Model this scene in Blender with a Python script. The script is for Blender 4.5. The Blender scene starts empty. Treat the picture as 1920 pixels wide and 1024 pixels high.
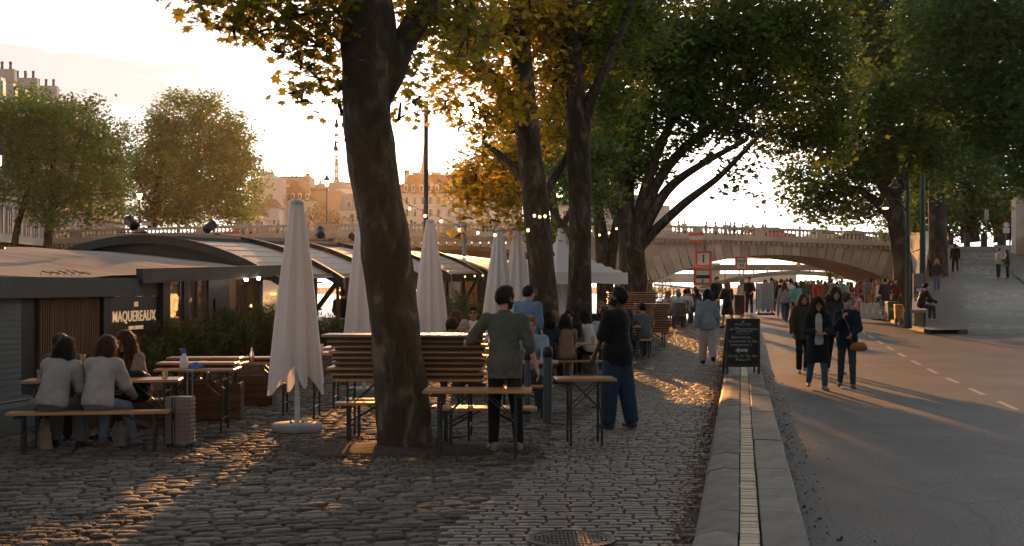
import bpy, math, random
import numpy as np
from mathutils import Vector, Matrix

random.seed(7)
RNG = np.random.default_rng(11)
R = math.radians
SC = bpy.context.scene
COL = SC.collection

# ------------------------------------------------------------------ camera
CAMH, FPX, HZ = 1.85, 2400.0, 535.0          # eye height, focal length and horizon row (1920 px wide frame)
cam_d = bpy.data.cameras.new('camera')
cam = bpy.data.objects.new('camera', cam_d)
COL.objects.link(cam)
cam.location = (0, 0, CAMH)
cam.rotation_euler = (R(90), 0, 0)
cam_d.sensor_width = 36
cam_d.lens = 36 * FPX / 1920
cam_d.shift_y = (HZ - 512) / 1920
cam_d.clip_start = 0.1
cam_d.clip_end = 4000
SC.camera = cam

# ------------------------------------------------------------------ sun and sky
SUN_DIR = Vector((-85 / 2400, 1, 330 / 2400)).normalized()
SUN_EL = math.asin(SUN_DIR.z)
SUN_AZ = math.atan2(SUN_DIR.x, SUN_DIR.y)
sun_d = bpy.data.lights.new('sun', 'SUN')
sun_d.energy = 5.0
sun_d.angle = R(0.55)
sun_d.color = (1.0, 0.42, 0.10)
sun = bpy.data.objects.new('sun', sun_d)
COL.objects.link(sun)
sun.rotation_euler = SUN_DIR.to_track_quat('Z', 'Y').to_euler()

W = bpy.data.worlds.new('World')
SC.world = W
W.use_nodes = True
nt = W.node_tree
nt.nodes.clear()
def wn(t, **k):
    n = nt.nodes.new(t)
    for a, b in k.items():
        setattr(n, a, b)
    return n
def wl(a, b):
    nt.links.new(a, b)
out = wn('ShaderNodeOutputWorld')
bg = wn('ShaderNodeBackground')
bg.inputs['Strength'].default_value = 0.115
sky = wn('ShaderNodeTexSky', sky_type='NISHITA')
sky.sun_disc = False
sky.sun_elevation = SUN_EL
sky.sun_rotation = SUN_AZ
sky.air_density = 1.0
sky.dust_density = 1.6
sky.ozone_density = 1.5
tc = wn('ShaderNodeTexCoord')
# thin evening cloud veil: stretched noise, lets the clear sky show between
mp = wn('ShaderNodeMapping')
mp.inputs['Scale'].default_value = (1.6, 1.6, 9.0)
mp.inputs['Location'].default_value = (1.35, 0.4, 0.9)
wl(tc.outputs['Generated'], mp.inputs['Vector'])
nz = wn('ShaderNodeTexNoise')
nz.inputs['Scale'].default_value = 1.5
nz.inputs['Detail'].default_value = 5
nz.inputs['Roughness'].default_value = 0.55
wl(mp.outputs['Vector'], nz.inputs['Vector'])
cr = wn('ShaderNodeMapRange')
cr.inputs['From Min'].default_value = 0.55
cr.inputs['From Max'].default_value = 0.74
# a bank of cloud stands to the left of the sun, high up
bank = wn('ShaderNodeVectorMath', operation='DOT_PRODUCT')
wl(tc.outputs['Generated'], bank.inputs[0])
bank.inputs[1].default_value = Vector((-900 / 2400, 1, 505 / 2400)).normalized()
bk = wn('ShaderNodeMapRange', interpolation_type='SMOOTHSTEP')
bk.inputs['From Min'].default_value = math.cos(R(14))
bk.inputs['From Max'].default_value = math.cos(R(2))
bk.inputs['To Max'].default_value = 0.19
wl(bank.outputs['Value'], bk.inputs['Value'])
bad = wn('ShaderNodeMath', operation='ADD')
wl(nz.outputs['Fac'], bad.inputs[0])
wl(bk.outputs['Result'], bad.inputs[1])
wl(bad.outputs['Value'], cr.inputs['Value'])
# brightness of the veil falls with the angle from the sun (scattered sunlight)
dot = wn('ShaderNodeVectorMath', operation='DOT_PRODUCT')
wl(tc.outputs['Generated'], dot.inputs[0])
dot.inputs[1].default_value = SUN_DIR
veil = wn('ShaderNodeMapRange', interpolation_type='SMOOTHSTEP')
veil.inputs['From Min'].default_value = -0.2
veil.inputs['From Max'].default_value = 1.0
veil.inputs['To Min'].default_value = 5.0
veil.inputs['To Max'].default_value = 17.0
wl(dot.outputs['Value'], veil.inputs['Value'])
# the hazy veil is brightest low in the sky and thins towards the zenith, where blue comes through
sep = wn('ShaderNodeSeparateXYZ')
wl(tc.outputs['Generated'], sep.inputs[0])
elv = wn('ShaderNodeMapRange', interpolation_type='SMOOTHSTEP')
elv.inputs['From Min'].default_value = 0.2
elv.inputs['From Max'].default_value = 0.80
elv.inputs['To Min'].default_value = 1.0
elv.inputs['To Max'].default_value = 0.16
wl(sep.outputs['Z'], elv.inputs['Value'])
vel = wn('ShaderNodeMath', operation='MULTIPLY')
wl(veil.outputs['Result'], vel.inputs[0])
wl(elv.outputs['Result'], vel.inputs[1])
vcol = wn('ShaderNodeVectorMath', operation='SCALE')
vcol.inputs[0].default_value = (0.97, 0.96, 0.97)
wl(vel.outputs['Value'], vcol.inputs['Scale'])
mix = wn('ShaderNodeMix', data_type='RGBA')
mix.inputs['Factor'].default_value = 0.88
wl(sky.outputs['Color'], mix.inputs[6])
wl(vcol.outputs['Vector'], mix.inputs[7])
# denser grey-pink cloud banks
cld = wn('ShaderNodeMix', data_type='RGBA')
ccol = wn('ShaderNodeVectorMath', operation='SCALE')
ccol.inputs[0].default_value = (1.0, 0.71, 0.63)
cs = wn('ShaderNodeMath', operation='MULTIPLY')
cs.inputs[1].default_value = 0.25
wl(vel.outputs['Value'], cs.inputs[0])
wl(cs.outputs['Value'], ccol.inputs['Scale'])
cf = wn('ShaderNodeMath', operation='MULTIPLY')
cf.inputs[1].default_value = 0.8
wl(cr.outputs['Result'], cf.inputs[0])
wl(cf.outputs['Value'], cld.inputs['Factor'])
wl(mix.outputs[2], cld.inputs[6])
wl(ccol.outputs['Vector'], cld.inputs[7])
wl(cld.outputs[2], bg.inputs['Color'])
# the sun's disc and its close aureole
bg2 = wn('ShaderNodeBackground')
bg2.inputs['Color'].default_value = (1.0, 0.72, 0.36, 1)
a1 = wn('ShaderNodeMapRange', interpolation_type='SMOOTHSTEP')
a1.inputs['From Min'].default_value = math.cos(R(0.62))
a1.inputs['From Max'].default_value = math.cos(R(0.40))
a1.inputs['To Max'].default_value = 60.0
wl(dot.outputs['Value'], a1.inputs['Value'])
wl(a1.outputs['Result'], bg2.inputs['Strength'])
ad = wn('ShaderNodeAddShader')
wl(bg.outputs[0], ad.inputs[0])
wl(bg2.outputs[0], ad.inputs[1])
wl(ad.outputs[0], out.inputs['Surface'])

SC.view_settings.view_transform = 'Standard'
SC.view_settings.look = 'None'
SC.view_settings.exposure = 0.48
SC.view_settings.gamma = 1.0
SC.view_settings.use_curve_mapping = False
SC.render.engine = 'CYCLES'
cy = SC.cycles
cy.use_denoising = True
cy.max_bounces = 6
cy.diffuse_bounces = 3
cy.glossy_bounces = 3
cy.transmission_bounces = 6
cy.transparent_max_bounces = 12
cy.volume_bounces = 0
cy.sample_clamp_indirect = 6.0
cy.caustics_reflective = False
cy.caustics_refractive = False

# ------------------------------------------------------------------ places
UX, UY = 0.1763, 0.9843        # along the quay (s) ; across it, to the right (t)
def st(s, t, z=0.0):
    return Vector((s * UX + t * UY, s * UY - t * UX, z))
QROT = -math.atan2(UX, UY)     # object rotation that turns local +Y onto the quay direction
def sm(a, b, x):
    x = min(1, max(0, (x - a) / (b - a)))
    return x * x * (3 - 2 * x)
def gz(y):
    return 0.45 * sm(26, 58, y)
ROAD = -0.09
def pt(px, py, y):             # place seen at a photo pixel, y metres away
    return Vector(((px - 960) / FPX * y, y, CAMH - (py - HZ) / FPX * y))
def gp(px, py, off=0.0):       # place on the ground seen at a photo pixel
    y = 20.0
    for _ in range(60):
        y = 0.5 * y + 0.5 * FPX * (CAMH - gz(y) - off) / max(4, py - HZ)
    return Vector(((px - 960) / FPX * y, y, gz(y) + off))
def gx(px, y, off=0.0):
    return Vector(((px - 960) / FPX * y, y, gz(y) + off))

# ------------------------------------------------------------------ materials
MATS = {}
def mat(name, col, rough=0.7, var=0.0, scale=8.0, bump=0.0, bscale=None, metal=0.0, col2=None,
        spec=0.5, emit=None, estr=0.0, trans=0.0, alpha=1.0, objvar=0.0, coat=0.0, attr=None, detail=4, sheen=0.0, streak=None):
    if name in MATS:
        return MATS[name]
    m = bpy.data.materials.new(name)
    m.use_nodes = True
    t = m.node_tree
    N, L = t.nodes, t.links
    b = N['Principled BSDF']
    b.inputs['Roughness'].default_value = rough
    b.inputs['Metallic'].default_value = metal
    b.inputs['Specular IOR Level'].default_value = spec
    if coat:
        b.inputs['Coat Weight'].default_value = coat
    if sheen:
        b.inputs['Sheen Weight'].default_value = sheen
    if trans:
        b.inputs['Transmission Weight'].default_value = trans
    if alpha < 1:
        b.inputs['Alpha'].default_value = alpha
    c = (col[0], col[1], col[2], 1)
    src = None
    co = N.new('ShaderNodeTexCoord')
    vec = co.outputs['Object']
    if streak:
        mp_ = N.new('ShaderNodeMapping')
        mp_.inputs['Scale'].default_value = streak
        L.new(vec, mp_.inputs['Vector'])
        vec = mp_.outputs['Vector']
    if var or col2:
        n = N.new('ShaderNodeTexNoise')
        n.inputs['Scale'].default_value = scale
        n.inputs['Detail'].default_value = detail
        n.inputs['Roughness'].default_value = 0.6
        L.new(vec, n.inputs['Vector'])
        r_ = N.new('ShaderNodeMapRange')
        r_.inputs['From Min'].default_value = 0.3
        r_.inputs['From Max'].default_value = 0.7
        L.new(n.outputs['Fac'], r_.inputs['Value'])
        mx = N.new('ShaderNodeMix')
        mx.data_type = 'RGBA'
        c2 = col2 or tuple(x * (1 + var) for x in col)
        c1 = col if col2 else tuple(x * (1 - var) for x in col)
        mx.inputs[6].default_value = (*c1, 1)
        mx.inputs[7].default_value = (*c2, 1)
        L.new(r_.outputs['Result'], mx.inputs['Factor'])
        src = mx.outputs[2]
    if objvar or attr:
        if attr:
            oi = N.new('ShaderNodeAttribute')
            oi.attribute_name = attr
            fac = oi.outputs['Fac']
        else:
            oi = N.new('ShaderNodeObjectInfo')
            fac = oi.outputs['Random']
        r2 = N.new('ShaderNodeMapRange')
        r2.inputs['To Min'].default_value = 1 - objvar
        r2.inputs['To Max'].default_value = 1 + objvar
        L.new(fac, r2.inputs['Value'])
        hs = N.new('ShaderNodeHueSaturation')
        L.new(r2.outputs['Result'], hs.inputs['Value'])
        if src:
            L.new(src, hs.inputs['Color'])
        else:
            hs.inputs['Color'].default_value = c
        src = hs.outputs['Color']
    if src:
        L.new(src, b.inputs['Base Color'])
    else:
        b.inputs['Base Color'].default_value = c
    if emit:
        b.inputs['Emission Color'].default_value = (*emit, 1)
        b.inputs['Emission Strength'].default_value = estr
    if bump:
        n2 = N.new('ShaderNodeTexNoise')
        n2.inputs['Scale'].default_value = bscale or scale * 3
        n2.inputs['Detail'].default_value = 5
        L.new(vec, n2.inputs['Vector'])
        bp = N.new('ShaderNodeBump')
        bp.inputs['Strength'].default_value = bump
        bp.inputs['Distance'].default_value = 0.02
        L.new(n2.outputs['Fac'], bp.inputs['Height'])
        L.new(bp.outputs['Normal'], b.inputs['Normal'])
    MATS[name] = m
    return m

def leafmat(name, col, trans, objvar=0.35, fac=0.45):
    m = bpy.data.materials.new(name)
    m.use_nodes = True
    t = m.node_tree
    N, L = t.nodes, t.links
    b = N['Principled BSDF']
    at = N.new('ShaderNodeAttribute')
    at.attribute_name = 'rnd'
    rp = N.new('ShaderNodeValToRGB')
    e = rp.color_ramp.elements
    e[0].position, e[0].color = 0.0, (*[c * (1 - objvar) for c in col], 1)
    e[1].position, e[1].color = 1.0, (col[0] * 1.9, col[1] * 1.4, col[2] * 1.1, 1)
    x = rp.color_ramp.elements.new(0.6)
    x.color = (*col, 1)
    L.new(at.outputs['Fac'], rp.inputs['Fac'])
    L.new(rp.outputs['Color'], b.inputs['Base Color'])
    b.inputs['Roughness'].default_value = 0.45
    b.inputs['Specular IOR Level'].default_value = 0.35
    tr = N.new('ShaderNodeBsdfTranslucent')
    hs = N.new('ShaderNodeMix')
    hs.data_type = 'RGBA'
    hs.inputs['Factor'].default_value = 0.75
    L.new(rp.outputs['Color'], hs.inputs[6])
    hs.inputs[7].default_value = (*trans, 1)
    L.new(hs.outputs[2], tr.inputs['Color'])
    ms = N.new('ShaderNodeMixShader')
    ms.inputs['Fac'].default_value = fac
    L.new(b.outputs[0], ms.inputs[1])
    L.new(tr.outputs[0], ms.inputs[2])
    L.new(ms.outputs[0], N['Material Output'].inputs['Surface'])
    MATS[name] = m
    return m

# ------------------------------------------------------------------ mesh building
class MB:
    def __init__(s):
        s.v, s.f, s.m = [], [], []
        s.mi = 0
    def add(s, vs, fs, mi=None):
        o = len(s.v)
        s.v.extend([tuple(x) for x in vs])
        s.f.extend([tuple(i + o for i in f) for f in fs])
        s.m.extend([s.mi if mi is None else mi] * len(fs))
    def box(s, c, d, rz=0.0, M=None, mi=None):
        x, y, z = d[0] / 2, d[1] / 2, d[2] / 2
        vs = [Vector((a * x, b * y, e * z)) for e in (-1, 1) for a, b in ((-1, -1), (1, -1), (1, 1), (-1, 1))]
        if rz:
            M = Matrix.Rotation(rz, 3, 'Z')
        if M is not None:
            vs = [M @ v for v in vs]
        c = Vector(c)
        s.add([v + c for v in vs], [(3, 2, 1, 0), (4, 5, 6, 7), (0, 1, 5, 4), (1, 2, 6, 5), (2, 3, 7, 6), (3, 0, 4, 7)], mi)
    def cbox(s, c, d, ch=0.01, rz=0.0, mi=None):          # box with all vertical and top edges chamfered
        x, y, z = d[0] / 2, d[1] / 2, d[2] / 2
        rings = []
        for zz, ins in ((-z, 0), (z - ch, 0), (z, ch)):
            a, b = x - ins, y - ins
            k = ch
            rings.append([(-a + k, -b, zz), (a - k, -b, zz), (a, -b + k, zz), (a, b - k, zz), (a - k, b, zz), (-a + k, b, zz), (-a, b - k, zz), (-a, -b + k, zz)])
        M = Matrix.Rotation(rz, 3, 'Z')
        c = Vector(c)
        vs = [M @ Vector(p) + c for r_ in rings for p in r_]
        fs = [tuple(range(7, -1, -1)), tuple(range(16, 24))]
        for k in range(2):
            for i in range(8):
                j = (i + 1) % 8
                fs.append((k * 8 + i, k * 8 + j, k * 8 + 8 + j, k * 8 + 8 + i))
        s.add(vs, fs, mi)
    def beam(s, p0, p1, w, h, up=(0, 0, 1), mi=None):     # rectangular bar between two points
        p0, p1 = Vector(p0), Vector(p1)
        d = (p1 - p0)
        l = d.length
        d.normalize()
        up = Vector(up)
        if abs(d.dot(up)) > 0.98:
            up = Vector((0, 1, 0))
        x = d.cross(up).normalized()
        z = x.cross(d)
        M = Matrix((x, d, z)).transposed()
        s.box((p0 + p1) / 2, (w, l, h), M=M, mi=mi)
    def tube(s, pts, rad, n=8, caps=True, mi=None):
        pts = [Vector(p) for p in pts]
        if not hasattr(rad, '__len__'):
            rad = [rad] * len(pts)
        vs, fs = [], []
        ref = None
        for i, p in enumerate(pts):
            d = (pts[min(i + 1, len(pts) - 1)] - pts[max(i - 1, 0)])
            if d.length < 1e-9:
                d = Vector((0, 0, 1))
            d.normalize()
            if ref is None:
                ref = Vector((1, 0, 0)) if abs(d.x) < 0.8 else Vector((0, 1, 0))
            x = (ref - d * ref.dot(d)).normalized()
            ref = x
            y = d.cross(x)
            for k in range(n):
                a = 2 * math.pi * k / n
                vs.append(p + (x * math.cos(a) + y * math.sin(a)) * rad[i])
        for i in range(len(pts) - 1):
            for k in range(n):
                k2 = (k + 1) % n
                fs.append((i * n + k, i * n + k2, (i + 1) * n + k2, (i + 1) * n + k))
        if caps:
            fs.append(tuple(range(n - 1, -1, -1)))
            fs.append(tuple((len(pts) - 1) * n + k for k in range(n)))
        s.add(vs, fs, mi)
    def lathe(s, prof, n=16, c=(0, 0, 0), mi=None):
        c = Vector(c)
        vs, fs = [], []
        for r_, z in prof:
            for k in range(n):
                a = 2 * math.pi * k / n
                vs.append(c + Vector((r_ * math.cos(a), r_ * math.sin(a), z)))
        for i in range(len(prof) - 1):
            for k in range(n):
                k2 = (k + 1) % n
                fs.append((i * n + k, i * n + k2, (i + 1) * n + k2, (i + 1) * n + k))
        if prof[0][0] > 1e-4:
            fs.append(tuple(range(n - 1, -1, -1)))
        if prof[-1][0] > 1e-4:
            fs.append(tuple((len(prof) - 1) * n + k for k in range(n)))
        s.add(vs, fs, mi)
    def ball(s, c, r, n=8, mi=None):
        if not hasattr(r, '__len__'):
            r = (r, r, r)
        c = Vector(c)
        vs, fs = [], []
        h = max(4, n // 2)
        for i in range(h + 1):
            th = math.pi * i / h
            for k in range(n):
                a = 2 * math.pi * k / n
                vs.append(c + Vector((r[0] * math.sin(th) * math.cos(a), r[1] * math.sin(th) * math.sin(a), r[2] * math.cos(th))))
        for i in range(h):
            for k in range(n):
                k2 = (k + 1) % n
                fs.append((i * n + k, (i + 1) * n + k, (i + 1) * n + k2, i * n + k2))
        s.add(vs, fs, mi)
    def prism(s, poly, fn, d0, d1, mi=None):              # polygon (a,b) swept from d0 to d1; fn(a,b,d)->point
        n = len(poly)
        vs = [fn(a, b, d0) for a, b in poly] + [fn(a, b, d1) for a, b in poly]
        fs = [tuple(range(n - 1, -1, -1)), tuple(range(n, 2 * n))]
        for i in range(n):
            j = (i + 1) % n
            fs.append((i, j, n + j, n + i))
        s.add(vs, fs, mi)
    def mesh(s, name, mats, smooth=None):
        me = bpy.data.meshes.new(name)
        me.from_pydata(s.v, [], s.f)
        for m in (mats if isinstance(mats, (list, tuple)) else [mats]):
            me.materials.append(m)
        if any(s.m):
            me.polygons.foreach_set('material_index', s.m)
        if smooth:
            me.polygons.foreach_set('use_smooth', [True] * len(s.f))
            me.set_sharp_from_angle(angle=R(smooth))
        me.update()
        return me
    def build(s, name, mats, parent=None, smooth=None, loc=None, rz=0.0):
        return link(name, s.mesh(name, mats, smooth), parent, loc, rz)

def link(name, me, parent=None, loc=None, rz=0.0):
    o = bpy.data.objects.new(name, me)
    COL.objects.link(o)
    if parent is not None:
        o.parent = parent
    if loc is not None:
        o.location = loc
    if rz:
        o.rotation_euler = (0, 0, rz)
    return o
def tag(o, label=None, cat=None, group=None, kind=None):
    if label:
        o['label'] = label
    if cat:
        o['category'] = cat
    if group:
        o['group'] = group
    if kind:
        o['kind'] = kind
    return o
def thing(name, label, cat, loc=(0, 0, 0), rz=0.0, group=None):
    o = bpy.data.objects.new(name, None)
    COL.objects.link(o)
    o.location = loc
    o.rotation_euler = (0, 0, rz)
    o.empty_display_size = 0.1
    return tag(o, label, cat, group)
def copy_tree(o, parent=None, loc=None, rz=None, label=None, group=None):
    c = o.copy()
    COL.objects.link(c)
    c.parent = parent
    if loc is not None:
        c.location = loc
    if rz is not None:
        c.rotation_euler = (0, 0, rz)
    if label:
        c['label'] = label
    if group:
        c['group'] = group
    for ch in list(o.children):
        copy_tree(ch, c)
    return c
def npmesh(name, V, F, mats, rnd=None, smooth=False, mi=None):
    me = bpy.data.meshes.new(name)
    V = np.ascontiguousarray(V, dtype=np.float32)
    F = np.ascontiguousarray(F, dtype=np.int32)
    n, k = F.shape
    me.vertices.add(len(V))
    me.vertices.foreach_set('co', V.ravel())
    me.loops.add(n * k)
    me.loops.foreach_set('vertex_index', F.ravel())
    me.polygons.add(n)
    me.polygons.foreach_set('loop_start', np.arange(0, n * k, k, dtype=np.int32))
    me.polygons.foreach_set('loop_total', np.full(n, k, dtype=np.int32))
    for m in (mats if isinstance(mats, (list, tuple)) else [mats]):
        me.materials.append(m)
    if mi is not None:
        me.polygons.foreach_set('material_index', np.ascontiguousarray(mi, dtype=np.int32))
    if smooth:
        me.polygons.foreach_set('use_smooth', np.ones(n, dtype=bool))
    me.update(calc_edges=True)
    if rnd is not None:
        a = me.attributes.new('rnd', 'FLOAT', 'FACE')
        a.data.foreach_set('value', np.ascontiguousarray(rnd, dtype=np.float32))
    return me
def text_mesh(s, size, mat_, name='lettering', extrude=0.0, align='CENTER', bold=0.0):
    cu = bpy.data.curves.new('t', 'FONT')
    cu.body = s
    cu.size = size
    cu.align_x = align
    cu.align_y = 'CENTER'
    cu.extrude = extrude
    cu.offset = bold
    cu.space_character = 1.06
    cu.resolution_u = 3
    o = bpy.data.objects.new('t', cu)
    COL.objects.link(o)
    dg = bpy.context.evaluated_depsgraph_get()
    me = bpy.data.meshes.new_from_object(o.evaluated_get(dg))
    bpy.data.objects.remove(o)
    bpy.data.curves.remove(cu)
    me.materials.clear()
    me.materials.append(mat_)
    me.name = name
    return me

# ================================================================== GROUND AND WATER
def strip_mesh(name, s0, s1, n, rows, mats, parent=None, kind='structure'):
    """long sheet along the quay; rows = [(t, dz), ...]"""
    vs, fs = [], []
    k = len(rows)
    for i in range(n + 1):
        s = s0 + (s1 - s0) * i / n
        for t, dz in rows:
            p = st(s, t)
            vs.append((p.x, p.y, gz(p.y) + dz))
    for i in range(n):
        for j in range(k - 1):
            a = i * k + j
            fs.append((a, a + 1, a + k + 1, a + k))
    mb = MB()
    mb.add(vs, fs)
    o = mb.build(name, mats, parent, smooth=60)
    if parent is None:
        tag(o, kind=kind)
    return o

M_dirt = mat('dirt', (0.055, 0.045, 0.034), 0.95, var=0.45, scale=9, bump=0.6, bscale=60)
M_far = mat('far_ground', (0.12, 0.11, 0.095), 0.95, var=0.3, scale=0.2)
mb = MB()
mb.add([(-1500, -300, -2.6), (1500, -300, -2.6), (1500, 3000, -2.6), (-1500, 3000, -2.6)], [(0, 1, 2, 3)])
tag(mb.build('ground', M_far), kind='structure')
M_water = mat('water', (0.05, 0.06, 0.05), 0.08, bump=0.35, bscale=1.6, spec=0.6)
mb = MB()
mb.add([(-220, -20, -1.7), (60, -20, -1.7), (60, 520, -1.7), (-220, 520, -1.7)], [(0, 1, 2, 3)])
tag(mb.build('river', M_water), kind='structure')

# quay platform (body and bed under the stones)
mb = MB()
edge = [(4, -9.55), (48, -9.55), (56, -1.4), (125, -1.4)]
vs, fs = [], []
for s, t in edge:
    a, b = st(s, t), st(s, 0.45)
    vs += [(a.x, a.y, -2.5), (a.x, a.y, gz(a.y) - 0.05), (b.x, b.y, gz(b.y) - 0.05)]
SEG = []
for i in range(46):
    s = 4 + (175 - 4) * i / 45
    t = -9.55 if s < 48 else (-9.55 + (s - 48) / 8 * 8.15 if s < 56 else -1.4)
    SEG.append((s, t))
vs, fs = [], []
for s, t in SEG:
    a, b = st(s, t), st(s, 0.40)
    vs += [(a.x, a.y, -2.5), (a.x, a.y, gz(a.y) - 0.019), (b.x, b.y, gz(b.y) - 0.019)]
for i in range(len(SEG) - 1):
    for j in range(2):
        q = i * 3 + j
        fs.append((q, q + 1, q + 4, q + 3))
mb.add(vs, fs)
QUAY = tag(mb.build('quay', M_dirt), kind='structure')

M_cob = mat('cobble', (0.125, 0.113, 0.10), 0.78, var=0.45, scale=16, bump=0.8, bscale=45, objvar=0.45, spec=0.3)
M_cobA = mat('cobble_far', (0.125, 0.113, 0.10), 0.78, var=0.45, scale=16, bump=0.8, bscale=45, objvar=0.45, spec=0.3, attr='rnd')
M_pav = mat('paver', (0.15, 0.128, 0.108), 0.6, var=0.22, scale=12, bump=0.3, bscale=70, objvar=0.24)
M_pavA = mat('paver_far', (0.15, 0.128, 0.108), 0.6, var=0.22, scale=12, bump=0.3, bscale=70, objvar=0.24, attr='rnd')

def stone_template(w, l, dome, rnd_, sq=0.55, crown=True):
    """one hewn stone, top centre at z=0"""
    dd = 2.5 if sq > .9 else 9
    ang = [45 - dd, 45 + dd, 135 - dd, 135 + dd, 225 - dd, 225 + dd, 315 - dd, 315 + dd]
    out_ = []
    shape = []
    for a in ang:
        c, s_ = math.cos(R(a)), math.sin(R(a))
        m = max(abs(c), abs(s_))
        k = (1 - sq) + sq / m * 0.96
        j_ = .02 if sq > .9 else .06
        shape.append((c * k * (1 + rnd_.uniform(-j_, j_)), s_ * k * (1 + rnd_.uniform(-j_, j_))))
    for f, z in (((1.0, -0.075), (0.985, -0.007 - dome), (0.93, -0.001)) if sq > .9 else ((1.0, -0.075), (0.985, -0.012 - dome), (0.86, -0.003 - dome * .3))):
        out_ += [(x * w / 2 * f, y * l / 2 * f, z + (rnd_.uniform(-.001, .001) if z > -0.05 else 0)) for x, y in shape]
    out_.append((rnd_.uniform(-.01, .01), rnd_.uniform(-.01, .01), 0.0))
    F = []
    for r_ in range(2):
        for i in range(8):
            j = (i + 1) % 8
            F.append((r_ * 8 + i, r_ * 8 + j, r_ * 8 + 8 + j, r_ * 8 + 8 + i))
    for i in range(8):
        F.append((16 + i, 16 + (i + 1) % 8, 24, 24))
    return out_, F

def lay_stones(kind, parent, ang, wa, lb, gap, inside, yr, mat1, mat2, dome, sq, jit, partname, stuffname, nvar=10):
    rnd_ = random.Random(5 + len(kind))
    ca, sa = math.cos(ang), math.sin(ang)
    places = []
    c0 = Vector((0, 8))
    b = -40.0
    while b < 60:
        bl = lb * rnd_.uniform(0.88, 1.14)
        a = -40.0 + rnd_.uniform(0, wa)
        while a < 45:
            w = wa * rnd_.uniform(0.75, 1.3)
            ac, bc = a + w / 2, b + bl / 2
            x, y = c0.x + ac * ca - bc * sa, c0.y + ac * sa + bc * ca
            a += w
            if yr[0] < y < yr[1] and abs(x) < 0.44 * y + 0.6 and inside(x, y):
                places.append((x, y, w - gap, bl - gap))
        b += bl
    # the largest in view first: nearest to the camera
    places.sort(key=lambda p: p[1] + 0.15 * abs(p[0]))
    var = []
    for k in range(nvar):
        V, F = stone_template(1, 1, dome, rnd_, sq)
        m_ = MB()
        m_.v, m_.f, m_.m = V, [f[:3] if f[2] == f[3] else f for f in F], [0] * len(F)
        me = m_.mesh(partname, mat1)
        me.polygons.foreach_set('use_smooth', [True] * len(F))
        var.append(me)
    V2, F2, A2 = [], [], []
    tv = [np.array(stone_template(1, 1, dome, rnd_, sq)[0]) for _ in range(24)]
    tf = np.array(stone_template(1, 1, dome, rnd_, sq)[1])
    for i, (x, y, w, l) in enumerate(places):
        rz = ang + rnd_.gauss(0, jit)
        z = gz(y) + rnd_.gauss(0, 0.006 if kind == 'cobble' else 0.0025)
        tx, ty = rnd_.gauss(0, jit), rnd_.gauss(0, jit)
        if i < 300:
            o = link(partname, var[rnd_.randrange(nvar)], parent, (x, y, z))
            o.rotation_euler = (tx, ty, rz)
            o.scale = (w, l, 1)
        else:
            T = tv[rnd_.randrange(24)].copy()
            T[:, 0] *= w
            T[:, 1] *= l
            T[:, 2] += T[:, 0] * ty - T[:, 1] * tx * -1
            c, s_ = math.cos(rz), math.sin(rz)
            X = x + T[:, 0] * c - T[:, 1] * s_
            Y = y + T[:, 0] * s_ + T[:, 1] * c
            F2.append(tf + 25 * len(V2))
            V2.append(np.stack([X, Y, z + T[:, 2]], 1))
            A2.append(np.full(len(tf), rnd_.random()))
    V2, F2, A2 = np.concatenate(V2), np.concatenate(F2), np.concatenate(A2)
    q = F2[:, 2] != F2[:, 3]
    # split the tri fans from the quads: build all as triangles
    T1 = F2[:, :3]
    T2 = F2[q][:, [0, 2, 3]]
    me = npmesh(stuffname, V2, np.concatenate([T1, T2]), mat2, rnd=np.concatenate([A2, A2[q]]), smooth=True)
    o = link(stuffname, me, parent)
    o['kind'] = 'stuff'
    return len(places)

def tof(x, y):
    return x * UY - y * UX
def sof(x, y):
    return x * UX + y * UY
def in_cob(x, y):
    t = tof(x, y)
    if t > -2.2 or t < -9.7:
        return False
    s = sof(x, y)
    return s < 47 and (x - 0.0) > -99
lay_stones('cobble', QUAY, R(17), 0.235, 0.14, 0.007, in_cob, (7.5, 44), M_cob, M_cobA, 0.006, 0.88, 0.03, 'cobblestone', 'cobblestones')
o = strip_mesh('paved_path', 6, 60, 60, [(-2.2, -0.014), (-0.3, -0.014)], M_dirt)
PATH = o
def in_pav(x, y):
    return -2.17 < tof(x, y) < -0.36
lay_stones('paver', PATH, R(1.5), 0.215, 0.118, 0.011, in_pav, (7.5, 58), M_pav, M_pavA, 0.002, 0.97, 0.006, 'paving_stone', 'paving_stones')
# far quay beyond the stones
M_quayfar = mat('quay_far', (0.27, 0.225, 0.185), 0.6, var=0.22, scale=2.5, bump=0.4, bscale=22)
strip_mesh("quay_pavement", 56, 175, 40, [(-1.35, -0.012), (0.45, -0.012)], M_quayfar)
strip_mesh('terrace_paving', 46.6, 56, 10, [(-9.4, -0.02), (-2.2, -0.02)], M_quayfar)

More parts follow.
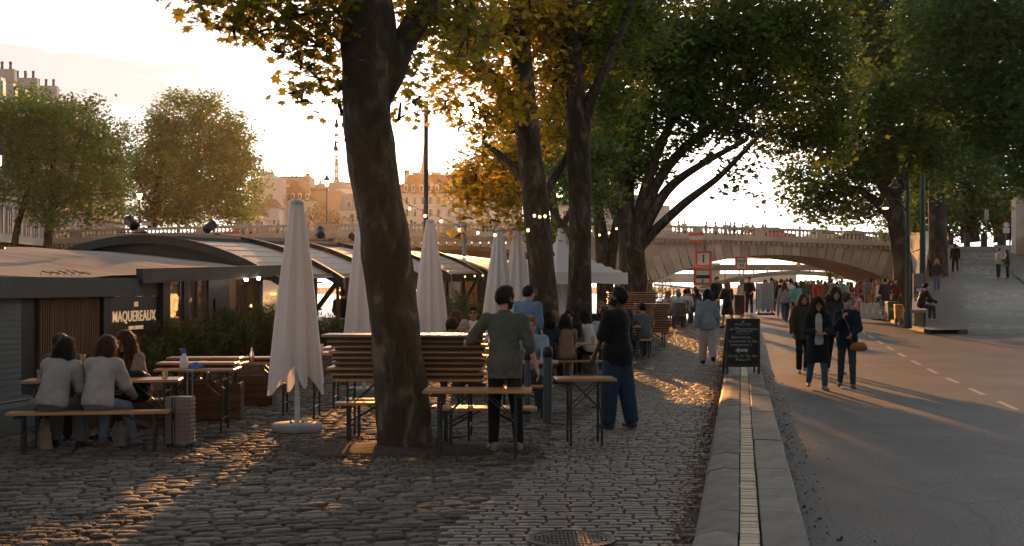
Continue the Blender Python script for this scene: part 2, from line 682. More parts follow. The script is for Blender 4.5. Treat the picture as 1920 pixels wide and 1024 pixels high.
# kerb: two rows of granite with a strip of small setts between
M_gran = mat('granite', (0.105, 0.098, 0.088), 0.65, var=0.5, scale=5, bump=0.5, bscale=70, objvar=0.22, detail=8)
M_sett = mat('sett', (0.42, 0.33, 0.23), 0.5, var=0.2, scale=14, bump=0.3, bscale=70, objvar=0.2)
KERB = strip_mesh('kerb', 6, 172, 120, [(-0.3, -0.02), (-0.02, 0.05), (0.43, 0.05)], M_dirt)
rk = random.Random(3)
s = 6.0
while s < 60:
    l = rk.uniform(0.85, 1.25)
    p = st(s + l / 2, 0)
    z = gz(p.y)
    fn = lambda a, b, d: Vector((a, d, b))
    m_ = MB()
    m_.prism([(-0.345, -0.09), (-0.02, -0.09), (-0.02, 0.085), (-0.03, 0.095), (-0.165, 0.098), (-0.30, 0.062), (-0.335, 0.02)], fn, -l / 2 + .004, l / 2 - .004)
    q = m_.build('kerb_stone', M_gran, KERB, smooth=30, loc=(p.x + rk.uniform(-.005, .005), p.y, z + rk.uniform(-.006, .006)), rz=QROT + rk.gauss(0, .004))
    m_ = MB()
    w = 0.455 if s < 21 else 0.41
    m_.prism([(0.14, -0.19), (w, -0.19), (w, 0.075), (w - .02, 0.097), (0.15, 0.102), (0.14, 0.092)], fn, -l / 2 + .004, l / 2 - .004)
    q = m_.build('kerb_stone', M_gran, KERB, smooth=30, loc=(p.x + rk.uniform(-.005, .005), p.y, z + rk.uniform(-.006, .006)), rz=QROT + rk.gauss(0, .004))
    s += l
fn = lambda a, b, d: Vector((a, d, b))
m_ = MB()
for (t0, t1) in ((-0.34, -0.02), (0.14, 0.42)):
    pass
V, F = stone_template(1, 1, 0.006, rk, 0.95)
m_.v, m_.f, m_.m = V, [f[:3] if f[2] == f[3] else f for f in F], [0] * len(F)
sett_me = m_.mesh('sett', M_sett)
s = 7.0
ns = 0
while s < 50 and ns < 300:
    l = rk.uniform(0.095, 0.135)
    p = st(s + l / 2, 0.06 + rk.uniform(-.004, .004))
    o = link('sett', sett_me, KERB, (p.x, p.y, gz(p.y) + 0.095 + rk.uniform(-.005, .004)), QROT + rk.gauss(0, .02))
    o.scale = (0.148, l - 0.012, 1)
    s += l
    ns += 1
m_ = MB()
for i in range(65):
    s0, s1 = 60 + i * 1.7, 60 + i * 1.7 + 1.69
    p = st((s0 + s1) / 2, 0.14)
    m_.box((p.x, p.y, gz(p.y) - 0.05), (0.6, 1.69, 0.26), rz=QROT)
o = m_.build('kerb_stones', M_gran, KERB)
o['kind'] = 'stuff'

# dry leaf litter caught along the kerb and round the tree
M_litter = mat('litter', (0.13, 0.075, 0.03), 0.9, objvar=0.6, attr='rnd')
n = 6500
ss = RNG.uniform(7, 40, n)
tt = -0.34 - np.abs(RNG.normal(0, 0.13, n))
X = ss * UX + tt * UY
Y = ss * UY - tt * UX
n2 = 5200
a = RNG.uniform(0, 2 * np.pi, n2)
r_ = 0.35 + np.abs(RNG.normal(0, 1.1, n2))
s3 = RNG.uniform(7, 45, 1500)
t3 = .47 + np.abs(RNG.normal(0, .16, 1500))
X = np.concatenate([X, -1.25 + r_ * np.cos(a) * 1.3, RNG.uniform(-4.6, -2.9, 900), s3 * UX + t3 * UY, RNG.uniform(-5, 1, 1500)])
Y = np.concatenate([Y, 14.3 + r_ * np.sin(a) * 0.8, RNG.uniform(8.9, 10.6, 900), s3 * UY - t3 * UX, RNG.uniform(8.8, 17, 1500)])
n = len(X)
sz = RNG.uniform(0.006, 0.02, n)
th = RNG.uniform(0, 6.28, n)
base = np.stack([X, Y, np.vectorize(gz)(Y) + 0.004 + RNG.uniform(0, 0.006, n) + np.where(X * UY - Y * UX > .46, ROAD, 0)], 1)
d1 = np.stack([np.cos(th) * sz, np.sin(th) * sz, RNG.uniform(-.4, .6, n) * sz], 1)
d2 = np.stack([-np.sin(th) * sz * .6, np.cos(th) * sz * .6, RNG.uniform(-.4, .6, n) * sz], 1)
V = np.stack([base - d1, base - d2, base + d1, base + d2], 1).reshape(-1, 3)
F = np.arange(4 * n).reshape(-1, 4)
o = link('leaf_litter', npmesh('leaf_litter', V, F, M_litter, rnd=RNG.random(n)))
tag(o, 'dry brown leaf litter along the kerb and under the tree', 'leaves', kind='stuff')

# road
M_asph = mat('asphalt', (0.042, 0.043, 0.044), 0.62, var=0.28, scale=1.3, bump=0.55, bscale=170, detail=8)
def asphalt():
    t = M_asph.node_tree
    N, Lk = t.nodes, t.links
    b = N['Principled BSDF']
    co = N.new('ShaderNodeTexCoord')
    def noise(sc, det, lo, hi, c0, c1, strch=None):
        v = co.outputs['Object']
        if strch:
            m = N.new('ShaderNodeMapping')
            m.inputs['Scale'].default_value = strch
            m.inputs['Rotation'].default_value = (0, 0, QROT)
            Lk.new(v, m.inputs['Vector'])
            v = m.outputs['Vector']
        n = N.new('ShaderNodeTexNoise')
        n.inputs['Scale'].default_value = sc
        n.inputs['Detail'].default_value = det
        Lk.new(v, n.inputs['Vector'])
        r = N.new('ShaderNodeMapRange')
        r.inputs['From Min'].default_value = lo
        r.inputs['From Max'].default_value = hi
        r.inputs['To Min'].default_value = c0
        r.inputs['To Max'].default_value = c1
        Lk.new(n.outputs['Fac'], r.inputs['Value'])
        return r.outputs['Result']
    def mul(a, c):
        m = N.new('ShaderNodeMath')
        m.operation = 'MULTIPLY'
        Lk.new(a, m.inputs[0])
        Lk.new(c, m.inputs[1])
        return m.outputs[0]
    f = mul(mul(noise(34, 3, .36, .66, .25, 2.3), noise(.55, 7, .36, .64, .55, 1.45)), noise(1.0, 4, .4, .6, .8, 1.15, (1.3, .07, 1)))
    v = N.new('ShaderNodeTexVoronoi')
    v.feature = 'DISTANCE_TO_EDGE'
    v.inputs['Scale'].default_value = 0.3
    nd = N.new('ShaderNodeTexNoise')
    nd.inputs['Scale'].default_value = 1.1
    nd.inputs['Detail'].default_value = 5
    Lk.new(co.outputs['Object'], nd.inputs['Vector'])
    mx = N.new('ShaderNodeMix')
    mx.data_type = 'VECTOR'
    mx.inputs['Factor'].default_value = .3
    Lk.new(co.outputs['Object'], mx.inputs[4])
    Lk.new(nd.outputs['Color'], mx.inputs[5])
    Lk.new(mx.outputs[1], v.inputs['Vector'])
    r = N.new('ShaderNodeMapRange')
    r.inputs['From Max'].default_value = .008
    r.inputs['To Min'].default_value = .3
    Lk.new(v.outputs['Distance'], r.inputs['Value'])
    f = mul(f, r.outputs['Result'])
    sc = N.new('ShaderNodeVectorMath')
    sc.operation = 'SCALE'
    sc.inputs[0].default_value = (0.031, 0.0325, 0.0335)
    Lk.new(f, sc.inputs['Scale'])
    Lk.new(sc.outputs['Vector'], b.inputs['Base Color'])
asphalt()
vs, fs = [], []
k = 7
ts = [0.38, 2, 4, 8, 14, 24, 45]
for i in range(84):
    s = -4 + i * 2.2
    for t in ts:
        p = st(s, t)
        vs.append((p.x, p.y, gz(p.y) + ROAD))
for i in range(83):
    for j in range(k - 1):
        q = i * k + j
        fs.append((q, q + 1, q + k + 1, q + k))
mb = MB()
mb.add(vs, fs)
ROADO = tag(mb.build('road', M_asph, smooth=60), kind='structure')
M_line = mat('road_paint', (0.36, 0.33, 0.29), 0.7, var=0.35, scale=25, bump=0.2)
s = 18.2
for i in range(12):
    l = 1.5
    m_ = MB()
    vs = []
    for (ds, dt) in ((0, -.05), (0, .05), (l, .05), (l, -.05)):
        p = st(s + ds, 4.22 + dt)
        vs.append((p.x, p.y, gz(p.y) + ROAD + 0.006))
    m_.add(vs, [(0, 1, 2, 3)])
    m_.build('lane_dash', M_line, ROADO)
    s += 2.75
# drain grate in the gutter
# manhole cover
M_iron = mat('cast_iron', (0.05, 0.045, 0.04), 0.55, var=0.4, scale=30, metal=0.5, bump=0.5, bscale=90)
mb = MB()
p = gp(1070, 1012)
mb.lathe([(0.33, -0.02), (0.33, 0.006), (0.30, 0.008), (0.295, 0.002), (0.0, 0.002)], 32)
for i in range(-4, 5):
    for j in range(-4, 5):
        if i * i + j * j < 18:
            mb.box((i * 0.06, j * 0.06, 0.004), (0.035, 0.035, 0.008), rz=0.78)
o = mb.build('manhole_cover', M_iron, loc=(p.x, p.y, 0.006))
tag(o, 'round dark iron manhole cover in the pavers at the bottom edge', 'manhole cover')

# right-hand pavement island, sidewalk up the ramp and the cobbled ramp
M_side = mat('pavement', (0.15, 0.138, 0.122), 0.8, var=0.2, scale=3, bump=0.3, bscale=90)
isl = [(1530, 565), (1600, 580), (1640, 592), (1682, 607), (1702, 615), (1740, 624), (1808, 622)]
ip = [gp(x, y, ROAD) for x, y in isl]
m_ = MB()
top = 0.13
back = [gx(1806, 52, ROAD), gx(1740, 60, ROAD), gx(1640, 66, ROAD), gx(1540, 70, ROAD)]
poly = ip + back
m_.add([(p.x, p.y, gz(p.y) + ROAD + top) for p in poly], [tuple(range(len(poly)))])
ISL = tag(m_.build('pavement', M_side), kind='structure')
for a, b in zip(ip[:-1], ip[1:]):
    n = max(1, int((b - a).length / 1.1))
    for i in range(n):
        q0, q1 = a.lerp(b, i / n), a.lerp(b, (i + 1) / n)
        m_ = MB()
        d = (q1 - q0).normalized() * 0.006
        m_.beam(q0 + d + Vector((0, 0, .06)), q1 - d + Vector((0, 0, .06)), 0.24, 0.17)
        m_.build('kerb_stone', M_gran, ISL)

# sections of the ramp: distance, height, photo columns of sidewalk left/right and ramp right
RAMP = [(44, 0.185, 1735, 1810, 2150), (50, 0.36, 1735, 1809, 2080), (60, 0.92, 1735, 1806, 1985), (70, 1.72, 1737, 1804, 1935),
        (77, 2.35, 1738, 1802, 1908), (85, 3.4, 1742, 1799, 1884), (92, 4.62, 1745, 1797, 1868), (100, 4.9, 1748, 1796, 1860), (140, 4.9, 1748, 1800, 1900)]
def rz_(y):
    return float(np.interp(y, [q[0] for q in RAMP], [q[1] for q in RAMP]))
def on_ramp(px, y):
    return Vector(((px - 960) / FPX * y, y, rz_(y)))
M_rcob = mat('ramp_setts', (0.2, 0.19, 0.17), 0.6, var=0.3, scale=1.2, bump=0.5, bscale=18)
t = M_rcob.node_tree
vo = t.nodes.new('ShaderNodeTexVoronoi')
vo.inputs['Scale'].default_value = 3.6
co_ = t.nodes.new('ShaderNodeTexCoord')
t.links.new(co_.outputs['Object'], vo.inputs['Vector'])
rp = t.nodes.new('ShaderNodeValToRGB')
rp.color_ramp.elements[0].color = (0.2, 0.185, 0.16, 1)
rp.color_ramp.elements[1].color = (0.03, 0.03, 0.02, 1)
rp.color_ramp.elements[0].position = 0.35
rp.color_ramp.elements[1].position = 0.7
t.links.new(vo.outputs['Distance'], rp.inputs['Fac'])
nn = t.nodes.new('ShaderNodeTexNoise')
nn.inputs['Scale'].default_value = 0.28
nn.inputs['Detail'].default_value = 6
t.links.new(co_.outputs['Object'], nn.inputs['Vector'])
mr = t.nodes.new('ShaderNodeMapRange')
mr.inputs['From Min'].default_value = 0.44
mr.inputs['From Max'].default_value = 0.56
t.links.new(nn.outputs['Fac'], mr.inputs['Value'])
mx = t.nodes.new('ShaderNodeMix')
mx.data_type = 'RGBA'
t.links.new(mr.outputs['Result'], mx.inputs['Factor'])
t.links.new(rp.outputs['Color'], mx.inputs[6])
mx.inputs[7].default_value = (0.028, 0.058, 0.014, 1)
t.links.new(mx.outputs[2], t.nodes['Principled BSDF'].inputs['Base Color'])
def ribbon(name, c0, c1, dz, m, kind='structure', parent=None):
    vs, fs = [], []
    for i, q in enumerate(RAMP):
        for c, pxo in (c0, c1):
            px = q[c] + pxo
            vs.append(((px - 960) / FPX * q[0], q[0], q[1] + dz))
    for i in range(len(RAMP) - 1):
        fs.append((2 * i, 2 * i + 1, 2 * i + 3, 2 * i + 2))
    m_ = MB()
    m_.add(vs, fs)
    o = m_.build(name, m, parent)
    return tag(o, kind=kind) if parent is None else o
ribbon('ramp', (3, -4), (4, 0), 0.0, M_rcob)
SW = ribbon('sidewalk', (2, 0), (3, -8), 0.135, M_side)
# sidewalk kerb stones
for i in range(len(RAMP) - 3):
    a = on_ramp(RAMP[i][3] - 4, RAMP[i][0])
    b = on_ramp(RAMP[i + 1][3] - 4, RAMP[i + 1][0])
    n = max(1, int((b - a).length / 1.3))
    for k_ in range(n):
        q0, q1 = a.lerp(b, k_ / n), a.lerp(b, (k_ + .985) / n)
        m_ = MB()
        m_.beam(q0 + Vector((0, 0, .045)), q1 + Vector((0, 0, .045)), 0.3, 0.2)
        m_.build('kerb_stone', M_gran, SW)
m_ = MB()
m_.add([(29.6, 92.5, 4.55), (140, 92.5, 4.55), (260, 300, 4.55), (112, 300, 4.55), (38, 126, 4.55)], [(0, 1, 2, 3, 4)])
tag(m_.build('upper_street', M_side), kind='structure')
m_ = MB()
rr = [((q[4] - 960) / FPX * q[0], q[0], q[1]) for q in RAMP[:7]]
vs = []
for x, y, z in rr:
    vs += [(x, y, z + 0.12), (x + 3 + 0.1 * y, y, z + 0.14)]
m_.add(vs, [(2 * i, 2 * i + 1, 2 * i + 3, 2 * i + 2) for i in range(6)])
tag(m_.build('right_sidewalk', M_side), kind='structure')

for i in range(6):
    a_, b_ = Vector(rr[i]), Vector(rr[i + 1])
    m_ = MB()
    m_.beam(a_ + Vector((0, 0, .03)), b_ + Vector((0, 0, .03)), .34, .22)
    m_.build('right_kerb', M_gran, bpy.data.objects['right_sidewalk'])
# bare earth round the foot of the big plane tree
m_ = MB()
rp2 = random.Random(6)
c_ = gp(764, 840)
n_ = 28
rings_ = [(1.0, -.02), (.93, .006), (.6, .02), (.25, .05)]
vs = []
prof_ = [1 + .16 * math.sin(2 * 6.283 * i / n_ + 1) + .1 * math.sin(5 * 6.283 * i / n_) + rp2.uniform(-.06, .06) for i in range(n_)]
for f, z in rings_:
    for i in range(n_):
        a_ = 6.283 * i / n_
        vs.append((c_.x + math.cos(a_) * 1.25 * prof_[i] * f, c_.y + math.sin(a_) * .85 * prof_[i] * f, z + rp2.uniform(-.006, .006)))
m_.add(vs, [(k_ * n_ + i, k_ * n_ + (i + 1) % n_, (k_ + 1) * n_ + (i + 1) % n_, (k_ + 1) * n_ + i) for k_ in range(3) for i in range(n_)])
tag(m_.build('bare_earth', M_dirt, smooth=60), kind='structure')

# ================================================================== BRIDGE, FAR BANK, HOUSES
BD = 125.0
BM = BD / FPX
def bx_(px):
    return (px - 960) * BM
def bz_(py):
    return CAMH - (py - HZ) * BM
def rail_y(px):
    return float(np.interp(px, [-200, 0, 100, 400, 700, 1000, 1240, 1450, 1660, 1900], [441, 436, 432, 424, 420, 419, 422, 428, 436, 444]))
M_stone = mat('bridge_stone', (0.46, 0.39, 0.31), 0.85, var=0.25, scale=0.6, bump=0.35, bscale=5, objvar=0.22)
M_stone2 = mat('bridge_stone_trim', (0.50, 0.43, 0.35), 0.85, var=0.2, scale=0.6, bump=0.3, bscale=6)
BR = thing('stone_bridge', 'long pale stone arch bridge with balustrade crossing behind the quay', 'bridge', (0, BD, 0))
ARCH = [(1452, 478, 520, 45, 26), (845, 461, 760, 42, 23), (245, 468, 640, 42, 24)]
def wall_bottom(px):
    for cx, yc, Rr, th, am in ARCH:
        hw = (Rr + th * .5) * math.sin(R(am))
        if abs(px - cx) < hw:
            cyy = yc + Rr
            return max(rail_y(px) + 33.2, cyy - math.sqrt((Rr + th * .5) ** 2 - (px - cx) ** 2))
    return 600
m_ = MB()
vs, fs = [], []
xs = list(range(20, 1745, 5))
for i, px in enumerate(xs):
    yt = rail_y(px) + 34
    vs += [(bx_(px), 0, bz_(yt)), (bx_(px), 0, bz_(wall_bottom(px)))]
for i in range(len(xs) - 1):
    if abs(wall_bottom(xs[i]) - wall_bottom(xs[i + 1])) < 60:
        fs.append((2 * i, 2 * i + 1, 2 * i + 3, 2 * i + 2))
    else:
        px = xs[i] if wall_bottom(xs[i]) > wall_bottom(xs[i + 1]) else xs[i + 1]
        fs.append((2 * i, 2 * i + 1, 2 * i + 3, 2 * i + 2))
m_.add(vs, fs)
# soffits
for cx, yc, Rr, th, am in ARCH:
    vs, fs = [], []
    n = 28
    for i in range(n + 1):
        a = R(-am + 2 * am * i / n)
        x, z = bx_(cx + Rr * math.sin(a)), bz_(yc + Rr - Rr * math.cos(a))
        vs += [(x, -0.05, z), (x, 14, z)]
    for i in range(n):
        fs.append((2 * i, 2 * i + 2, 2 * i + 3, 2 * i + 1))
    a = R(am)
    for sg in (-1, 1):
        x, z = bx_(cx + sg * Rr * math.sin(a)), bz_(yc + Rr - Rr * math.cos(a))
        o_ = len(vs)
        vs += [(x, -0.05, z), (x, 14, z), (x, 14, -2.4), (x, -0.05, -2.4)]
        fs.append((o_, o_ + 1, o_ + 2, o_ + 3))
    m_.add(vs, fs)
# deck and back wall
for a, b in zip(xs[:-1:6], xs[6::6]):
    m_.add([(bx_(a), 0, bz_(rail_y(a) + 24)), (bx_(b), 0, bz_(rail_y(b) + 24)), (bx_(b), 14, bz_(rail_y(b) + 24)), (bx_(a), 14, bz_(rail_y(a) + 24))], [(0, 1, 2, 3)])
m_.build('wall', M_stone, BR)
# cornice, string course, rails as curved bars in short lengths
def course(name, y0, y1, proud, m, depth=0.5):
    q = MB()
    for a, b in zip(xs[:-1:4], xs[4::4]):
        q.add([(bx_(a), -proud, bz_(rail_y(a) + y0)), (bx_(b), -proud, bz_(rail_y(b) + y0)), (bx_(b), -proud, bz_(rail_y(b) + y1)), (bx_(a), -proud, bz_(rail_y(a) + y1)),
               (bx_(a), depth, bz_(rail_y(a) + y0)), (bx_(b), depth, bz_(rail_y(b) + y0)), (bx_(b), depth, bz_(rail_y(b) + y1)), (bx_(a), depth, bz_(rail_y(a) + y1))],
              [(0, 3, 2, 1), (0, 1, 5, 4), (3, 7, 6, 2), (4, 5, 6, 7)])
    return q.build(name, m, BR)
course('hand_rail', 0, 4.2, 0.42, M_stone2, 0.1)
course('rail_plinth', 15.5, 20, 0.45, M_stone2, 0.12)
course('cornice', 20.05, 25.5, 0.62, M_stone2)
course('frieze', 25.55, 34.05, 0.12, M_stone2)
q = MB()
px = 24
while px < 1740:
    y = rail_y(px)
    q.box((bx_(px), -0.33, bz_(y + 29)), (5.0 * BM, 0.42, 5.2 * BM))
    px += 9.5
o = q.build('cornice_dentils', M_stone2, BR)
o['kind'] = 'stuff'
q = MB()
px = 24
i = 0
while px < 1740:
    y = rail_y(px)
    if i % 15 == 0:
        qq = MB()
        qq.box((bx_(px + 4), -0.17, bz_(y + 9.9)), (16 * BM, 0.44, 11.15 * BM))
        qq.build('pedestal', M_stone2, BR)
        px += 14
    else:
        zt, zb = bz_(y + 4.3), bz_(y + 15.4)
        h = zt - zb
        q.lathe([(0.11, 0), (0.11, .06 * h), (0.06, .14 * h), (0.125, .38 * h), (0.06, .72 * h), (0.055, .82 * h), (0.105, .9 * h), (0.105, h)], 6, (bx_(px), -0.17, zb))
        px += 7.3
    i += 1
o = q.build('balusters', M_stone2, BR, smooth=50)
o['kind'] = 'stuff'
# voussoirs
rv = random.Random(2)
for cx, yc, Rr, th, am in ARCH:
    nv = int(2 * am / 180 * math.pi * Rr / 15.5)
    for i in range(nv):
        a0 = R(-am + 2 * am * i / nv) + 0.0013
        a1 = R(-am + 2 * am * (i + 1) / nv) - 0.0013
        q = MB()
        cz = yc + Rr
        ro = Rr + th + rv.uniform(-1, 1)
        P = [(cx + r_ * math.sin(a), cz - r_ * math.cos(a)) for r_, a in ((Rr, a0), (Rr, a1), (ro, a1), (ro, a0))]
        s0 = min(ro, (cz - rail_y(P[3][0]) - 33.6) / math.cos(a0))
        s1 = min(ro, (cz - rail_y(P[2][0]) - 33.6) / math.cos(a1))
        P = [(cx + r_ * math.sin(a), cz - r_ * math.cos(a)) for r_, a in ((Rr, a0), (Rr, a1), (s1, a1), (s0, a0))]
        fnv = lambda a, b, d: Vector((bx_(a), d, bz_(b)))
        q.prism(P, fnv, -0.14 - rv.uniform(0, .05), 0.9)
        q.build('voussoir', M_stone, BR)
# ashlar blocks on the pier and spandrels
rows = np.arange(456, 545, 10.6)
for k, y in enumerate(rows):
    px = 1145 + (k % 2) * 13
    while px < 1735:
        w = rv.uniform(21, 29)
        ok = True
        for ax, ay in ((px, y), (px + w, y), (px, y + 10.6), (px + w, y + 10.6), (px + w / 2, y + 10.6)):
            for cx, yc, Rr, th, am in ARCH:
                if math.hypot(ax - cx, ay - (yc + Rr)) < Rr + th + 2.5:
                    ok = False
            if ay < rail_y(ax) + 34.5:
                ok = False
        if ok:
            q = MB()
            q.box((bx_(px + w / 2), 0.0, bz_(y + 5.3)), ((w - 0.9) * BM, 0.12 + rv.uniform(0, .03), 9.8 * BM))
            q.build('ashlar_block', M_stone, BR)
        px += w
# far parapet (behind the people on the deck)
q = MB()
q.beam((bx_(20), 13.6, bz_(440)), (bx_(700), 13.6, bz_(427)), 0.3, 1.0)
q.beam((bx_(700), 13.6, bz_(427)), (bx_(1240), 13.6, bz_(430)), 0.3, 1.0)
q.beam((bx_(1240), 13.6, bz_(430)), (bx_(1740), 13.6, bz_(450)), 0.3, 1.0)
q.build('far_parapet', M_stone2, BR)
def deck(px, dy=2.0):
    return Vector((bx_(px), BD + dy, bz_(rail_y(px) + 24)))

# second bridge seen through the arch
B2 = 215.0
M_steel = mat('green_steel', (0.13, 0.20, 0.15), 0.6, var=0.2, scale=1)
M_b2 = mat('far_bridge_stone', (0.62, 0.54, 0.48), 0.9, var=0.15, scale=.3)
B2O = thing('far_bridge', 'far bridge with flat green steel arch seen through the stone arch', 'bridge', (0, B2, 0))
k2 = B2 / FPX
f2 = lambda px, py, d=0: Vector(((px - 960) * k2, d, CAMH - (py - HZ) * k2))
q = MB()
q.beam(f2(1100, 502), f2(1760, 502), 9, 0.9)
q.build('deck', mat('far_deck', (0.2, 0.16, 0.13), 0.8), B2O)
q = MB()
for i in range(60):
    px = 1200 + i * 9
    q.beam(f2(px, 496.5, -4.4), f2(px, 486, -4.4), 0.07, 0.07, up=(0, 1, 0))
q.beam(f2(1160, 486, -4.4), f2(1760, 486, -4.4), 0.12, 0.12)
q.build('railing', M_steel, B2O)
q = MB()
pts = [f2(1300 + i * 13, 548 - 36 * (1 - ((i - 14) / 15.0) ** 2), -4) for i in range(0, 30)]
for a, b in zip(pts[:-1], pts[1:]):
    q.beam(a, b, 0.5, 0.7)
for i in range(2, 28, 2):
    q.beam(pts[i], Vector((pts[i].x, -4, f2(0, 506).z)), 0.16, 0.16, up=(0, 1, 0))
q.build('arch_rib', M_steel, B2O)
q = MB()
for px, w in ((1325, 3.2), (1690, 5)):
    q = MB()
    q.box(f2(px, 522, 0), (w, 8, 5.0))
    q.build('pier', M_b2, B2O)
# far embankment behind it
q = MB()
q.beam(f2(1150, 518, 60), f2(1640, 518, 60), 2, 1.9)
EMB = tag(q.build('far_embankment', M_b2, loc=(0, B2, 0)), kind='structure')
# riverside tree and posts beyond the arch are built with the trees

# left bank: quay wall and raised bank the island houses stand on
M_wall = mat('embankment_stone', (0.26, 0.22, 0.18), 0.9, var=0.3, scale=.8, bump=0.4, bscale=7)
q = MB()
q.add([(-80, 60, -2.4), (bx_(95), 124.6, -2.4), (bx_(95), 124.6, 5.6), (-80, 60, 5.6)], [(0, 1, 2, 3)])
q.add([(-80, 60, 5.6), (bx_(95), 124.6, 5.6), (bx_(95), 170, 5.6), (-160, 170, 5.6), (-160, 60, 5.6)], [(0, 1, 2, 3, 4)])
tag(q.build('left_embankment', M_wall), kind='structure')
q = MB()
q.add([(-260, 139, 6.4), (bx_(1240), 139, 6.4), (44, 480, 6.4), (-300, 480, 6.4)], [(0, 1, 2, 3)])
q.add([(-260, 139, -2.5), (bx_(420), 139, -2.5), (bx_(420), 139, 6.4), (-260, 139, 6.4)], [(0, 1, 2, 3)])
tag(q.build('island_street', M_far), kind='structure')

# ---------------------------------------------------------------- houses
M_glass_far = mat('far_window_glass', (0.05, 0.05, 0.055), 0.15, spec=0.8)
M_shut = mat('shutter', (0.62, 0.58, 0.54), 0.7)
M_winframe = mat('window_white', (0.66, 0.63, 0.6), 0.6)
M_tile = mat('roof_tiles', (0.17, 0.095, 0.065), 0.85, var=0.25, scale=1.2, bump=0.3, bscale=8)
M_tile_o = mat('roof_tiles_orange', (0.26, 0.12, 0.07), 0.85, var=0.2, scale=1.2)
M_zinc = mat('zinc_roof', (0.27, 0.28, 0.31), 0.45, var=0.15, scale=.8, metal=0.3)
M_pot = mat('chimney_pot', (0.33, 0.15, 0.08), 0.85)
def plaster(name, c):
    return mat(name, c, 0.9, var=0.1, scale=.35, bump=0.1, bscale=4)
class Far:
    """a house placed from its photo columns and rows at distance D; front towards the camera"""
    def __init__(s, name, label, D, cx):
        s.D, s.k = D, D / FPX
        s.cx = cx
        s.o = thing(name, label, 'house', ((cx - 960) * s.k, D, 6.4))
        s.z0 = 6.4
    def p(s, px, py, d=0.0):
        return Vector(((px - s.cx) * s.k, d, CAMH - (py - HZ) * s.k - s.z0))
    def block(s, part, x0, x1, y0, y1, d0, d1, m, parent=None):
        q = MB()
        a, b = s.p(x0, y1, d0), s.p(x1, y0, d1)
        q.box((a + b) / 2, (b.x - a.x, b.y - a.y, b.z - a.z))
        return q.build(part, m, parent or s.o)
    def poly(s, part, pts, d0, d1, m, parent=None):
        q = MB()
        q.prism(pts, lambda a, b, d: s.p(a, b, d), d0, d1)
        return q.build(part, m, parent or s.o)
    def window(s, px, py, w, h, shutters=False, sill=True, d=0.0):
        wn_ = s.block('window', px - w / 2, px + w / 2, py - h / 2, py + h / 2, d - .10, d + .05, M_glass_far)
        q = MB()
        for a, b, c_, e in ((px - w / 2 - .5, px - w / 2 + .3, py - h / 2 - .5, py + h / 2 + .4), (px + w / 2 - .3, px + w / 2 + .5, py - h / 2 - .5, py + h / 2 + .4), (px - w / 2 + .3, px + w / 2 - .3, py - h / 2 - .5, py - h / 2 + .25), (px - .25, px + .25, py - h / 2 + .25, py + h / 2)):
            A, B = s.p(a, e, d - .18), s.p(b, c_, d - .05)
            q.box((A + B) / 2, (B.x - A.x, B.y - A.y, B.z - A.z))
        q.build('window_frame', M_winframe, wn_)
        if sill:
            s.block('sill', px - w / 2 - .8, px + w / 2 + .8, py + h / 2 + .45, py + h / 2 + 1.1, d - .3, d + .05, M_winframe, wn_)
        if shutters:
            for sg in (-1, 1):
                c_ = px + sg * (w * .5 + w * .38)
                s.block('shutter', c_ - w * .3, c_ + w * .3, py - h / 2, py + h / 2, d - .16, d, M_shut, wn_)
    def chimney(s, x0, x1, y0, y1, d=2.0, pots=4, m=None):
        c_ = s.block('chimney', x0, x1, y0, y1, d, d + 1.2, m or plaster('chimney_plaster', (0.42, 0.34, 0.28)))
        for i in range(pots):
            q = MB()
            px = x0 + (x1 - x0) * (i + .5) / pots
            a = s.p(px, y0, d + .6)
            q.lathe([(0.16, 0), (0.12, 0.35), (0.16, 0.65), (0.12, 0.7)], 6, a)
            q.build('chimney_pot', M_pot, c_)

P_cream = plaster('plaster_cream', (0.74, 0.65, 0.55))
P_white = plaster('plaster_white', (0.80, 0.74, 0.69))
P_beige = plaster('plaster_beige', (0.43, 0.32, 0.23))
P_grey = plaster('plaster_grey', (0.6, 0.56, 0.53))
h = Far('house', 'tall pale house with blank party wall just right of the round tree', 300, 515)
h.block('wall', 470, 531, 335, 440, 0, 12, P_cream)
h.poly('gable_wall', [(470, 336), (511, 326), (511, 330), (531, 372), (531, 380), (470, 380)], 0.3, 12, P_cream)
h.window(509, 368, 5, 6)
h.chimney(478, 511, 322, 330, 1, 6)
h.poly('roof', [(465, 340), (495, 358), (493, 362), (465, 356)], -1, 10, M_tile)
h = Far('house', 'small white tower house with brown hipped roof beside the first umbrella tip', 285, 505)
h.block('wall', 489, 523, 388, 440, 0, 6, P_white)
h.poly('roof', [(487, 390), (500, 371), (508, 371), (526, 390)], -.5, 6.5, M_tile)
h.window(494, 395, 2.4, 6, sill=False)
h.window(514, 416, 4, 7)
h = Far('house', 'low white house with brown roof behind people on the bridge', 280, 470)
h.block('wall', 446, 494, 403, 440, 0, 6, P_white)
h.poly('roof', [(440, 405), (448, 388), (482, 380), (497, 405)], -.4, 6, M_tile)
h.window(465, 417, 8, 9)
h.window(484, 416, 7, 8)
h = Far('house', 'cream house with brown tiled roof, skylights and four dormers', 305, 555)
h.block('wall', 530, 591, 376, 440, 0, 9, P_cream)
rf = h.poly('roof', [(527, 377), (515, 338), (550, 338), (566, 356), (592, 377)], -.6, 9, M_tile)
for px in (538, 551, 564, 578):
    dm = h.block('dormer', px - 2.6, px + 2.6, 363, 375, -1.6, 0.5, M_winframe)
    h.block('dormer_pane', px - 1.5, px + 1.5, 365.5, 373, -1.66, -1.2, M_glass_far, dm)
for px, py in ((523, 347), (527, 352), (540, 349)):
    q = MB()
    a = h.p(px, py, -.68)
    q.box(a, (0.9, 0.1, 0.5))
    q.build('skylight', mat('skylight', (0.75, 0.75, 0.78), 0.2), rf)
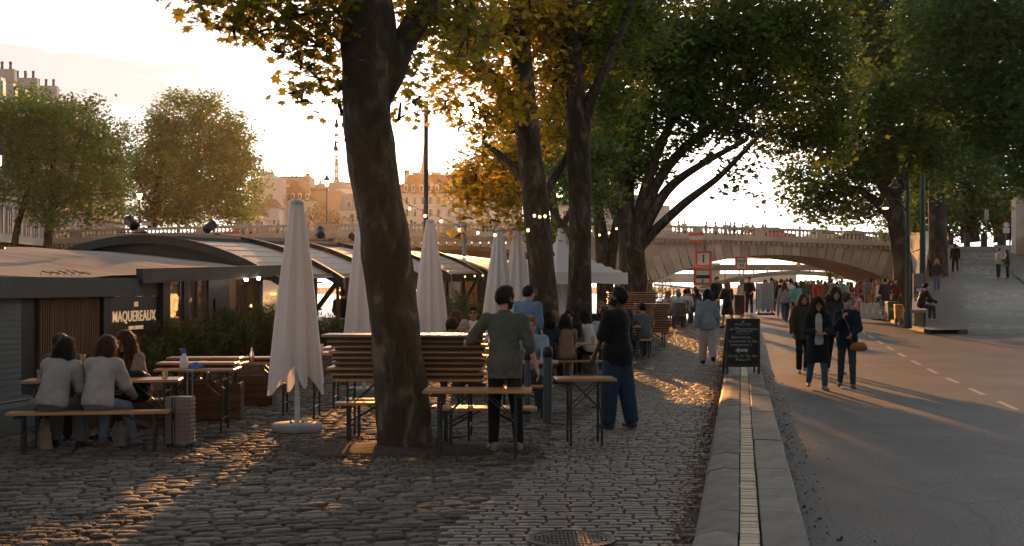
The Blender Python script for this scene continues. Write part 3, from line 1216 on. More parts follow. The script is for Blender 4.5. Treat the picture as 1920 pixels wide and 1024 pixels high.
for px in (566, 579):
    h.window(px, 395, 6, 13)
    h.window(px, 417, 5, 10)
h.chimney(570, 575, 328, 340, 3, 3)
h = Far('house', 'pale tall party wall with chimneys rising behind the dormered roof', 315, 555)
h.poly('wall', [(524, 440), (524, 333), (581, 331), (581, 375), (584, 376), (584, 440)], 0, 8, plaster('plaster_pink', (0.50, 0.40, 0.33)))
h.block('coping', 523, 582, 331, 333.2, -.3, 1, M_tile)
for px, n in ((545, 1), (552, 1), (573, 4)):
    h.chimney(px - 1 - n, px + 1 + n, 329, 333.5, 2, n)
h = Far('house', 'blank beige building between the two bridge lamps', 310, 612)
h.block('wall', 583, 640, 358, 440, 0, 10, P_beige)
h.block('coping', 583, 612, 352, 357.8, -.3, 3, M_tile)
h.block('annex_wall', 612, 640, 360, 440, -1.2, -0.02, plaster('plaster_tan', (0.47, 0.345, 0.25)))
h.chimney(614, 626, 346, 357.5, 3, 3)
h = Far('house', 'grey mansard house with rows of white windows beside the second umbrella', 300, 672)
h.block('wall', 638, 715, 397, 440, 0, 10, P_grey)
h.poly('roof', [(637, 398), (640, 369), (655, 363), (700, 363), (716, 398)], -.3, 10, M_zinc)
for px in (655, 668, 682):
    h.window(px, 383, 7, 11, sill=False, d=-.5)
for px in (660, 672, 684):
    h.window(px, 409, 7, 15)
h.block('cornice', 636, 717, 396.5, 399, -.7, -.3, M_winframe)
h.chimney(690, 706, 352, 364, 3, 5)
h = Far('house', 'grey zinc roofs of far houses between the bridge lamps', 380, 650)
h.block('wall', 585, 730, 352, 430, 0, 10, P_white)
h.poly('roof', [(584, 353), (590, 346), (640, 341), (700, 346), (732, 353)], -.3, 10, M_zinc)
h.chimney(624, 634, 338, 348, 2, 4)
h.chimney(596, 600, 340, 350, 2, 2)
h.chimney(708, 722, 336, 350, 2, 5)
h = Far('house', 'long white building with orange mansard roof and shuttered windows', 320, 860)
h.block('wall', 745, 980, 365, 440, 0, 10, P_white)
h.poly('roof', [(744, 364), (750, 346), (758, 344), (768, 328), (955, 326), (970, 346), (983, 364)], -.3, 10, M_tile_o)
h.block('cornice', 743, 984, 363.4, 366, -.8, -.3, M_winframe)
for i, px in enumerate((762, 776, 791, 806, 820, 846, 872, 896, 920, 944)):
    dm = h.block('dormer', px - 3.4, px + 3.4, 347, 361, -1.8, 1, M_winframe)
    h.block('dormer_pane', px - 1.9, px + 1.9, 350, 360, -1.86, -1.2, M_glass_far, dm)
for px in (763, 778, 793, 807, 822, 842, 862, 884, 900, 916, 934, 952, 970):
    h.window(px, 376, 4.6, 13, shutters=True)
    h.window(px, 399, 4.6, 14, shutters=True)
    h.window(px, 420, 4.6, 8)
h.block('string_course', 745, 980, 386, 387.2, -.4, -.02, M_winframe)
for a, b in ((757, 766), (772, 792), (808, 826), (850, 862), (905, 925)):
    h.chimney(a, b, 323, 345, 1.5, 6)
# pale building behind the vase-shaped tree, gable end showing right of its trunk
h = Far('house', 'grey slate gable of a house behind the spreading tree above the bridge', 200, 1180)
h.block('wall', 1040, 1256, 385, 470, 0, 10, P_cream)
h.poly('roof', [(1036, 386), (1080, 345), (1225, 372), (1240, 386), (1252, 420), (1238, 424), (1226, 386)], -.4, 10, M_zinc)
h.poly('gable', [(1222, 440), (1224, 396), (1240, 388), (1258, 424), (1258, 440)], -1.5, 4, P_cream)
for px in (1060, 1085, 1110, 1140):
    h.window(px, 402, 8, 15)

# mast and church spire
q = MB()
D = 420
kk = D / FPX
b0 = Vector(((631 - 960) * kk, D, 20))
for i in range(4):
    a = math.pi / 2 * i + .6
    q.tube([b0 + Vector((math.cos(a) * .7, math.sin(a) * .7, 0)), b0 + Vector((math.cos(a) * .35, math.sin(a) * .35, CAMH + (535 - 297) * kk - 20))], 0.16, 4)
for i in range(9):
    z = 2.4 * i
    q.box(b0 + Vector((0, 0, 12 + z)), (1.1, 1.1, 0.5 if i % 2 else 0.9))
tag(q.build('radio_mast', mat('mast', (0.35, 0.12, 0.07), 0.8)), 'thin lattice radio mast rising over the rooftops', 'mast')
q = MB()
D = 400
kk = D / FPX
q.lathe([(2.0, 0), (2.0, 8), (2.4, 8.2), (1.5, 12), (0.6, 17), (0.05, 23)], 8, ((796 - 960) * kk, D, CAMH + (535 - 400) * kk))
q.build('church_spire', mat('spire', (0.3, 0.2, 0.15), .8))
tag(bpy.data.objects['church_spire'], 'slender dark church spire behind the tall pole', 'spire')

# big corner building on the island, behind the left tree
M_paris = mat('paris_stone', (0.62, 0.54, 0.44), 0.85, var=0.12, scale=.4, bump=0.15, bscale=4)
LB = thing('apartment_building', 'large pale apartment building with grey zinc roof behind the left tree', 'building', (-39.5, 130, 5.6))
def lbp(u, d, z):   # u along its receding riverside front (0 near .. 1 far corner)
    a = Vector((-3.3, -35.0, 0))
    b = Vector((-8.2, 28.0, 0))
    dirv = (b - a)
    nrm = Vector((dirv.y, -dirv.x, 0)).normalized()
    return a + dirv * u - nrm * d + Vector((0, 0, z))
H0, H1 = 11.4, 17.0
q = MB()
q.add([lbp(0, 0, 0), lbp(1, 0, 0), lbp(1, 0, H0), lbp(0, 0, H0), lbp(0, 12, 0), lbp(1, 12, 0), lbp(1, 12, H0), lbp(0, 12, H0)],
      [(0, 1, 2, 3), (1, 5, 6, 2), (5, 4, 7, 6), (4, 0, 3, 7), (3, 2, 6, 7)])
q.build('wall', M_paris, LB)
q = MB()
q.add([lbp(0, -.3, H0), lbp(1.003, -.3, H0), lbp(1, 2.2, H0 + 3.6), lbp(0, 2.2, H0 + 3.6), lbp(1, 6, H0 + 5.2), lbp(0, 6, H0 + 5.2), lbp(1.003, 12.3, H0), lbp(0, 12.3, H0)],
      [(0, 1, 2, 3), (3, 2, 4, 5), (5, 4, 6, 7), (1, 6, 4, 2), (0, 3, 5, 7)])
LBR = q.build('roof', M_zinc, LB)
for z in (3.9, 7.3, 11.1):
    q = MB()
    q.beam(lbp(0, -.25, z), lbp(1.004, -.25, z), 0.5, 0.35)
    q.build('string_course', M_paris, LB)
for fl, (z, hh) in enumerate(((2.0, 2.4), (5.6, 2.2), (9.4, 2.2))):
    for i in range(24):
        u = (i + .6) / 24.3
        q = MB()
        dv = (lbp(1, 0, 0) - lbp(0, 0, 0)).normalized()
        c_ = lbp(u, 0.0, z)
        rzz = math.atan2(dv.y, dv.x)
        q.box(c_, (1.15, 0.22, hh), rz=rzz)
        w_ = q.build('window', M_glass_far, LB)
        q = MB()
        for sx in (-.62, 0, .62):
            q.box(c_ + dv * sx + Vector((0, 0, 0)) + (lbp(0, -.1, 0) - lbp(0, 0, 0)), (0.12, 0.22, hh + .1), rz=rzz)
        q.build('window_frame', M_winframe, w_)
        if fl:
            q = MB()
            q.box(c_ + Vector((0, 0, -hh * .35)) + (lbp(0, -.3, 0) - lbp(0, 0, 0)), (1.4, 0.06, 0.7), rz=rzz)
            q.build('balcony_rail', mat('wrought_iron', (0.03, 0.03, 0.03), .6), w_)
for i in range(18):
    u = (i + .6) / 18.4
    q = MB()
    dv = (lbp(1, 0, 0) - lbp(0, 0, 0)).normalized()
    rzz = math.atan2(dv.y, dv.x)
    q.box(lbp(u, .7, H0 + 1.7), (1.2, 1.4, 2.2), rz=rzz)
    d_ = q.build('dormer', M_winframe, LBR)
    q = MB()
    q.box(lbp(u, -.05, H0 + 1.7), (0.8, 0.1, 1.6), rz=rzz)
    q.build('dormer_pane', M_glass_far, d_)
for i, u in enumerate((.12, .25, .38, .50, .62, .74, .86, .97)):
    q = MB()
    dv = (lbp(1, 0, 0) - lbp(0, 0, 0)).normalized()
    rzz = math.atan2(dv.y, dv.x)
    hh = 1.3 + (i * 7 % 3) * .35
    q.box(lbp(u, 6.2, H0 + 4.8 + hh / 2), (0.9, 5.0, hh), rz=rzz)
    c_ = q.build('chimney', M_paris, LBR)
    for k_ in range(6):
        q = MB()
        q.lathe([(0.17, 0), (0.13, .4), (0.17, .75), (0.12, .8)], 6, lbp(u, 4.2 + k_ * .8, H0 + 4.8 + hh))
        q.build('chimney_pot', M_pot, c_)

# ================================================================== RESTAURANT BOATS
M_dark = mat('boat_dark_paint', (0.022, 0.028, 0.026), 0.55, var=0.35, scale=3, bump=0.15, bscale=30)
M_dark2 = mat('boat_black_steel', (0.012, 0.014, 0.014), 0.5, var=0.3, scale=5)
M_roofm = mat('roof_membrane', (0.19, 0.15, 0.125), 0.75, spec=0.25, var=0.55, scale=1.4, bump=0.25, bscale=9, streak=(0.6, 2.2, 1))
M_roofpl = mat('roof_planks', (0.33, 0.265, 0.215), 0.6, var=0.15, scale=2.5, bump=0.2, bscale=12, streak=(0.4, 3, 1))
M_slat = mat('slat_wood', (0.16, 0.085, 0.04), 0.6, var=0.3, scale=9, bump=0.2, streak=(1, 1, 0.1))
M_wood = mat('deck_wood', (0.17, 0.10, 0.055), 0.55, var=0.3, scale=7, bump=0.2)
M_glass = mat('window_glass', (0.9, 0.93, 0.92), 0.02, trans=1.0, spec=0.5)
M_pvc = mat('clear_sheet', (0.92, 0.9, 0.86), 0.12, trans=1.0)
M_bulb = mat('warm_bulb', (1, 0.6, 0.2), 0.5, emit=(1.0, 0.50, 0.12), estr=7)
M_lamp = mat('warm_lamp', (1, 0.7, 0.35), 0.5, emit=(1.0, 0.62, 0.22), estr=7)
M_spot = mat('lit_spot', (1, 0.95, 0.8), 0.5, emit=(1.0, 0.93, 0.75), estr=18)
M_sign = mat('sign_face', (0.012, 0.016, 0.015), 0.35)
M_letter = mat('letter_gold', (0.75, 0.52, 0.30), 0.5, emit=(1.0, 0.62, 0.33), estr=0.28)
M_metal = mat('grey_metal', (0.22, 0.22, 0.21), 0.4, metal=0.8, var=0.2, scale=6)
M_concrete = mat('grey_panel', (0.11, 0.125, 0.125), 0.6, var=0.15, scale=3)
M_orange = mat('orange_panel', (0.55, 0.22, 0.06), 0.7, var=0.2, scale=3)

BOAT = thing('restaurant_boat', 'long dark restaurant boat with curved pale roof moored along the quay', 'boat', st(20, -9.9, 0), QROT)
def L(s, t, z):
    return Vector((t + 9.9, s - 20, z))
# hull and deck
q = MB()
q.prism([(-15.6, -1.9), (-9.95, -1.9), (-9.85, -0.2), (-9.85, 0.12), (-15.7, 0.12), (-15.7, -0.2)], lambda a, b, d: L(d, a, b), 7, 46.5)
q.build('hull', M_dark2, BOAT)
q = MB()
q.box(L(26.7, -12.8, 0.16), (5.6, 39, 0.07))
q.build('deck', M_wood, BOAT)
# near low roof: gently rising, thin membrane with edge fascia
q = MB()
n = 18
vs, fs = [], []
for i in range(n + 1):
    s = 7.5 + (25.6 - 7.5) * i / n
    for j in range(7):
        f = j / 6
        vs.append(L(s, -9.66 - 5.6 * f, 1.965 + 0.42 * math.sin(f * 1.9) + (0.02 * math.sin(s * 2.1 + j)) + (0.20 * sm(17.5, 23, s))))
for i in range(n):
    for j in range(6):
        a = i * 7 + j
        fs.append((a, a + 1, a + 8, a + 7))
q.add(vs, fs)
q.build('low_roof', M_roofm, BOAT, smooth=60)
q = MB()
q.box(L(13.4, -9.64, 1.82), (0.09, 11.9, 0.29))
q.build('fascia', M_dark, BOAT)
q = MB()
q.beam(L(19.36, -9.6, 2.0), L(25.8, -9.6, 2.16), 0.12, 0.24)
q.build('fascia', M_dark, BOAT)
q = MB()
for i in range(6):
    q.tube([L(16.6 + i * .22 + random.uniform(-.05, .05), -9.72, 2.0), L(16.72 + i * .22, -9.78, 2.06 + random.uniform(-.02, .05)), L(16.85 + i * .22, -9.7, 2.02)], 0.009, 4)
q.build('vine_twig', M_wood, BOAT)
# soffit / ceiling under the low roof
q = MB()
q.add([L(7.5, -9.7, 1.68), L(19.4, -9.7, 1.68), L(19.4, -15.5, 1.68), L(7.5, -15.5, 1.68)], [(0, 1, 2, 3)])
q.add([L(19.4, -9.7, 1.97), L(25.6, -9.7, 2.05), L(25.6, -15.5, 2.05), L(19.4, -15.5, 1.97)], [(0, 1, 2, 3)])
q.build('ceiling', M_dark, BOAT)
# closed front: wall panels
def panel(name, s0, s1, z0, z1, m, t=-9.9, th=0.06):
    q = MB()
    q.box(L((s0 + s1) / 2, t, (z0 + z1) / 2), (th, s1 - s0, z1 - z0))
    return q.build(name, m, BOAT)
panel('wall_panel', 8, 15.0, -0.1, 1.67, M_slat)
panel('wall_panel', 15.0, 16.3, -0.1, 1.67, M_dark2)
sh = panel('shutter', 15.35, 16.25, 0.15, 1.66, M_concrete, t=-9.85)
for i in range(18):
    q = MB()
    q.box(L(15.8, -9.815, 0.2 + i * .08), (0.02, 0.86, 0.05))
    q.build('shutter_slat', M_concrete, sh)
panel('wall_panel', 16.3, 18.55, -0.1, 1.67, M_dark2)
sw_ = panel('slat_frame', 16.72, 18.45, -0.05, 1.66, M_dark, t=-9.86, th=0.03)
for i in range(26):
    q = MB()
    q.box(L(16.75 + i * .0665, -9.825, 0.8), (0.035, 0.03, 1.68))
    q.build('slat', M_slat, sw_)
panel('post', 18.5, 18.72, -0.1, 1.95, M_dark2, t=-9.84, th=0.14)
sg = panel('sign_board', 18.74, 20.55, -0.1, 1.66, M_sign, t=-9.88)
panel('transom', 18.72, 20.6, 1.67, 1.97, M_dark, t=-9.88)
def letters(txt, s, z, size, m, parent, sx=1.0, bold=0.0, t=-9.84):
    me = text_mesh(txt, size, m, bold=bold, extrude=0.006)
    o = link('lettering', me, parent)
    # text lies in its XY plane; stand it up facing +X of the boat frame (towards the quay)
    o.matrix_parent_inverse = Matrix.Identity(4)
    o.matrix_local = Matrix.Translation(L(s, t, z)) @ Matrix.Rotation(R(90), 4, 'Z') @ Matrix.Rotation(R(90), 4, 'X') @ Matrix.Diagonal((sx, 1, 1, 1))
    return o
letters('LES', 19.72, 1.535, 0.11, M_letter, sg, 0.8, 0.002)
letters('MAQUEREAUX', 19.67, 1.335, 0.25, M_letter, sg, 0.88, 0.002)
letters('RIVE DROITE', 19.72, 1.15, 0.085, M_letter, sg, 1.0, 0.001)
panel('post', 20.58, 20.86, -0.1, 2.0, M_dark2, t=-9.84, th=0.14)
for s0, s1 in ((20.86, 21.55), (21.75, 22.1), (22.16, 22.62)):
    w_ = panel('window', s0, s1, 0.85, 1.98, M_glass, th=0.008)
    panel('window_sill', s0, s1, -0.1, 0.85, M_dark)
for s0, s1 in ((21.55, 21.75), (22.1, 22.16), (22.62, 22.8)):
    panel('mullion', s0, s1, -0.1, 2.0, M_dark2, t=-9.88, th=0.1)
panel('wall_panel', 22.8, 23.7, -0.1, 2.0, M_dark2)
panel('menu_panel', 22.95, 23.45, 0.9, 1.6, M_sign, t=-9.85, th=0.03)
panel('door', 23.75, 24.1, -0.1, 1.95, M_slat, t=-9.92)
panel('orange_panel', 24.15, 24.75, 0.1, 1.9, M_orange, t=-10.5)
panel('post', 25.0, 25.2, -0.1, 2.1, M_dark2, t=-9.84, th=0.16)
panel('inner_screen', 20.9, 22.6, 0.2, 0.9, M_wood, t=-12.2)
panel('inner_bar', 22.9, 24.9, 0.2, 1.2, M_wood, t=-11.3, th=0.5)
# wall at the stern side: posts only, the river shows through
for s in np.arange(19.6, 46, 2.1):
    q = MB()
    q.box(L(s, -15.5, 1.1), (0.09, 0.09, 2.0))
    q.build('post', M_dark2, BOAT)
q = MB()
q.beam(L(19.4, -15.5, 1.75), L(46, -15.5, 1.95), 0.05, 0.06)
q.beam(L(19.4, -15.5, 0.95), L(46, -15.5, 0.95), 0.05, 0.06)
q.build('rear_rail', M_dark2, BOAT)
# barrel vault over the terrace
def vz(t, s):
    return 2.0 + 0.89 * (1 - ((t + 12.5) / 3.05) ** 2) + 0.0155 * (s - 25.5)
vs, fs = [], []
n, mm = 26, 20
for i in range(n + 1):
    s = 25.6 + 20.5 * i / n
    for j in range(mm + 1):
        t = -9.42 - 6.16 * j / mm
        vs.append(L(s, t, vz(t, s)))
for i in range(n):
    for j in range(mm):
        a = i * (mm + 1) + j
        fs.append((a, a + 1, a + mm + 2, a + mm + 1))
q = MB()
q.add(vs, fs)
VA = q.build('vault_roof', M_roofpl, BOAT, smooth=60)
# plank seams running along the vault
for j in range(1, 9):
    t = -9.42 - 0.33 * j
    q = MB()
    q.tube([L(25.7 + i * 4.05, t, vz(t, 25.7 + i * 4.05) + 0.004) for i in range(6)], 0.008, 4)
    q.build('seam', M_metal, VA)
# gable end facing the camera
pts = [(t, vz(t, 25.5)) for t in np.linspace(-9.42, -15.58, 25)]
q = MB()
q.prism([(-9.42, 1.95)] + pts[1:-1] + [(-15.58, 1.95)], lambda a, b, d: L(d, a, b), 25.5, 25.58)
q.build('gable', M_dark, BOAT)
# timber ribs standing proud, with projecting ends and struts
for k, s in enumerate((25.35, 29.0, 32.6, 36.4, 40.3, 45.6)):
    q = MB()
    P = []
    for t in np.linspace(-9.2, -15.8, 27):
        P.append((t, vz(t, s)))
    poly = [(t, z + 0.13) for t, z in P] + [(t, z - 0.16) for t, z in reversed(P)]
    for i in range(len(P) - 1):
        a0, a1 = P[i], P[i + 1]
        q.prism([(a0[0], a0[1] - .15), (a0[0], a0[1] + (.03 if k == 0 else .12)), (a1[0], a1[1] + (.03 if k == 0 else .12)), (a1[0], a1[1] - .15)], lambda a, b, d: L(d, a, b), s - .08, s + .08)
    q.build('rib', M_dark, BOAT)
    if k:
        q = MB()
        q.box(L(s, -9.95, 1.0), (0.12, 0.12, 2.1))
        q.build('post', M_dark2, BOAT)
        q = MB()
        q.beam(L(s, -9.95, 1.2), L(s, -9.4, vz(-9.4, s) - .12), 0.09, 0.1)
        q.build('strut', M_dark2, BOAT)
for s in (27.2, 30.8, 34.5, 38.4, 43):
    q = MB()
    q.box(L(s, -9.95, 1.05), (0.07, 0.07, 1.95))
    q.build('post', M_dark2, BOAT)
q = MB()
q.beam(L(25.6, -9.95, 2.02), L(46, -9.95, 2.3), 0.1, 0.12)
q.build('eave_beam', M_dark2, BOAT)
q = MB()
q.beam(L(25.6, -9.5, vz(-9.5, 25.6) + .02), L(46, -9.5, vz(-9.5, 46) + .02), 0.05, 0.06)
q.build('gutter', M_metal, BOAT)
q = MB()
q.beam(L(25.6, -12.5, 2.93), L(46.2, -12.5, 3.25), 1.5, 0.07)
q.build('ridge_cap', M_roofpl, BOAT)
q = MB()
q.beam(L(25.6, -11.6, 2.80), L(46.2, -11.6, 3.12), 0.12, 0.16)
q.build('ridge_side', M_dark, BOAT)
# lower front: solid dado, clear roll-down sheets above
for k, (s0, s1) in enumerate(((25.6, 28.9), (29.1, 32.5), (32.7, 36.3), (36.5, 40.2), (40.4, 45.5))):
    panel('dado', s0, s1, -0.1, 0.72, M_wood, t=-9.98)
    q = MB()
    q.box(L((s0 + s1) / 2, -9.97, 1.35), (0.004, s1 - s0, 1.2))
    if k % 2 == 0:
        q.build('clear_sheet', M_pvc, BOAT)
# guard rail on the quay edge
q = MB()
for z in (0.55, 0.8, 1.05):
    q.tube([L(25.2, -9.35, z), L(33, -9.35, z)], 0.018, 6)
for s in (25.2, 27.2, 29.2, 31.2, 33):
    q.tube([L(s, -9.35, 0), L(s, -9.35, 1.05)], 0.02, 6)
q.build('guard_rail', M_metal, BOAT)
# lamps inside: bulbs on flex, candles, and the two small spots under the eave
rl = random.Random(4)
for i in range(30):
    s, t = rl.uniform(20.9, 45), rl.uniform(-14.8, -10.4)
    z = rl.uniform(1.35, 1.75)
    q = MB()
    q.ball((0, 0, 0), 0.038, 8)
    b = q.build('bulb', M_bulb, BOAT, loc=L(s, t, z))
    q = MB()
    q.tube([(0, 0, 0.03), (0, 0, 0.32)], 0.005, 4)
    q.build('flex', M_dark2, b)
for i in range(10):
    s, t = rl.uniform(20.9, 44), rl.uniform(-12, -10.5)
    q = MB()
    q.lathe([(0.03, 0), (0.035, 0.05), (0.025, 0.09), (0.0, 0.11)], 8)
    q.build('candle', M_lamp, BOAT, loc=L(s, t, 0.94))
for i in range(7):
    s = 21.3 + i * 3.4
    q = MB()
    q.box((0, 0, 0.71), (0.75, 1.3, 0.04))
    q.tube([(0, 0, 0), (0, 0, 0.7)], 0.04, 8)
    q.lathe([(0.26, 0), (0.26, 0.02), (0.04, 0.03)], 12)
    q.build('table', M_wood, BOAT, loc=L(s, -11.2, 0.2))
for s, z in ((23.7, 1.93), (24.35, 1.96)):
    q = MB()
    q.lathe([(0.03, 0), (0.045, 0.05), (0.0, 0.055)], 8)
    q.build('eave_spot', M_spot, BOAT, loc=L(s, -9.52, z))
# warm light from those lamps
for s, t in ((21.7, -11.6), (24.6, -11), (31, -12.2), (39, -12.2)):
    ld = bpy.data.lights.new('boat_lamp', 'POINT')
    ld.energy = 45
    ld.color = (1.0, 0.5, 0.16)
    ld.shadow_soft_size = 0.035
    lo = bpy.data.objects.new('boat_lamp', ld)
    COL.objects.link(lo)
    lo.parent = BOAT
    lo.location = L(s, t, 1.55)

# grey landing step at the quay edge, far left
q = MB()
q.box((0, 0, 0.17), (1.0, 2.6, 0.34))
q.tube([(0.52, -1.2, 0), (0.52, -1.2, 0.42), (0.52, 1.2, 0.42), (0.52, 1.2, 0)], 0.018, 6, mi=1)
p = st(14.9, -9.35)
tag(q.build('landing_step', [M_concrete, M_dark2], loc=(p.x, p.y, 0), rz=QROT), 'grey landing step with low rail at the far left below the shutter', 'step')

# second boat further on
B2T = thing('restaurant_boat', 'smaller dark boat with arched roof behind the closed white umbrellas', 'boat', st(48.5, -12.6, 0), QROT)
q = MB()
q.prism([(-3, -1.9), (2.6, -1.9), (2.8, 0.3), (-3.2, 0.3)], lambda a, b, d: Vector((a, d, b)), 0, 22)
q.build('hull', M_dark2, B2T)
q = MB()
arc = [(x, 2.35 + 0.75 * (1 - (x / 3.2) ** 2)) for x in np.linspace(-3.2, 3.2, 17)]
for i in range(16):
    a, b = arc[i], arc[i + 1]
    q.prism([(a[0], a[1]), (a[0], a[1] + .07), (b[0], b[1] + .07), (b[0], b[1])], lambda a_, b_, d: Vector((a_, d, b_)), -0.6, 22)
q.build('roof', mat('white_roof', (0.62, 0.6, 0.58), 0.5, var=.1), B2T)
q = MB()
q.prism([(-3.0, 0.3)] + [(x * .95, z - .05) for x, z in arc] + [(3.0, 0.3)], lambda a, b, d: Vector((a, d, b)), 0.2, 0.3)
q.build('front_wall', M_dark, B2T)
for x in (-2, -0.7, 0.7, 2):
    q = MB()
    q.box((x, 0.17, 1.55), (1.0, 0.05, 0.9))
    q.build('window', M_orange if x > 1 else M_glass_far, B2T)  # right-hand pane: glow of a lit window put into plain orange paint
for x in (-2.9, 2.9):
    q = MB()
    q.box((x, 11, 1.3), (0.08, 21, 2.1))
    q.build('side_wall', M_dark, B2T)
q = MB()
q.tube([(1.6, 2, 3.0), (1.6, 2, 4.2)], 0.09, 10)
q.lathe([(0.12, 4.2), (0.12, 4.3), (0.0, 4.42)], 10, (1.6, 2, 0))
q.build('funnel', M_metal, B2T, smooth=40)

# stage spotlights standing on the ridge
M_black = mat('black_plastic', (0.012, 0.012, 0.013), 0.5)
def spotlight(px, py, y, rz, label, sc=1.0):
    o = thing('stage_spotlight', label, 'spotlight', pt(px, py, y), rz, 'spotlights on the boat roof')
    o.scale = (sc,) * 3
    q = MB()
    q.box((0, 0, 0.015), (0.95, 0.12, 0.03))
    q.box((0.35, 0, 0.045), (0.14, 0.1, 0.05))
    q.build('base', M_black, o)
    q = MB()
    q.tube([(-.15, 0, 0.03), (-.16, 0, 0.25)], 0.012, 6)
    q.tube([(.15, 0, 0.03), (.16, 0, 0.25)], 0.012, 6)
    q.build('yoke', M_black, o)
    q = MB()
    q.tube([(0, -.16, 0.18), (0, -.14, 0.2), (0, 0.12, 0.34), (0, 0.2, 0.38)], [0.10, 0.15, 0.15, 0.17], 12)
    b = q.build('lamp_body', M_black, o, smooth=40)
    q = MB()
    q.tube([(-.16, 0, 0.25), (-.3, 0, 0.12), (-.32, 0.02, 0.03)], 0.008, 4)
    q.build('cable', M_black, o)
spotlight(248, 437, 26.9, 0.7, 'black stage spotlight on the roof ridge nearest the left trees', 0.72)
spotlight(392, 442, 30.6, -0.4, 'black stage spotlight on the roof next to the red and white sign', 0.72)
spotlight(601, 452, 38.5, 0.2, 'black stage spotlight on the roof between the first two umbrellas', 0.85)
spotlight(664, 457, 41, 0.9, 'small black spotlight on the roof just left of the second umbrella', 0.7)
spotlight(3, 486, 23.6, 0.5, 'black roof fitting cut by the left edge of the photo', 0.5)

# ================================================================== TREES
def bark(name, c1, c2, sc, dark):
    m = bpy.data.materials.new(name)
    m.use_nodes = True
    t = m.node_tree
    N, Lk = t.nodes, t.links
    b = N['Principled BSDF']
    b.inputs['Roughness'].default_value = 0.9
    b.inputs['Specular IOR Level'].default_value = 0.2
    co = N.new('ShaderNodeTexCoord')
    mp_ = N.new('ShaderNodeMapping')
    mp_.inputs['Scale'].default_value = (sc, sc, sc * 0.42)
    Lk.new(co.outputs['Object'], mp_.inputs['Vector'])
    n1 = N.new('ShaderNodeTexNoise')
    n1.inputs['Scale'].default_value = 2.2
    n1.inputs['Detail'].default_value = 5
    n1.inputs['Distortion'].default_value = 0.8
    Lk.new(mp_.outputs['Vector'], n1.inputs['Vector'])
    rp = N.new('ShaderNodeValToRGB')
    e = rp.color_ramp.elements
    e[0].position, e[0].color = 0.44, (*dark, 1)
    e[1].position, e[1].color = 0.64, (*c2, 1)
    x = e.new(0.58)
    x.color = (*c1, 1)
    Lk.new(n1.outputs['Fac'], rp.inputs['Fac'])
    n2 = N.new('ShaderNodeTexNoise')
    n2.inputs['Scale'].default_value = 20
    n2.inputs['Detail'].default_value = 6
    Lk.new(mp_.outputs['Vector'], n2.inputs['Vector'])
    mx = N.new('ShaderNodeMix')
    mx.data_type = 'RGBA'
    mx.blend_type = 'MULTIPLY'
    mx.inputs['Factor'].default_value = 0.55
    Lk.new(rp.outputs['Color'], mx.inputs[6])
    Lk.new(n2.outputs['Color'], mx.inputs[7])
    Lk.new(mx.outputs[2], b.inputs['Base Color'])
    bp = N.new('ShaderNodeBump')
    bp.inputs['Strength'].default_value = 0.9
    bp.inputs['Distance'].default_value = 0.03
    Lk.new(n2.outputs['Fac'], bp.inputs['Height'])
    Lk.new(bp.outputs['Normal'], b.inputs['Normal'])
    return m
M_bark = bark('plane_bark', (0.12, 0.094, 0.066), (0.21, 0.17, 0.12), 2.4, (0.075, 0.056, 0.038))
M_bark2 = bark('grey_bark', (0.10, 0.085, 0.065), (0.16, 0.13, 0.10), 1.2, (0.06, 0.05, 0.038))
LF_near = leafmat('leaf_plane', (0.046, 0.092, 0.018), (0.50, 0.40, 0.03))
LF_glow = leafmat('leaf_painted_glow', (0.050, 0.090, 0.018), (0.78, 0.52, 0.04), fac=0.6)  # orange glow round the sun put into this tree's leaf colour and translucency
LF_mid = leafmat('leaf_canopy', (0.038, 0.092, 0.024), (0.24, 0.29, 0.03))
LF_right = leafmat('leaf_right_bank', (0.036, 0.098, 0.032), (0.16, 0.27, 0.03))
LF_isl = leafmat('leaf_island', (0.09, 0.20, 0.04), (0.30, 0.46, 0.05))
LF_round = leafmat('leaf_round_tree', (0.065, 0.15, 0.03), (0.30, 0.42, 0.05))
LF_ole = leafmat('leaf_oleander', (0.045, 0.075, 0.035), (0.16, 0.2, 0.05))
LF_bush = leafmat('leaf_far_bush', (0.16, 0.15, 0.09), (0.4, 0.32, 0.15))

def spline(P, n):
    """smooth path through control points (x,y,z,r)"""
    P = [np.array(p, float) for p in P]
    P = [2 * P[0] - P[1]] + P + [2 * P[-1] - P[-2]]
    outp = []
    for i in range(1, len(P) - 2):
        for k in range(n):
            t = k / n
            a, b, c, d = P[i - 1], P[i], P[i + 1], P[i + 2]
            outp.append(0.5 * (2 * b + (c - a) * t + (2 * a - 5 * b + 4 * c - d) * t * t + (3 * b - a - 3 * c + d) * t ** 3))
    outp.append(P[-2])
    return outp

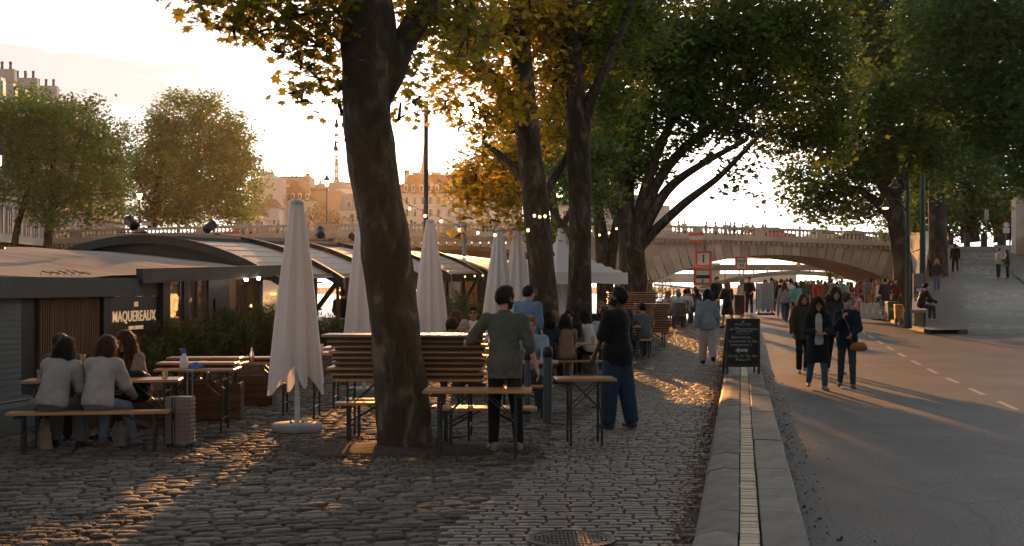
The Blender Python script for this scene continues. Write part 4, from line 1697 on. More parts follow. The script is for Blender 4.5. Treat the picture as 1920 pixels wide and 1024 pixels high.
def limb_mesh(q, pts, base, n=10, per=5, rough=0.05, rng=random):
    """pts: (px,py,Y,r_px) -> organic tapered tube"""
    W_ = []
    for px, py, Y, r in pts:
        p = pt(px, py, Y) - base
        W_.append((p.x, p.y, p.z, max(0.012, r * Y / FPX)))
    S = spline(W_, per)
    vs, fs = [], []
    ref = None
    ph = [rng.uniform(0, 6.28) for _ in range(6)]
    for i, s_ in enumerate(S):
        p = Vector(s_[:3])
        a, b = Vector(S[max(0, i - 1)][:3]), Vector(S[min(len(S) - 1, i + 1)][:3])
        d = (b - a).normalized()
        if ref is None:
            ref = Vector((1, 0, 0)) if abs(d.x) < .8 else Vector((0, 1, 0))
        x = (ref - d * ref.dot(d)).normalized()
        ref = x
        y = d.cross(x)
        for k in range(n):
            an = 2 * math.pi * k / n
            f = 1 + rough * (math.sin(2 * an + ph[0] + i * .35) + .6 * math.sin(3 * an + ph[1] - i * .5) + .5 * math.sin(5 * an + ph[2] + i * .9))
            vs.append(p + (x * math.cos(an) + y * math.sin(an)) * s_[3] * f)
    m = len(S)
    for i in range(m - 1):
        for k in range(n):
            k2 = (k + 1) % n
            fs.append((i * n + k, i * n + k2, (i + 1) * n + k2, (i + 1) * n + k))
    fs.append(tuple((m - 1) * n + k for k in range(n)))
    q.add(vs, fs)

TEMPL = {}
star = [(0.0, -0.5)]
for a, r_ in ((-62, .34), (-28, .52), (2, .27), (30, .55), (62, .30), (90, .62), (118, .30), (150, .55), (178, .27), (208, .52), (242, .34)):
    star.append((r_ * math.cos(R(a)), r_ * math.sin(R(a))))
_v = [(0, 0, 0)] + [(x, y, -0.25 * (x * x + y * y)) for x, y in star]
TEMPL['star'] = (np.array(_v), np.array([(0, i, i % 12 + 1) for i in range(1, 13)]))
TEMPL['lobe'] = (np.array([(0, -.5, 0), (.42, -.1, -.06), (.18, .12, .02), (0, .55, -.08), (-.2, .1, .02), (-.42, -.08, -.06)]), np.array([(0, 1, 2), (0, 2, 4), (2, 3, 4), (0, 4, 5)]))
TEMPL['quad'] = (np.array([(0, -.5, 0), (.3, 0, -.05), (0, .5, 0), (-.3, 0, .05)]), np.array([(0, 1, 2), (0, 2, 3)]))
TEMPL['blade'] = (np.array([(0, -.6, 0), (.09, 0, .02), (0, .6, -.06), (-.09, 0, .02)]), np.array([(0, 1, 2), (0, 2, 3)]))

def leaf_cloud(C, size, kind, up=0.6, rng=RNG, droop=None, tone=None):
    """C (N,3) leaf centres -> verts, faces, per-face random"""
    T, TF = TEMPL[kind]
    N_ = len(C)
    nrm = rng.normal(0, 1, (N_, 3))
    nrm /= np.linalg.norm(nrm, axis=1, keepdims=True)
    nrm[:, 2] = np.abs(nrm[:, 2]) + up
    nrm /= np.linalg.norm(nrm, axis=1, keepdims=True)
    a = rng.normal(0, 1, (N_, 3))
    if droop is not None:
        a = droop + 0.5 * a
    x = np.cross(a, nrm)
    x /= np.linalg.norm(x, axis=1, keepdims=True) + 1e-9
    y = np.cross(nrm, x)
    s = size * rng.uniform(0.65, 1.25, N_)
    V = C[:, None, :] + (x[:, None, :] * T[None, :, 0:1] + y[:, None, :] * T[None, :, 1:2] + nrm[:, None, :] * T[None, :, 2:3]) * s[:, None, None]
    F = TF[None] + (np.arange(N_) * len(T))[:, None, None]
    r_ = np.repeat(rng.random(N_) if tone is None else np.clip(.62 * tone + .38 * rng.random(N_), 0, 1), len(TF))
    return V.reshape(-1, 3), F.reshape(-1, 3), r_

def fill_blob(b, size, cover, rng, csig, per=14):
    """leaf centres for one crown lobe given as (px,py,Y,rx,ry,depth)"""
    px, py, Y, rx, ry, dep = b[:6]
    cov = cover * (b[6] if len(b) > 6 else 1.0)
    k = Y / FPX
    area = math.pi * rx * ry
    leafpx = 0.42 * (size / k) ** 2
    n = int(2.3 * cov * area / leafpx)
    nc = max(4, n // per)
    u = rng.normal(0, 1, (nc, 3))
    u /= np.linalg.norm(u, axis=1, keepdims=True)
    rr = rng.random(nc) ** 0.45
    cc = u * rr[:, None] * np.array([rx * k, dep, ry * k])
    c0 = np.array(pt(px, py, Y))
    centres = cc + c0
    idx = rng.integers(0, nc, n)
    d = rng.normal(0, 1, (n, 3)) * np.array([csig, csig, csig * 0.6])
    return centres[idx] + d, centres, c0, rng.random(nc)[idx]

def tree(name, label, trunk, limbs, blobs, leaf, size, kind, cover=2.4, csig=0.3, bark_=None, cat='tree', group=None, twigs=True, seed=1, per=14, base=None, n=10):
    rng = np.random.default_rng(seed)
    rr = random.Random(seed)
    base = base or pt(*trunk[0][:3])
    o = thing(name, label, cat, base, 0, group)
    q = MB()
    limb_mesh(q, trunk, base, n=n + 6, per=7, rough=0.035, rng=rr)
    q.build('trunk', bark_ or M_bark, o, smooth=80)
    for l in limbs:
        q = MB()
        limb_mesh(q, l, base, n=n, per=5, rough=0.05, rng=rr)
        q.build('limb', bark_ or M_bark, o, smooth=80)
    allc, tone = [], []
    q = MB()
    for b in blobs:
        C, cen, c0, tn = fill_blob(b, size, cover, rng, csig, per)
        allc.append(C)
        tone.append(tn)
        if twigs:
            sel = rng.permutation(len(cen))[:max(3, len(cen) // 3)]
            for j in sel:
                e = cen[j]
                mid = (c0 * .45 + e * .55) + rng.normal(0, .06, 3)
                q.tube([Vector(c0) - base, Vector(mid) - base, Vector(e) - base], [0.022, 0.014, 0.006], 4, caps=False)
    C = np.concatenate(allc) - np.array(base)
    V, F, r_ = leaf_cloud(C, size, kind, rng=rng, tone=np.concatenate(tone))
    cr_ = link('crown', npmesh('crown', V, F, leaf, rnd=r_), o)
    if twigs:
        q.build('twigs', bark_ or M_bark, cr_)['kind'] = 'stuff'
    return o

Y1 = 14.65
tree('plane_tree', 'big leaning plane tree trunk in front beside the stacked benches', 
     [(764, 846, Y1, 66), (761, 828, Y1, 56), (756, 780, Y1, 51), (748, 690, Y1, 48), (739, 600, Y1, 47), (728, 500, Y1, 46), (717, 420, Y1, 46), (702, 330, Y1, 46), (691, 255, Y1, 45), (688, 180, Y1, 47), (693, 100, Y1, 53), (692, 30, Y1, 48), (684, -60, Y1 + .1, 44), (676, -170, Y1 + .2, 38), (660, -300, Y1 + .3, 30)],
     [[(700, 215, Y1, 22), (722, 150, Y1 + .02, 30), (748, 95, Y1 + .1, 27), (778, 45, Y1 + .3, 24), (808, 5, Y1 + .6, 20), (850, -60, Y1 + 1, 15), (930, -150, Y1 + 1.5, 9)],
      [(690, 20, Y1, 20), (640, -20, Y1 - .2, 15), (560, -40, Y1 - .4, 11), (470, -30, Y1 - .6, 7), (400, -10, Y1 - .8, 3)],
      [(690, -40, Y1, 18), (700, -90, Y1 + .6, 14), (750, -130, Y1 + 1.6, 9)]],
     [(395, 8, 13.8, 60, 24, .5, .8), (455, 18, 14, 80, 36, .9), (545, 30, 14.3, 90, 46, 1.2), (480, 62, 14.1, 50, 22, .5, .7), (600, 85, 14.6, 55, 48, 1.0), (566, 120, 14.6, 32, 18, .5, .8), (640, 30, 15, 60, 60, 1.2), (600, 150, 14.9, 40, 26, .5, .9), (566, 172, 14.9, 26, 16, .3), (572, 188, 14.9, 14, 12, .2), (520, -45, 14.5, 170, 45, 1.6),
      (640, 165, 14.9, 20, 24, .4), (800, 45, 15.4, 60, 60, 1.2), (850, -10, 16, 90, 50, 1.4), (765, 130, 16, 26, 50, .5, .8), (748, 222, 15.8, 11, 18, .2), (775, 190, 16, 20, 22, .4, .8), (700, -70, 15.2, 150, 50, 1.8), (880, 60, 16.5, 70, 60, 1.2, .9), (640, 208, 14.9, 10, 9, .15), (520, 95, 14.2, 22, 14, .3, .8), (437, 50, 14, 18, 14, .3, .8)],
     LF_near, 0.125, 'star', cover=1.65, csig=0.17, seed=3, per=9, n=12)
Y2 = 26.0
tree('plane_tree', 'second plane tree behind the man in the grey shirt, limb reaching towards the sun',
     [(1028, 712, Y2, 34), (1026, 690, Y2, 29), (1022, 600, Y2, 27), (1015, 500, Y2, 25.5), (1006, 400, Y2, 24), (995, 300, Y2, 23), (985, 215, Y2, 22), (979, 120, Y2, 19), (972, 0, Y2, 17), (965, -120, Y2, 13)],
     [[(986, 225, Y2, 16), (950, 180, Y2 - .4, 14), (905, 125, Y2 - .8, 12), (865, 85, Y2 - 1.2, 11), (815, 20, Y2 - 1.6, 8), (760, -50, Y2 - 2, 5)],
      [(1000, 360, Y2, 9), (970, 320, Y2 + .5, 7), (930, 285, Y2 + .8, 6), (905, 265, Y2 + 1, 3)],
      [(1008, 420, Y2, 9), (1040, 480, Y2 - 0, 0.5)],
      [(1010, 395, Y2, 9), (1035, 340, Y2 + .8, 8), (1060, 300, Y2 + 1.5, 6), (1085, 240, Y2 + 2, 4)],
      [(975, 60, Y2, 10), (1010, -20, Y2 + .5, 8), (1050, -90, Y2 + 1, 5)]],
     [(870, 120, 24, 75, 50, 1.3, .8), (835, 190, 23.5, 46, 28, .8, .8), (908, 208, 24.3, 52, 40, .9, .6), (940, 190, 25, 50, 60, 1.1), (930, 60, 26, 110, 80, 1.8, 1.2), (1010, 40, 27, 100, 70, 1.8, 1.2), (910, 250, 24.5, 40, 18, .6, .7), (860, 240, 24, 28, 14, .5, .5),
      (895, 340, 29, 50, 36, 1.0), (935, 300, 29, 50, 36, 1.0), (875, 368, 29, 30, 26, .7), (945, 375, 29.5, 50, 36, 1.0), (975, 310, 29, 40, 50, 1.0), (920, 412, 29, 28, 12, .4, .7), (870, 408, 29, 26, 9, .3, .7), (985, 420, 29.5, 26, 24, .6), (860, 440, 29, 18, 7, .25, .6), (970, 250, 27, 45, 40, 1.0), (1045, 250, 28, 40, 50, 1.1), (1040, 150, 28, 55, 70, 1.4, 1.1), (930, -60, 26, 170, 60, 2.4, .8)],
     LF_glow, 0.17, 'lobe', cover=2.3, csig=0.22, seed=5, per=12)
Y3 = 27.2
tree('plane_tree', 'third plane tree with a forked trunk behind the man in the black t-shirt',
     [(1084, 708, Y3, 42), (1084, 690, Y3, 36), (1084, 640, Y3, 29), (1086, 560, Y3, 23), (1088, 450, Y3, 21.5), (1087, 350, Y3, 21), (1084, 262, Y3, 22), (1080, 200, Y3, 18), (1076, 110, Y3, 15), (1068, 0, Y3, 13), (1058, -110, Y3, 9)],
     [[(1090, 260, Y3, 14), (1108, 190, Y3, 11), (1122, 155, Y3, 10), (1152, 85, Y3 + .3, 9), (1180, 20, Y3 + .6, 8), (1205, -60, Y3 + .8, 6)],
      [(1090, 480, Y3 + .2, 7), (1062, 430, Y3 + .8, 6), (1035, 395, Y3 + 1.2, 4), (1020, 360, Y3 + 1.4, 2)],
      [(1078, 150, Y3, 9), (1045, 70, Y3 + .4, 8), (1020, -20, Y3 + .8, 6)]],
     [(1090, 70, 28.5, 110, 90, 2.2, 1.2), (1060, 200, 29.5, 45, 60, 1.2), (1160, 50, 31, 110, 80, 2.2, 1.2), (1140, 180, 31.5, 70, 70, 1.7, 1.1), (1065, 340, 32, 36, 50, 1.0), (1115, 290, 32, 60, 50, 1.2), (1120, 370, 33, 40, 36, 1.0, .8), (1120, -60, 29, 200, 60, 3, .8), (1010, 430, 31, 20, 18, .5)],
     LF_mid, 0.18, 'lobe', cover=2.6, csig=0.24, seed=8, per=12)
Y4 = 42.0
tree('plane_tree', 'low forking plane tree with many spreading limbs in front of the bridge',
     [(1192, 640, Y4, 32), (1190, 610, Y4, 27), (1187, 560, Y4, 25), (1187, 510, Y4, 25), (1184, 470, Y4, 25), (1180, 440, Y4, 20), (1172, 400, Y4, 15), (1160, 330, Y4, 11), (1152, 240, Y4, 9), (1150, 130, Y4, 6)],
     [[(1180, 455, Y4, 13), (1150, 385, Y4, 11), (1120, 325, Y4, 9), (1090, 260, Y4 + 1, 7), (1060, 190, Y4 + 1, 5)],
      [(1188, 450, Y4, 14), (1206, 370, Y4, 11), (1235, 280, Y4, 9), (1290, 160, Y4 + 1, 7), (1330, 40, Y4 + 1, 5)],
      [(1192, 455, Y4, 14), (1225, 395, Y4, 11), (1262, 345, Y4, 9), (1330, 300, Y4 - 1, 6), (1400, 262, Y4 - 2, 4)],
      [(1196, 468, Y4, 11), (1235, 425, Y4, 8.5), (1285, 380, Y4 - .5, 8), (1350, 330, Y4 - 1, 6), (1410, 268, Y4 - 2, 4), (1440, 240, Y4 - 2, 3)],
      [(1190, 440, Y4, 12), (1240, 330, Y4, 10), (1310, 255, Y4, 8), (1400, 200, Y4, 6), (1480, 150, Y4, 4)],
      [(1186, 450, Y4, 12), (1180, 360, Y4 + 1, 9), (1195, 250, Y4 + 2, 7), (1215, 120, Y4 + 2, 5)]],
     [(1200, 110, 42, 140, 110, 3.4, 1.2), (1320, 80, 43, 160, 100, 3.6, 1.3), (1450, 50, 45, 170, 90, 3.6, 1.3), (1290, 205, 42, 110, 60, 2.6, 1.2), (1410, 170, 44, 130, 70, 3.2, 1.3), (1535, 140, 47, 80, 130, 2.6, 1.2), (1385, 245, 44, 70, 28, 1.4), (1490, 255, 46, 90, 42, 2.2, 1.2), (1190, 235, 42, 80, 70, 2.2, 1.0), (1222, 310, 43, 40, 36, 1.2, .9), (1150, 320, 43, 50, 50, 1.4, .8), (1386, 318, 41, 20, 26, .6, .9), (1378, 350, 41, 14, 14, .4, .8), (1560, 250, 46, 45, 70, 1.8, 1.1), (1290, 268, 42, 50, 18, 1, .8), (1400, -70, 44, 300, 80, 6, .7), (1330, 290, 41.5, 22, 12, .6, .7)],
     LF_mid, 0.22, 'lobe', cover=2.5, csig=0.34, seed=13, per=13)
Y5 = 52
tree('plane_tree', 'slim dark plane tree half hidden behind the forking tree',
     [(1134, 620, Y5, 17), (1132, 560, Y5, 14), (1130, 470, Y5, 13), (1122, 400, Y5, 11), (1112, 320, Y5, 9), (1105, 200, Y5, 6)],
     [[(1136, 560, Y5, 12), (1148, 470, Y5, 11), (1160, 400, Y5, 8), (1170, 300, Y5, 5)]],
     [(1100, 300, 54, 60, 60, 3), (1160, 300, 54, 60, 60, 3), (1130, 220, 54, 90, 60, 3), (1020, 330, 54, 40, 50, 2.5, .8), (960, 290, 56, 50, 50, 2.5, .9), (990, 220, 56, 70, 50, 3, .9)],
     LF_mid, 0.26, 'lobe', cover=2.0, csig=0.4, seed=17)

Y6 = 70
tree('plane_tree', 'leafy plane tree far along the quay behind the second trunk',
     [(1052, 600, Y6, 14), (1050, 540, Y6, 12), (1046, 470, Y6, 11), (1040, 400, Y6, 9), (1030, 320, Y6, 6), (1025, 260, Y6, 4)],
     [[(1046, 460, Y6, 7), (1010, 400, Y6, 5), (960, 350, Y6, 4), (920, 320, Y6, 2)], [(1044, 440, Y6, 7), (1090, 370, Y6, 5), (1140, 330, Y6, 3)]],
     [(885, 330, 70, 36, 40, 3), (935, 350, 70, 40, 45, 3), (985, 318, 70, 45, 40, 3), (1035, 308, 70, 50, 45, 3), (1090, 306, 70, 50, 45, 3), (1145, 300, 70, 50, 45, 3), (1200, 300, 72, 50, 50, 3), (1000, 250, 70, 60, 40, 3), (1080, 240, 70, 60, 40, 3), (1160, 240, 72, 60, 40, 3), (925, 285, 70, 30, 18, 2)],
     LF_mid, 0.30, 'lobe', cover=2.6, csig=0.45, seed=19)

# right bank
Yr = 64
tree('tall_tree', 'leaning tree with pale bark rising behind the white fence on the right',
     [(1702, 585, Yr, 25), (1698, 540, Yr, 21), (1690, 480, Yr, 18), (1680, 410, Yr, 16), (1674, 340, Yr, 14), (1664, 250, Yr, 11), (1655, 150, Yr, 8)],
     [[(1682, 425, Yr, 10), (1655, 390, Yr, 9), (1625, 365, Yr, 7), (1595, 350, Yr, 4)], [(1676, 400, Yr, 10), (1650, 340, Yr - .5, 8), (1625, 290, Yr - 1, 6), (1600, 220, Yr - 1, 4)], [(1676, 380, Yr, 8), (1705, 300, Yr, 7), (1730, 220, Yr, 5)]],
     [(1615, 310, 64, 80, 60, 3, 1.1), (1555, 355, 66, 60, 50, 2.6, .9), (1515, 380, 66, 42, 36, 2, .7), (1495, 325, 64, 40, 30, 2, .8), (1640, 210, 64, 110, 90, 4, 1.2), (1600, 395, 68, 50, 26, 2, .8), (1470, 360, 66, 18, 16, 1, .5), (1650, 370, 67, 40, 36, 2, .8), (1740, 290, 66, 70, 80, 3), (1545, 412, 68, 30, 14, 1.5, .6)],
     LF_right, 0.28, 'lobe', cover=3.2, csig=0.42, bark_=M_bark2, seed=21, group='trees on the right bank')
RT = [('dense dark tree overhanging the road at the top right corner', 60, (1960, 560), [(1880, 60, 60, 120, 110, 4, 1.3), (1790, 40, 62, 110, 100, 4, 1.2), (1900, 200, 60, 80, 90, 4, 1.2), (1820, 170, 62, 80, 70, 3, 1.1), (1930, 320, 62, 50, 60, 3), (1860, 260, 62, 50, 40, 2.4)]),
      ('tall leafy tree above the street lamps, right of the sky gap', 76, (1760, 520), [(1700, 60, 76, 110, 100, 5, 1.1), (1620, 60, 74, 70, 110, 4, .7), (1730, 170, 78, 90, 80, 4, 1.1), (1590, -20, 72, 120, 50, 4, .7), (1690, 280, 78, 60, 60, 3), (1640, 140, 74, 60, 60, 3, .9)]),
      ('broad tree behind the top of the cobbled ramp', 104, (1820, 455), [(1780, 330, 104, 90, 80, 5, 1.2), (1830, 400, 104, 90, 45, 4, 1.2), (1740, 400, 100, 60, 45, 4, 1.1), (1800, 250, 104, 90, 70, 5)]),
      ('lighter green tree over the no entry sign', 110, (1880, 452), [(1880, 370, 108, 60, 60, 4, 1.1), (1860, 290, 108, 60, 60, 4), (1930, 400, 108, 50, 40, 4), (1840, 330, 110, 40, 50, 4)]),
      ('dark tree behind the lamp posts at the end of the bridge', 112, (1720, 470), [(1715, 350, 112, 50, 70, 4, 1.1), (1690, 420, 112, 50, 36, 3), (1740, 440, 112, 40, 22, 3), (1650, 300, 112, 40, 50, 4, .7)])]
for i, (lab, Yt, b, bl) in enumerate(RT):
    px, py = b
    top_ = min(x[1] for x in bl)
    tree('bank_tree', lab, [(px, py, Yt, 18), (px - 4, (py + top_) / 2 + 60, Yt, 14), (px - 10, top_ + 60, Yt, 8), (px - 12, top_, Yt, 4)],
         [[(px - 2, (py + top_) / 2 + 90, Yt, 9), (bl[0][0], bl[0][1] + 20, bl[0][2], 4)], [(px - 4, (py + top_) / 2 + 40, Yt, 8), (bl[1][0], bl[1][1] + 20, bl[1][2], 3)]],
         bl, LF_right, 0.30 + (0.08 if Yt > 90 else 0), 'lobe' if Yt < 90 else 'quad', cover=3.6, csig=0.45, bark_=M_bark2, seed=30 + i, group='trees on the right bank', per=16)
# island
tree('poplar_tree', 'light green tree in front of the apartment building at the left edge',
     [(88, 478, 105, 9), (92, 430, 105, 7.5), (98, 380, 105, 7), (100, 300, 105, 5), (105, 210, 105, 3)],
     [[(92, 420, 105, 5), (70, 350, 105, 4), (50, 280, 105, 3)], [(96, 400, 105, 5), (130, 330, 105, 4), (150, 260, 105, 3)], [(98, 390, 105, 4), (170, 350, 105, 3), (200, 320, 105, 2)], [(24, 490, 103, 7), (32, 430, 103, 6), (48, 370, 103, 5), (60, 320, 103, 4)]],
     [(50, 205, 105, 60, 46, 4, .9), (130, 215, 105, 60, 42, 4, .9), (20, 270, 105, 60, 70, 4), (110, 280, 104, 80, 60, 4, .9), (185, 265, 105, 40, 50, 3, .9), (60, 350, 103, 70, 50, 4), (150, 350, 104, 60, 45, 4, .9), (205, 340, 105, 30, 45, 3, .9), (222, 290, 106, 20, 36, 2.5, .8), (225, 395, 106, 20, 24, 2.5, .8), (90, 410, 103, 50, 24, 3, .7), (170, 405, 104, 40, 18, 3, .6)],
     LF_isl, 0.33, 'quad', cover=4.0, csig=0.62, bark_=M_bark2, seed=50, per=60)
tree('round_tree', 'round crowned tree rising behind the bridge left of the houses',
     [(285, 428, 150, 8), (290, 390, 150, 7), (300, 330, 150, 5), (320, 260, 150, 3)], [[(290, 385, 150, 5), (350, 330, 150, 3), (400, 280, 150, 2)], [(288, 395, 150, 4), (262, 340, 150, 3), (255, 280, 150, 2)]],
     [(365, 235, 150, 80, 55, 5), (300, 270, 150, 45, 50, 4, .9), (430, 270, 150, 50, 60, 4), (360, 310, 150, 110, 60, 6, 1.2), (270, 330, 150, 34, 60, 4, .8), (450, 330, 150, 40, 50, 4), (350, 375, 150, 90, 40, 5, 1.2), (430, 385, 150, 50, 28, 4), (280, 400, 150, 40, 22, 4, .9), (235, 240, 150, 12, 30, 2, .6), (345, 188, 150, 40, 18, 3, .6), (330, 406, 150, 70, 16, 4, .9), (440, 405, 150, 45, 14, 3, .8), (400, 195, 150, 30, 18, 3, .6)],
     LF_round, 0.42, 'quad', cover=4.4, csig=0.8, bark_=M_bark2, seed=51, per=60)
tree('small_tree', 'pale feathery small tree behind the first bridge lamp', [(590, 425, 280, 3), (590, 412, 280, 2), (592, 400, 280, 1)], [[(590, 415, 280, 2), (572, 402, 280, 1)]],
     [(575, 408, 280, 26, 12, 3), (605, 402, 280, 22, 12, 3), (628, 412, 280, 20, 9, 3), (594, 392, 280, 16, 10, 3), (650, 415, 280, 12, 7, 2)], LF_bush, 0.6, 'quad', cover=1.6, csig=0.7, bark_=M_bark2, seed=52, twigs=False)
tree('river_tree', 'dark feathery tree on the bank beyond the bridge arch', [(1556, 540, 160, 4), (1556, 515, 160, 3), (1556, 495, 160, 1)], [[(1556, 520, 160, 2), (1545, 500, 160, 1)]],
     [(1556, 505, 160, 18, 24, 2.5), (1550, 490, 160, 14, 14, 2), (1566, 520, 160, 12, 16, 2)], LF_right, 0.5, 'blade', cover=4, csig=0.5, bark_=M_bark2, seed=53, twigs=False)
tree('bank_tree', 'far sunlit tree beyond the right end of the arch', [(1610, 540, 175, 5), (1610, 500, 175, 4), (1612, 470, 175, 2)], [[(1610, 510, 175, 2), (1625, 490, 175, 1)]],
     [(1590, 488, 175, 22, 18, 3), (1625, 505, 175, 22, 20, 3), (1580, 512, 175, 12, 12, 2)], LF_round, 0.5, 'quad', cover=2, csig=0.6, bark_=M_bark2, seed=54, twigs=False)

# the rows of trees go on beside and behind the camera, shading this stretch of the quay
OFFT = [(2.5, -4.6, 8.0, 5.6, 3.0), (0, 15.5, 9.5, 7, 5), (13, 15.8, 9.5, 6.5, 5), (26, 17.5, 9.5, 6.5, 5)]
OLAB = ['beside the camera on the quay', 'right of the road level with the camera', 'right of the road just out of frame', 'right of the ramp out of frame']
for i, (s_, t_, zc, rad, rv_) in enumerate(OFFT):
    b_ = st(s_, t_)
    rng = np.random.default_rng(70 + i)
    o = thing('plane_tree', 'plane tree ' + OLAB[i], 'tree', b_, 0, 'trees outside the frame')
    q = MB()
    q.tube([(0, 0, -.1), (0.05, 0, 2.5), (0.1, .1, zc - 1), (0.1, .1, zc + 2)], [.38, .3, .22, .08], 10)
    for k_ in range(6):
        a = k_ * 1.05 + i
        q.tube([(0.08, .05, zc - 2.5), (math.cos(a) * rad * .4, math.sin(a) * rad * .4, zc - .3), (math.cos(a) * rad * .8, math.sin(a) * rad * .8, zc + .6)], [.14, .09, .03], 6)
    q.build('trunk', M_bark, o, smooth=60)
    nc = 150
    u = rng.normal(0, 1, (nc, 3))
    u /= np.linalg.norm(u, axis=1, keepdims=True)
    cc = u * (rng.random(nc) ** .4)[:, None] * np.array([rad, rad, rv_]) + np.array([0, 0, zc + .5])
    n_ = 5200
    ix = rng.integers(0, nc, n_)
    C = cc[ix] + rng.normal(0, 1, (n_, 3)) * np.array([.6, .6, .35])
    V, F, r_ = leaf_cloud(C, .34, 'lobe', rng=rng, tone=rng.random(nc)[ix])
    link('crown', npmesh('crown', V, F, LF_mid, rnd=r_), o)
q = MB()
a, b_ = st(-30, 19.5), st(46, 19.5)
q.add([(a.x, a.y, -.3), (b_.x, b_.y, -.3), (b_.x, b_.y, 5.6), (a.x, a.y, 5.6)], [(0, 1, 2, 3)])
a2, b2_ = st(-30, 60), st(46, 60)
q.add([(a.x, a.y, 5.6), (b_.x, b_.y, 5.6), (b2_.x, b2_.y, 5.6), (a2.x, a2.y, 5.6)], [(0, 1, 2, 3)])
tag(q.build('right_embankment', M_wall), kind='structure')

# ================================================================== TABLES AND BENCHES
M_top = mat('varnished_board', (0.40, 0.19, 0.065), 0.38, var=0.28, scale=5, bump=0.12, bscale=40, streak=(0.35, 6, 6), objvar=0.22, coat=0.25)
M_leg = mat('table_steel', (0.012, 0.022, 0.020), 0.45, spec=0.4)
MESHC = {}
def cached(key, fn):
    if key not in MESHC:
        MESHC[key] = fn()
    return MESHC[key]
def board_mesh(l, w, th=0.03):
    def f():
        q = MB()
        q.cbox((0, 0, 0), (l, w, th), 0.008)
        return q.mesh('board', M_top)
    return cached(('b', round(l, 2), round(w, 2), th), f)
def trestle(q, x, w, h, sgn, brace=True):
    y = w / 2 - 0.05
    for sy in (-1, 1):
        q.box((x, sy * y, h / 2), (0.026, 0.026, h))
        q.box((x + sgn * 0.05, sy * (y - .03), h - .03), (0.1, 0.02, 0.03))
    q.box((x, 0, 0.16), (0.02, 2 * y, 0.02))
    q.box((x, 0, h - 0.12), (0.02, 2 * y, 0.02))
    if brace:
        q.beam((x, -y, 0.18), (x, y, h - .13), 0.012, 0.012)
        for sy in (-1, 1):
            q.beam((x, sy * (y - .02), h * .55), (x - sgn * 0.34, sy * (y - .02), h - 0.005), 0.014, 0.014)
def beer_table(name, label, px, y, l, w, h, rz=0.0, group='beer tables and benches', off=0.0, planks=1):
    p = gx(px, y, off)
    o = thing(name, label, 'bench' if 'bench' in name else 'table', p, R(rz), group)
    if planks == 1:
        link('board', board_mesh(l, w), o, (0, 0, h - 0.015))
    else:
        pw = w / planks
        for i in range(planks):
            link('board', board_mesh(l, pw - .006), o, (0, -w / 2 + pw * (i + .5), h - 0.015))
    for sg in (-1, 1):
        q = MB()
        trestle(q, sg * (l / 2 - 0.17), w, h - 0.031, sg)
        q.build('trestle_leg', M_leg, o)
    return o
FT = None
def folded(px, y, z, l, w, rz, label, group, name='folded_table'):
    """a table lying folded flat on a stack"""
    o = thing(name, label, 'table', Vector(((px - 960) / FPX * y, y, z)), R(rz), group)
    link('board', board_mesh(l, w, 0.028), o, (0, 0, 0.05))
    def f():
        q = MB()
        for sg in (-1, 1):
            for sy in (-1, 1):
                q.box((sg * l * .27, sy * (w / 2 - .06), 0.018), (l * .42, 0.026, 0.026))
            q.box((sg * l * .08, 0, 0.018), (0.024, w - .15, 0.024))
            q.box((sg * l * .44, 0, 0.018), (0.024, w - .15, 0.024))
        return q.mesh('folded_frame', M_leg)
    link('folded_frame', cached(('ff', round(l, 2), round(w, 2)), f), o)
    return o

beer_table('beer_bench', 'slim bench in front at the left with two women sitting on it', 168, 14.25, 1.75, 0.25, 0.45, 8)
beer_table('beer_table', 'wooden table with drinks where the four young people sit', 195, 15.05, 1.78, 0.52, 0.75, 8)
beer_table('beer_bench', 'bench on the far side of the young people\'s table', 210, 15.75, 1.78, 0.25, 0.45, 8)
tA = beer_table('beer_table', 'wooden table with a spray bottle and blue cloth behind the suitcase', 372, 16.3, 1.0, 0.62, 0.80, 3)
tA2 = beer_table('beer_table', 'wooden table right behind the one with the spray bottle', 385, 17.5, 1.05, 0.6, 0.80, -3)
for (px, y, w_, z) in ((372, 16.3, 1.0, 0.80), (385, 17.5, 1.05, 0.80)):
    pass
beer_table('beer_table', 'narrow table with a glass bottle left of the front umbrella', 462, 18.4, 1.45, 0.5, 0.75, 2)
# the big stack round the plane tree
SX, SY = 770, 15.5
beer_table('beer_table', 'standing table carrying the big stack behind the plane tree', SX, SY, 1.78, 0.7, 0.74, -1, planks=2)
for k, (px, y) in enumerate(((700, 15.25), (716, 15.75))):
    beer_table('beer_bench', ('bench pushed under the left end of the big stack, nearer one', 'bench pushed under the big stack, farther one')[k], px, y, 0.9, 0.25, 0.46, 3 + 80 * 0)
rs = random.Random(9)
ORD = ['first', 'second', 'third', 'fourth', 'fifth', 'sixth', 'seventh', 'eighth', 'ninth', 'tenth', 'eleventh', 'twelfth', 'thirteenth']
lab = ['bottom', 'second', 'third', 'fourth', 'fifth', 'sixth', 'seventh', 'eighth']
for k in range(8):
    last = k == 7
    folded(SX + rs.uniform(-7, 7) - (8 if last else 0), SY - (0.12 if last else 0) + rs.uniform(-.05, .05), 0.742 + k * 0.066, 1.86 if not last else 1.95, 0.55 + rs.uniform(-.05, .08), rs.uniform(-1.5, 1.5) - 1,
           'folded wooden table, %s from below in the big stack behind the plane tree' % lab[k] if not last else 'topmost folded wooden table of the big stack behind the plane tree', 'folded tables in the big stack')
beer_table('beer_table', 'high table with a paper cup just behind the big stack', 712, 17.9, 2.1, 0.6, 0.92, 0)
beer_table('beer_table', 'long table behind the big stack under the second umbrella', 745, 19.4, 2.2, 0.6, 0.92, 0)
beer_table('beer_table', 'sunlit table by the man in the cap and the white shirt', 868, 21.5, 1.6, 0.7, 0.80, 2)
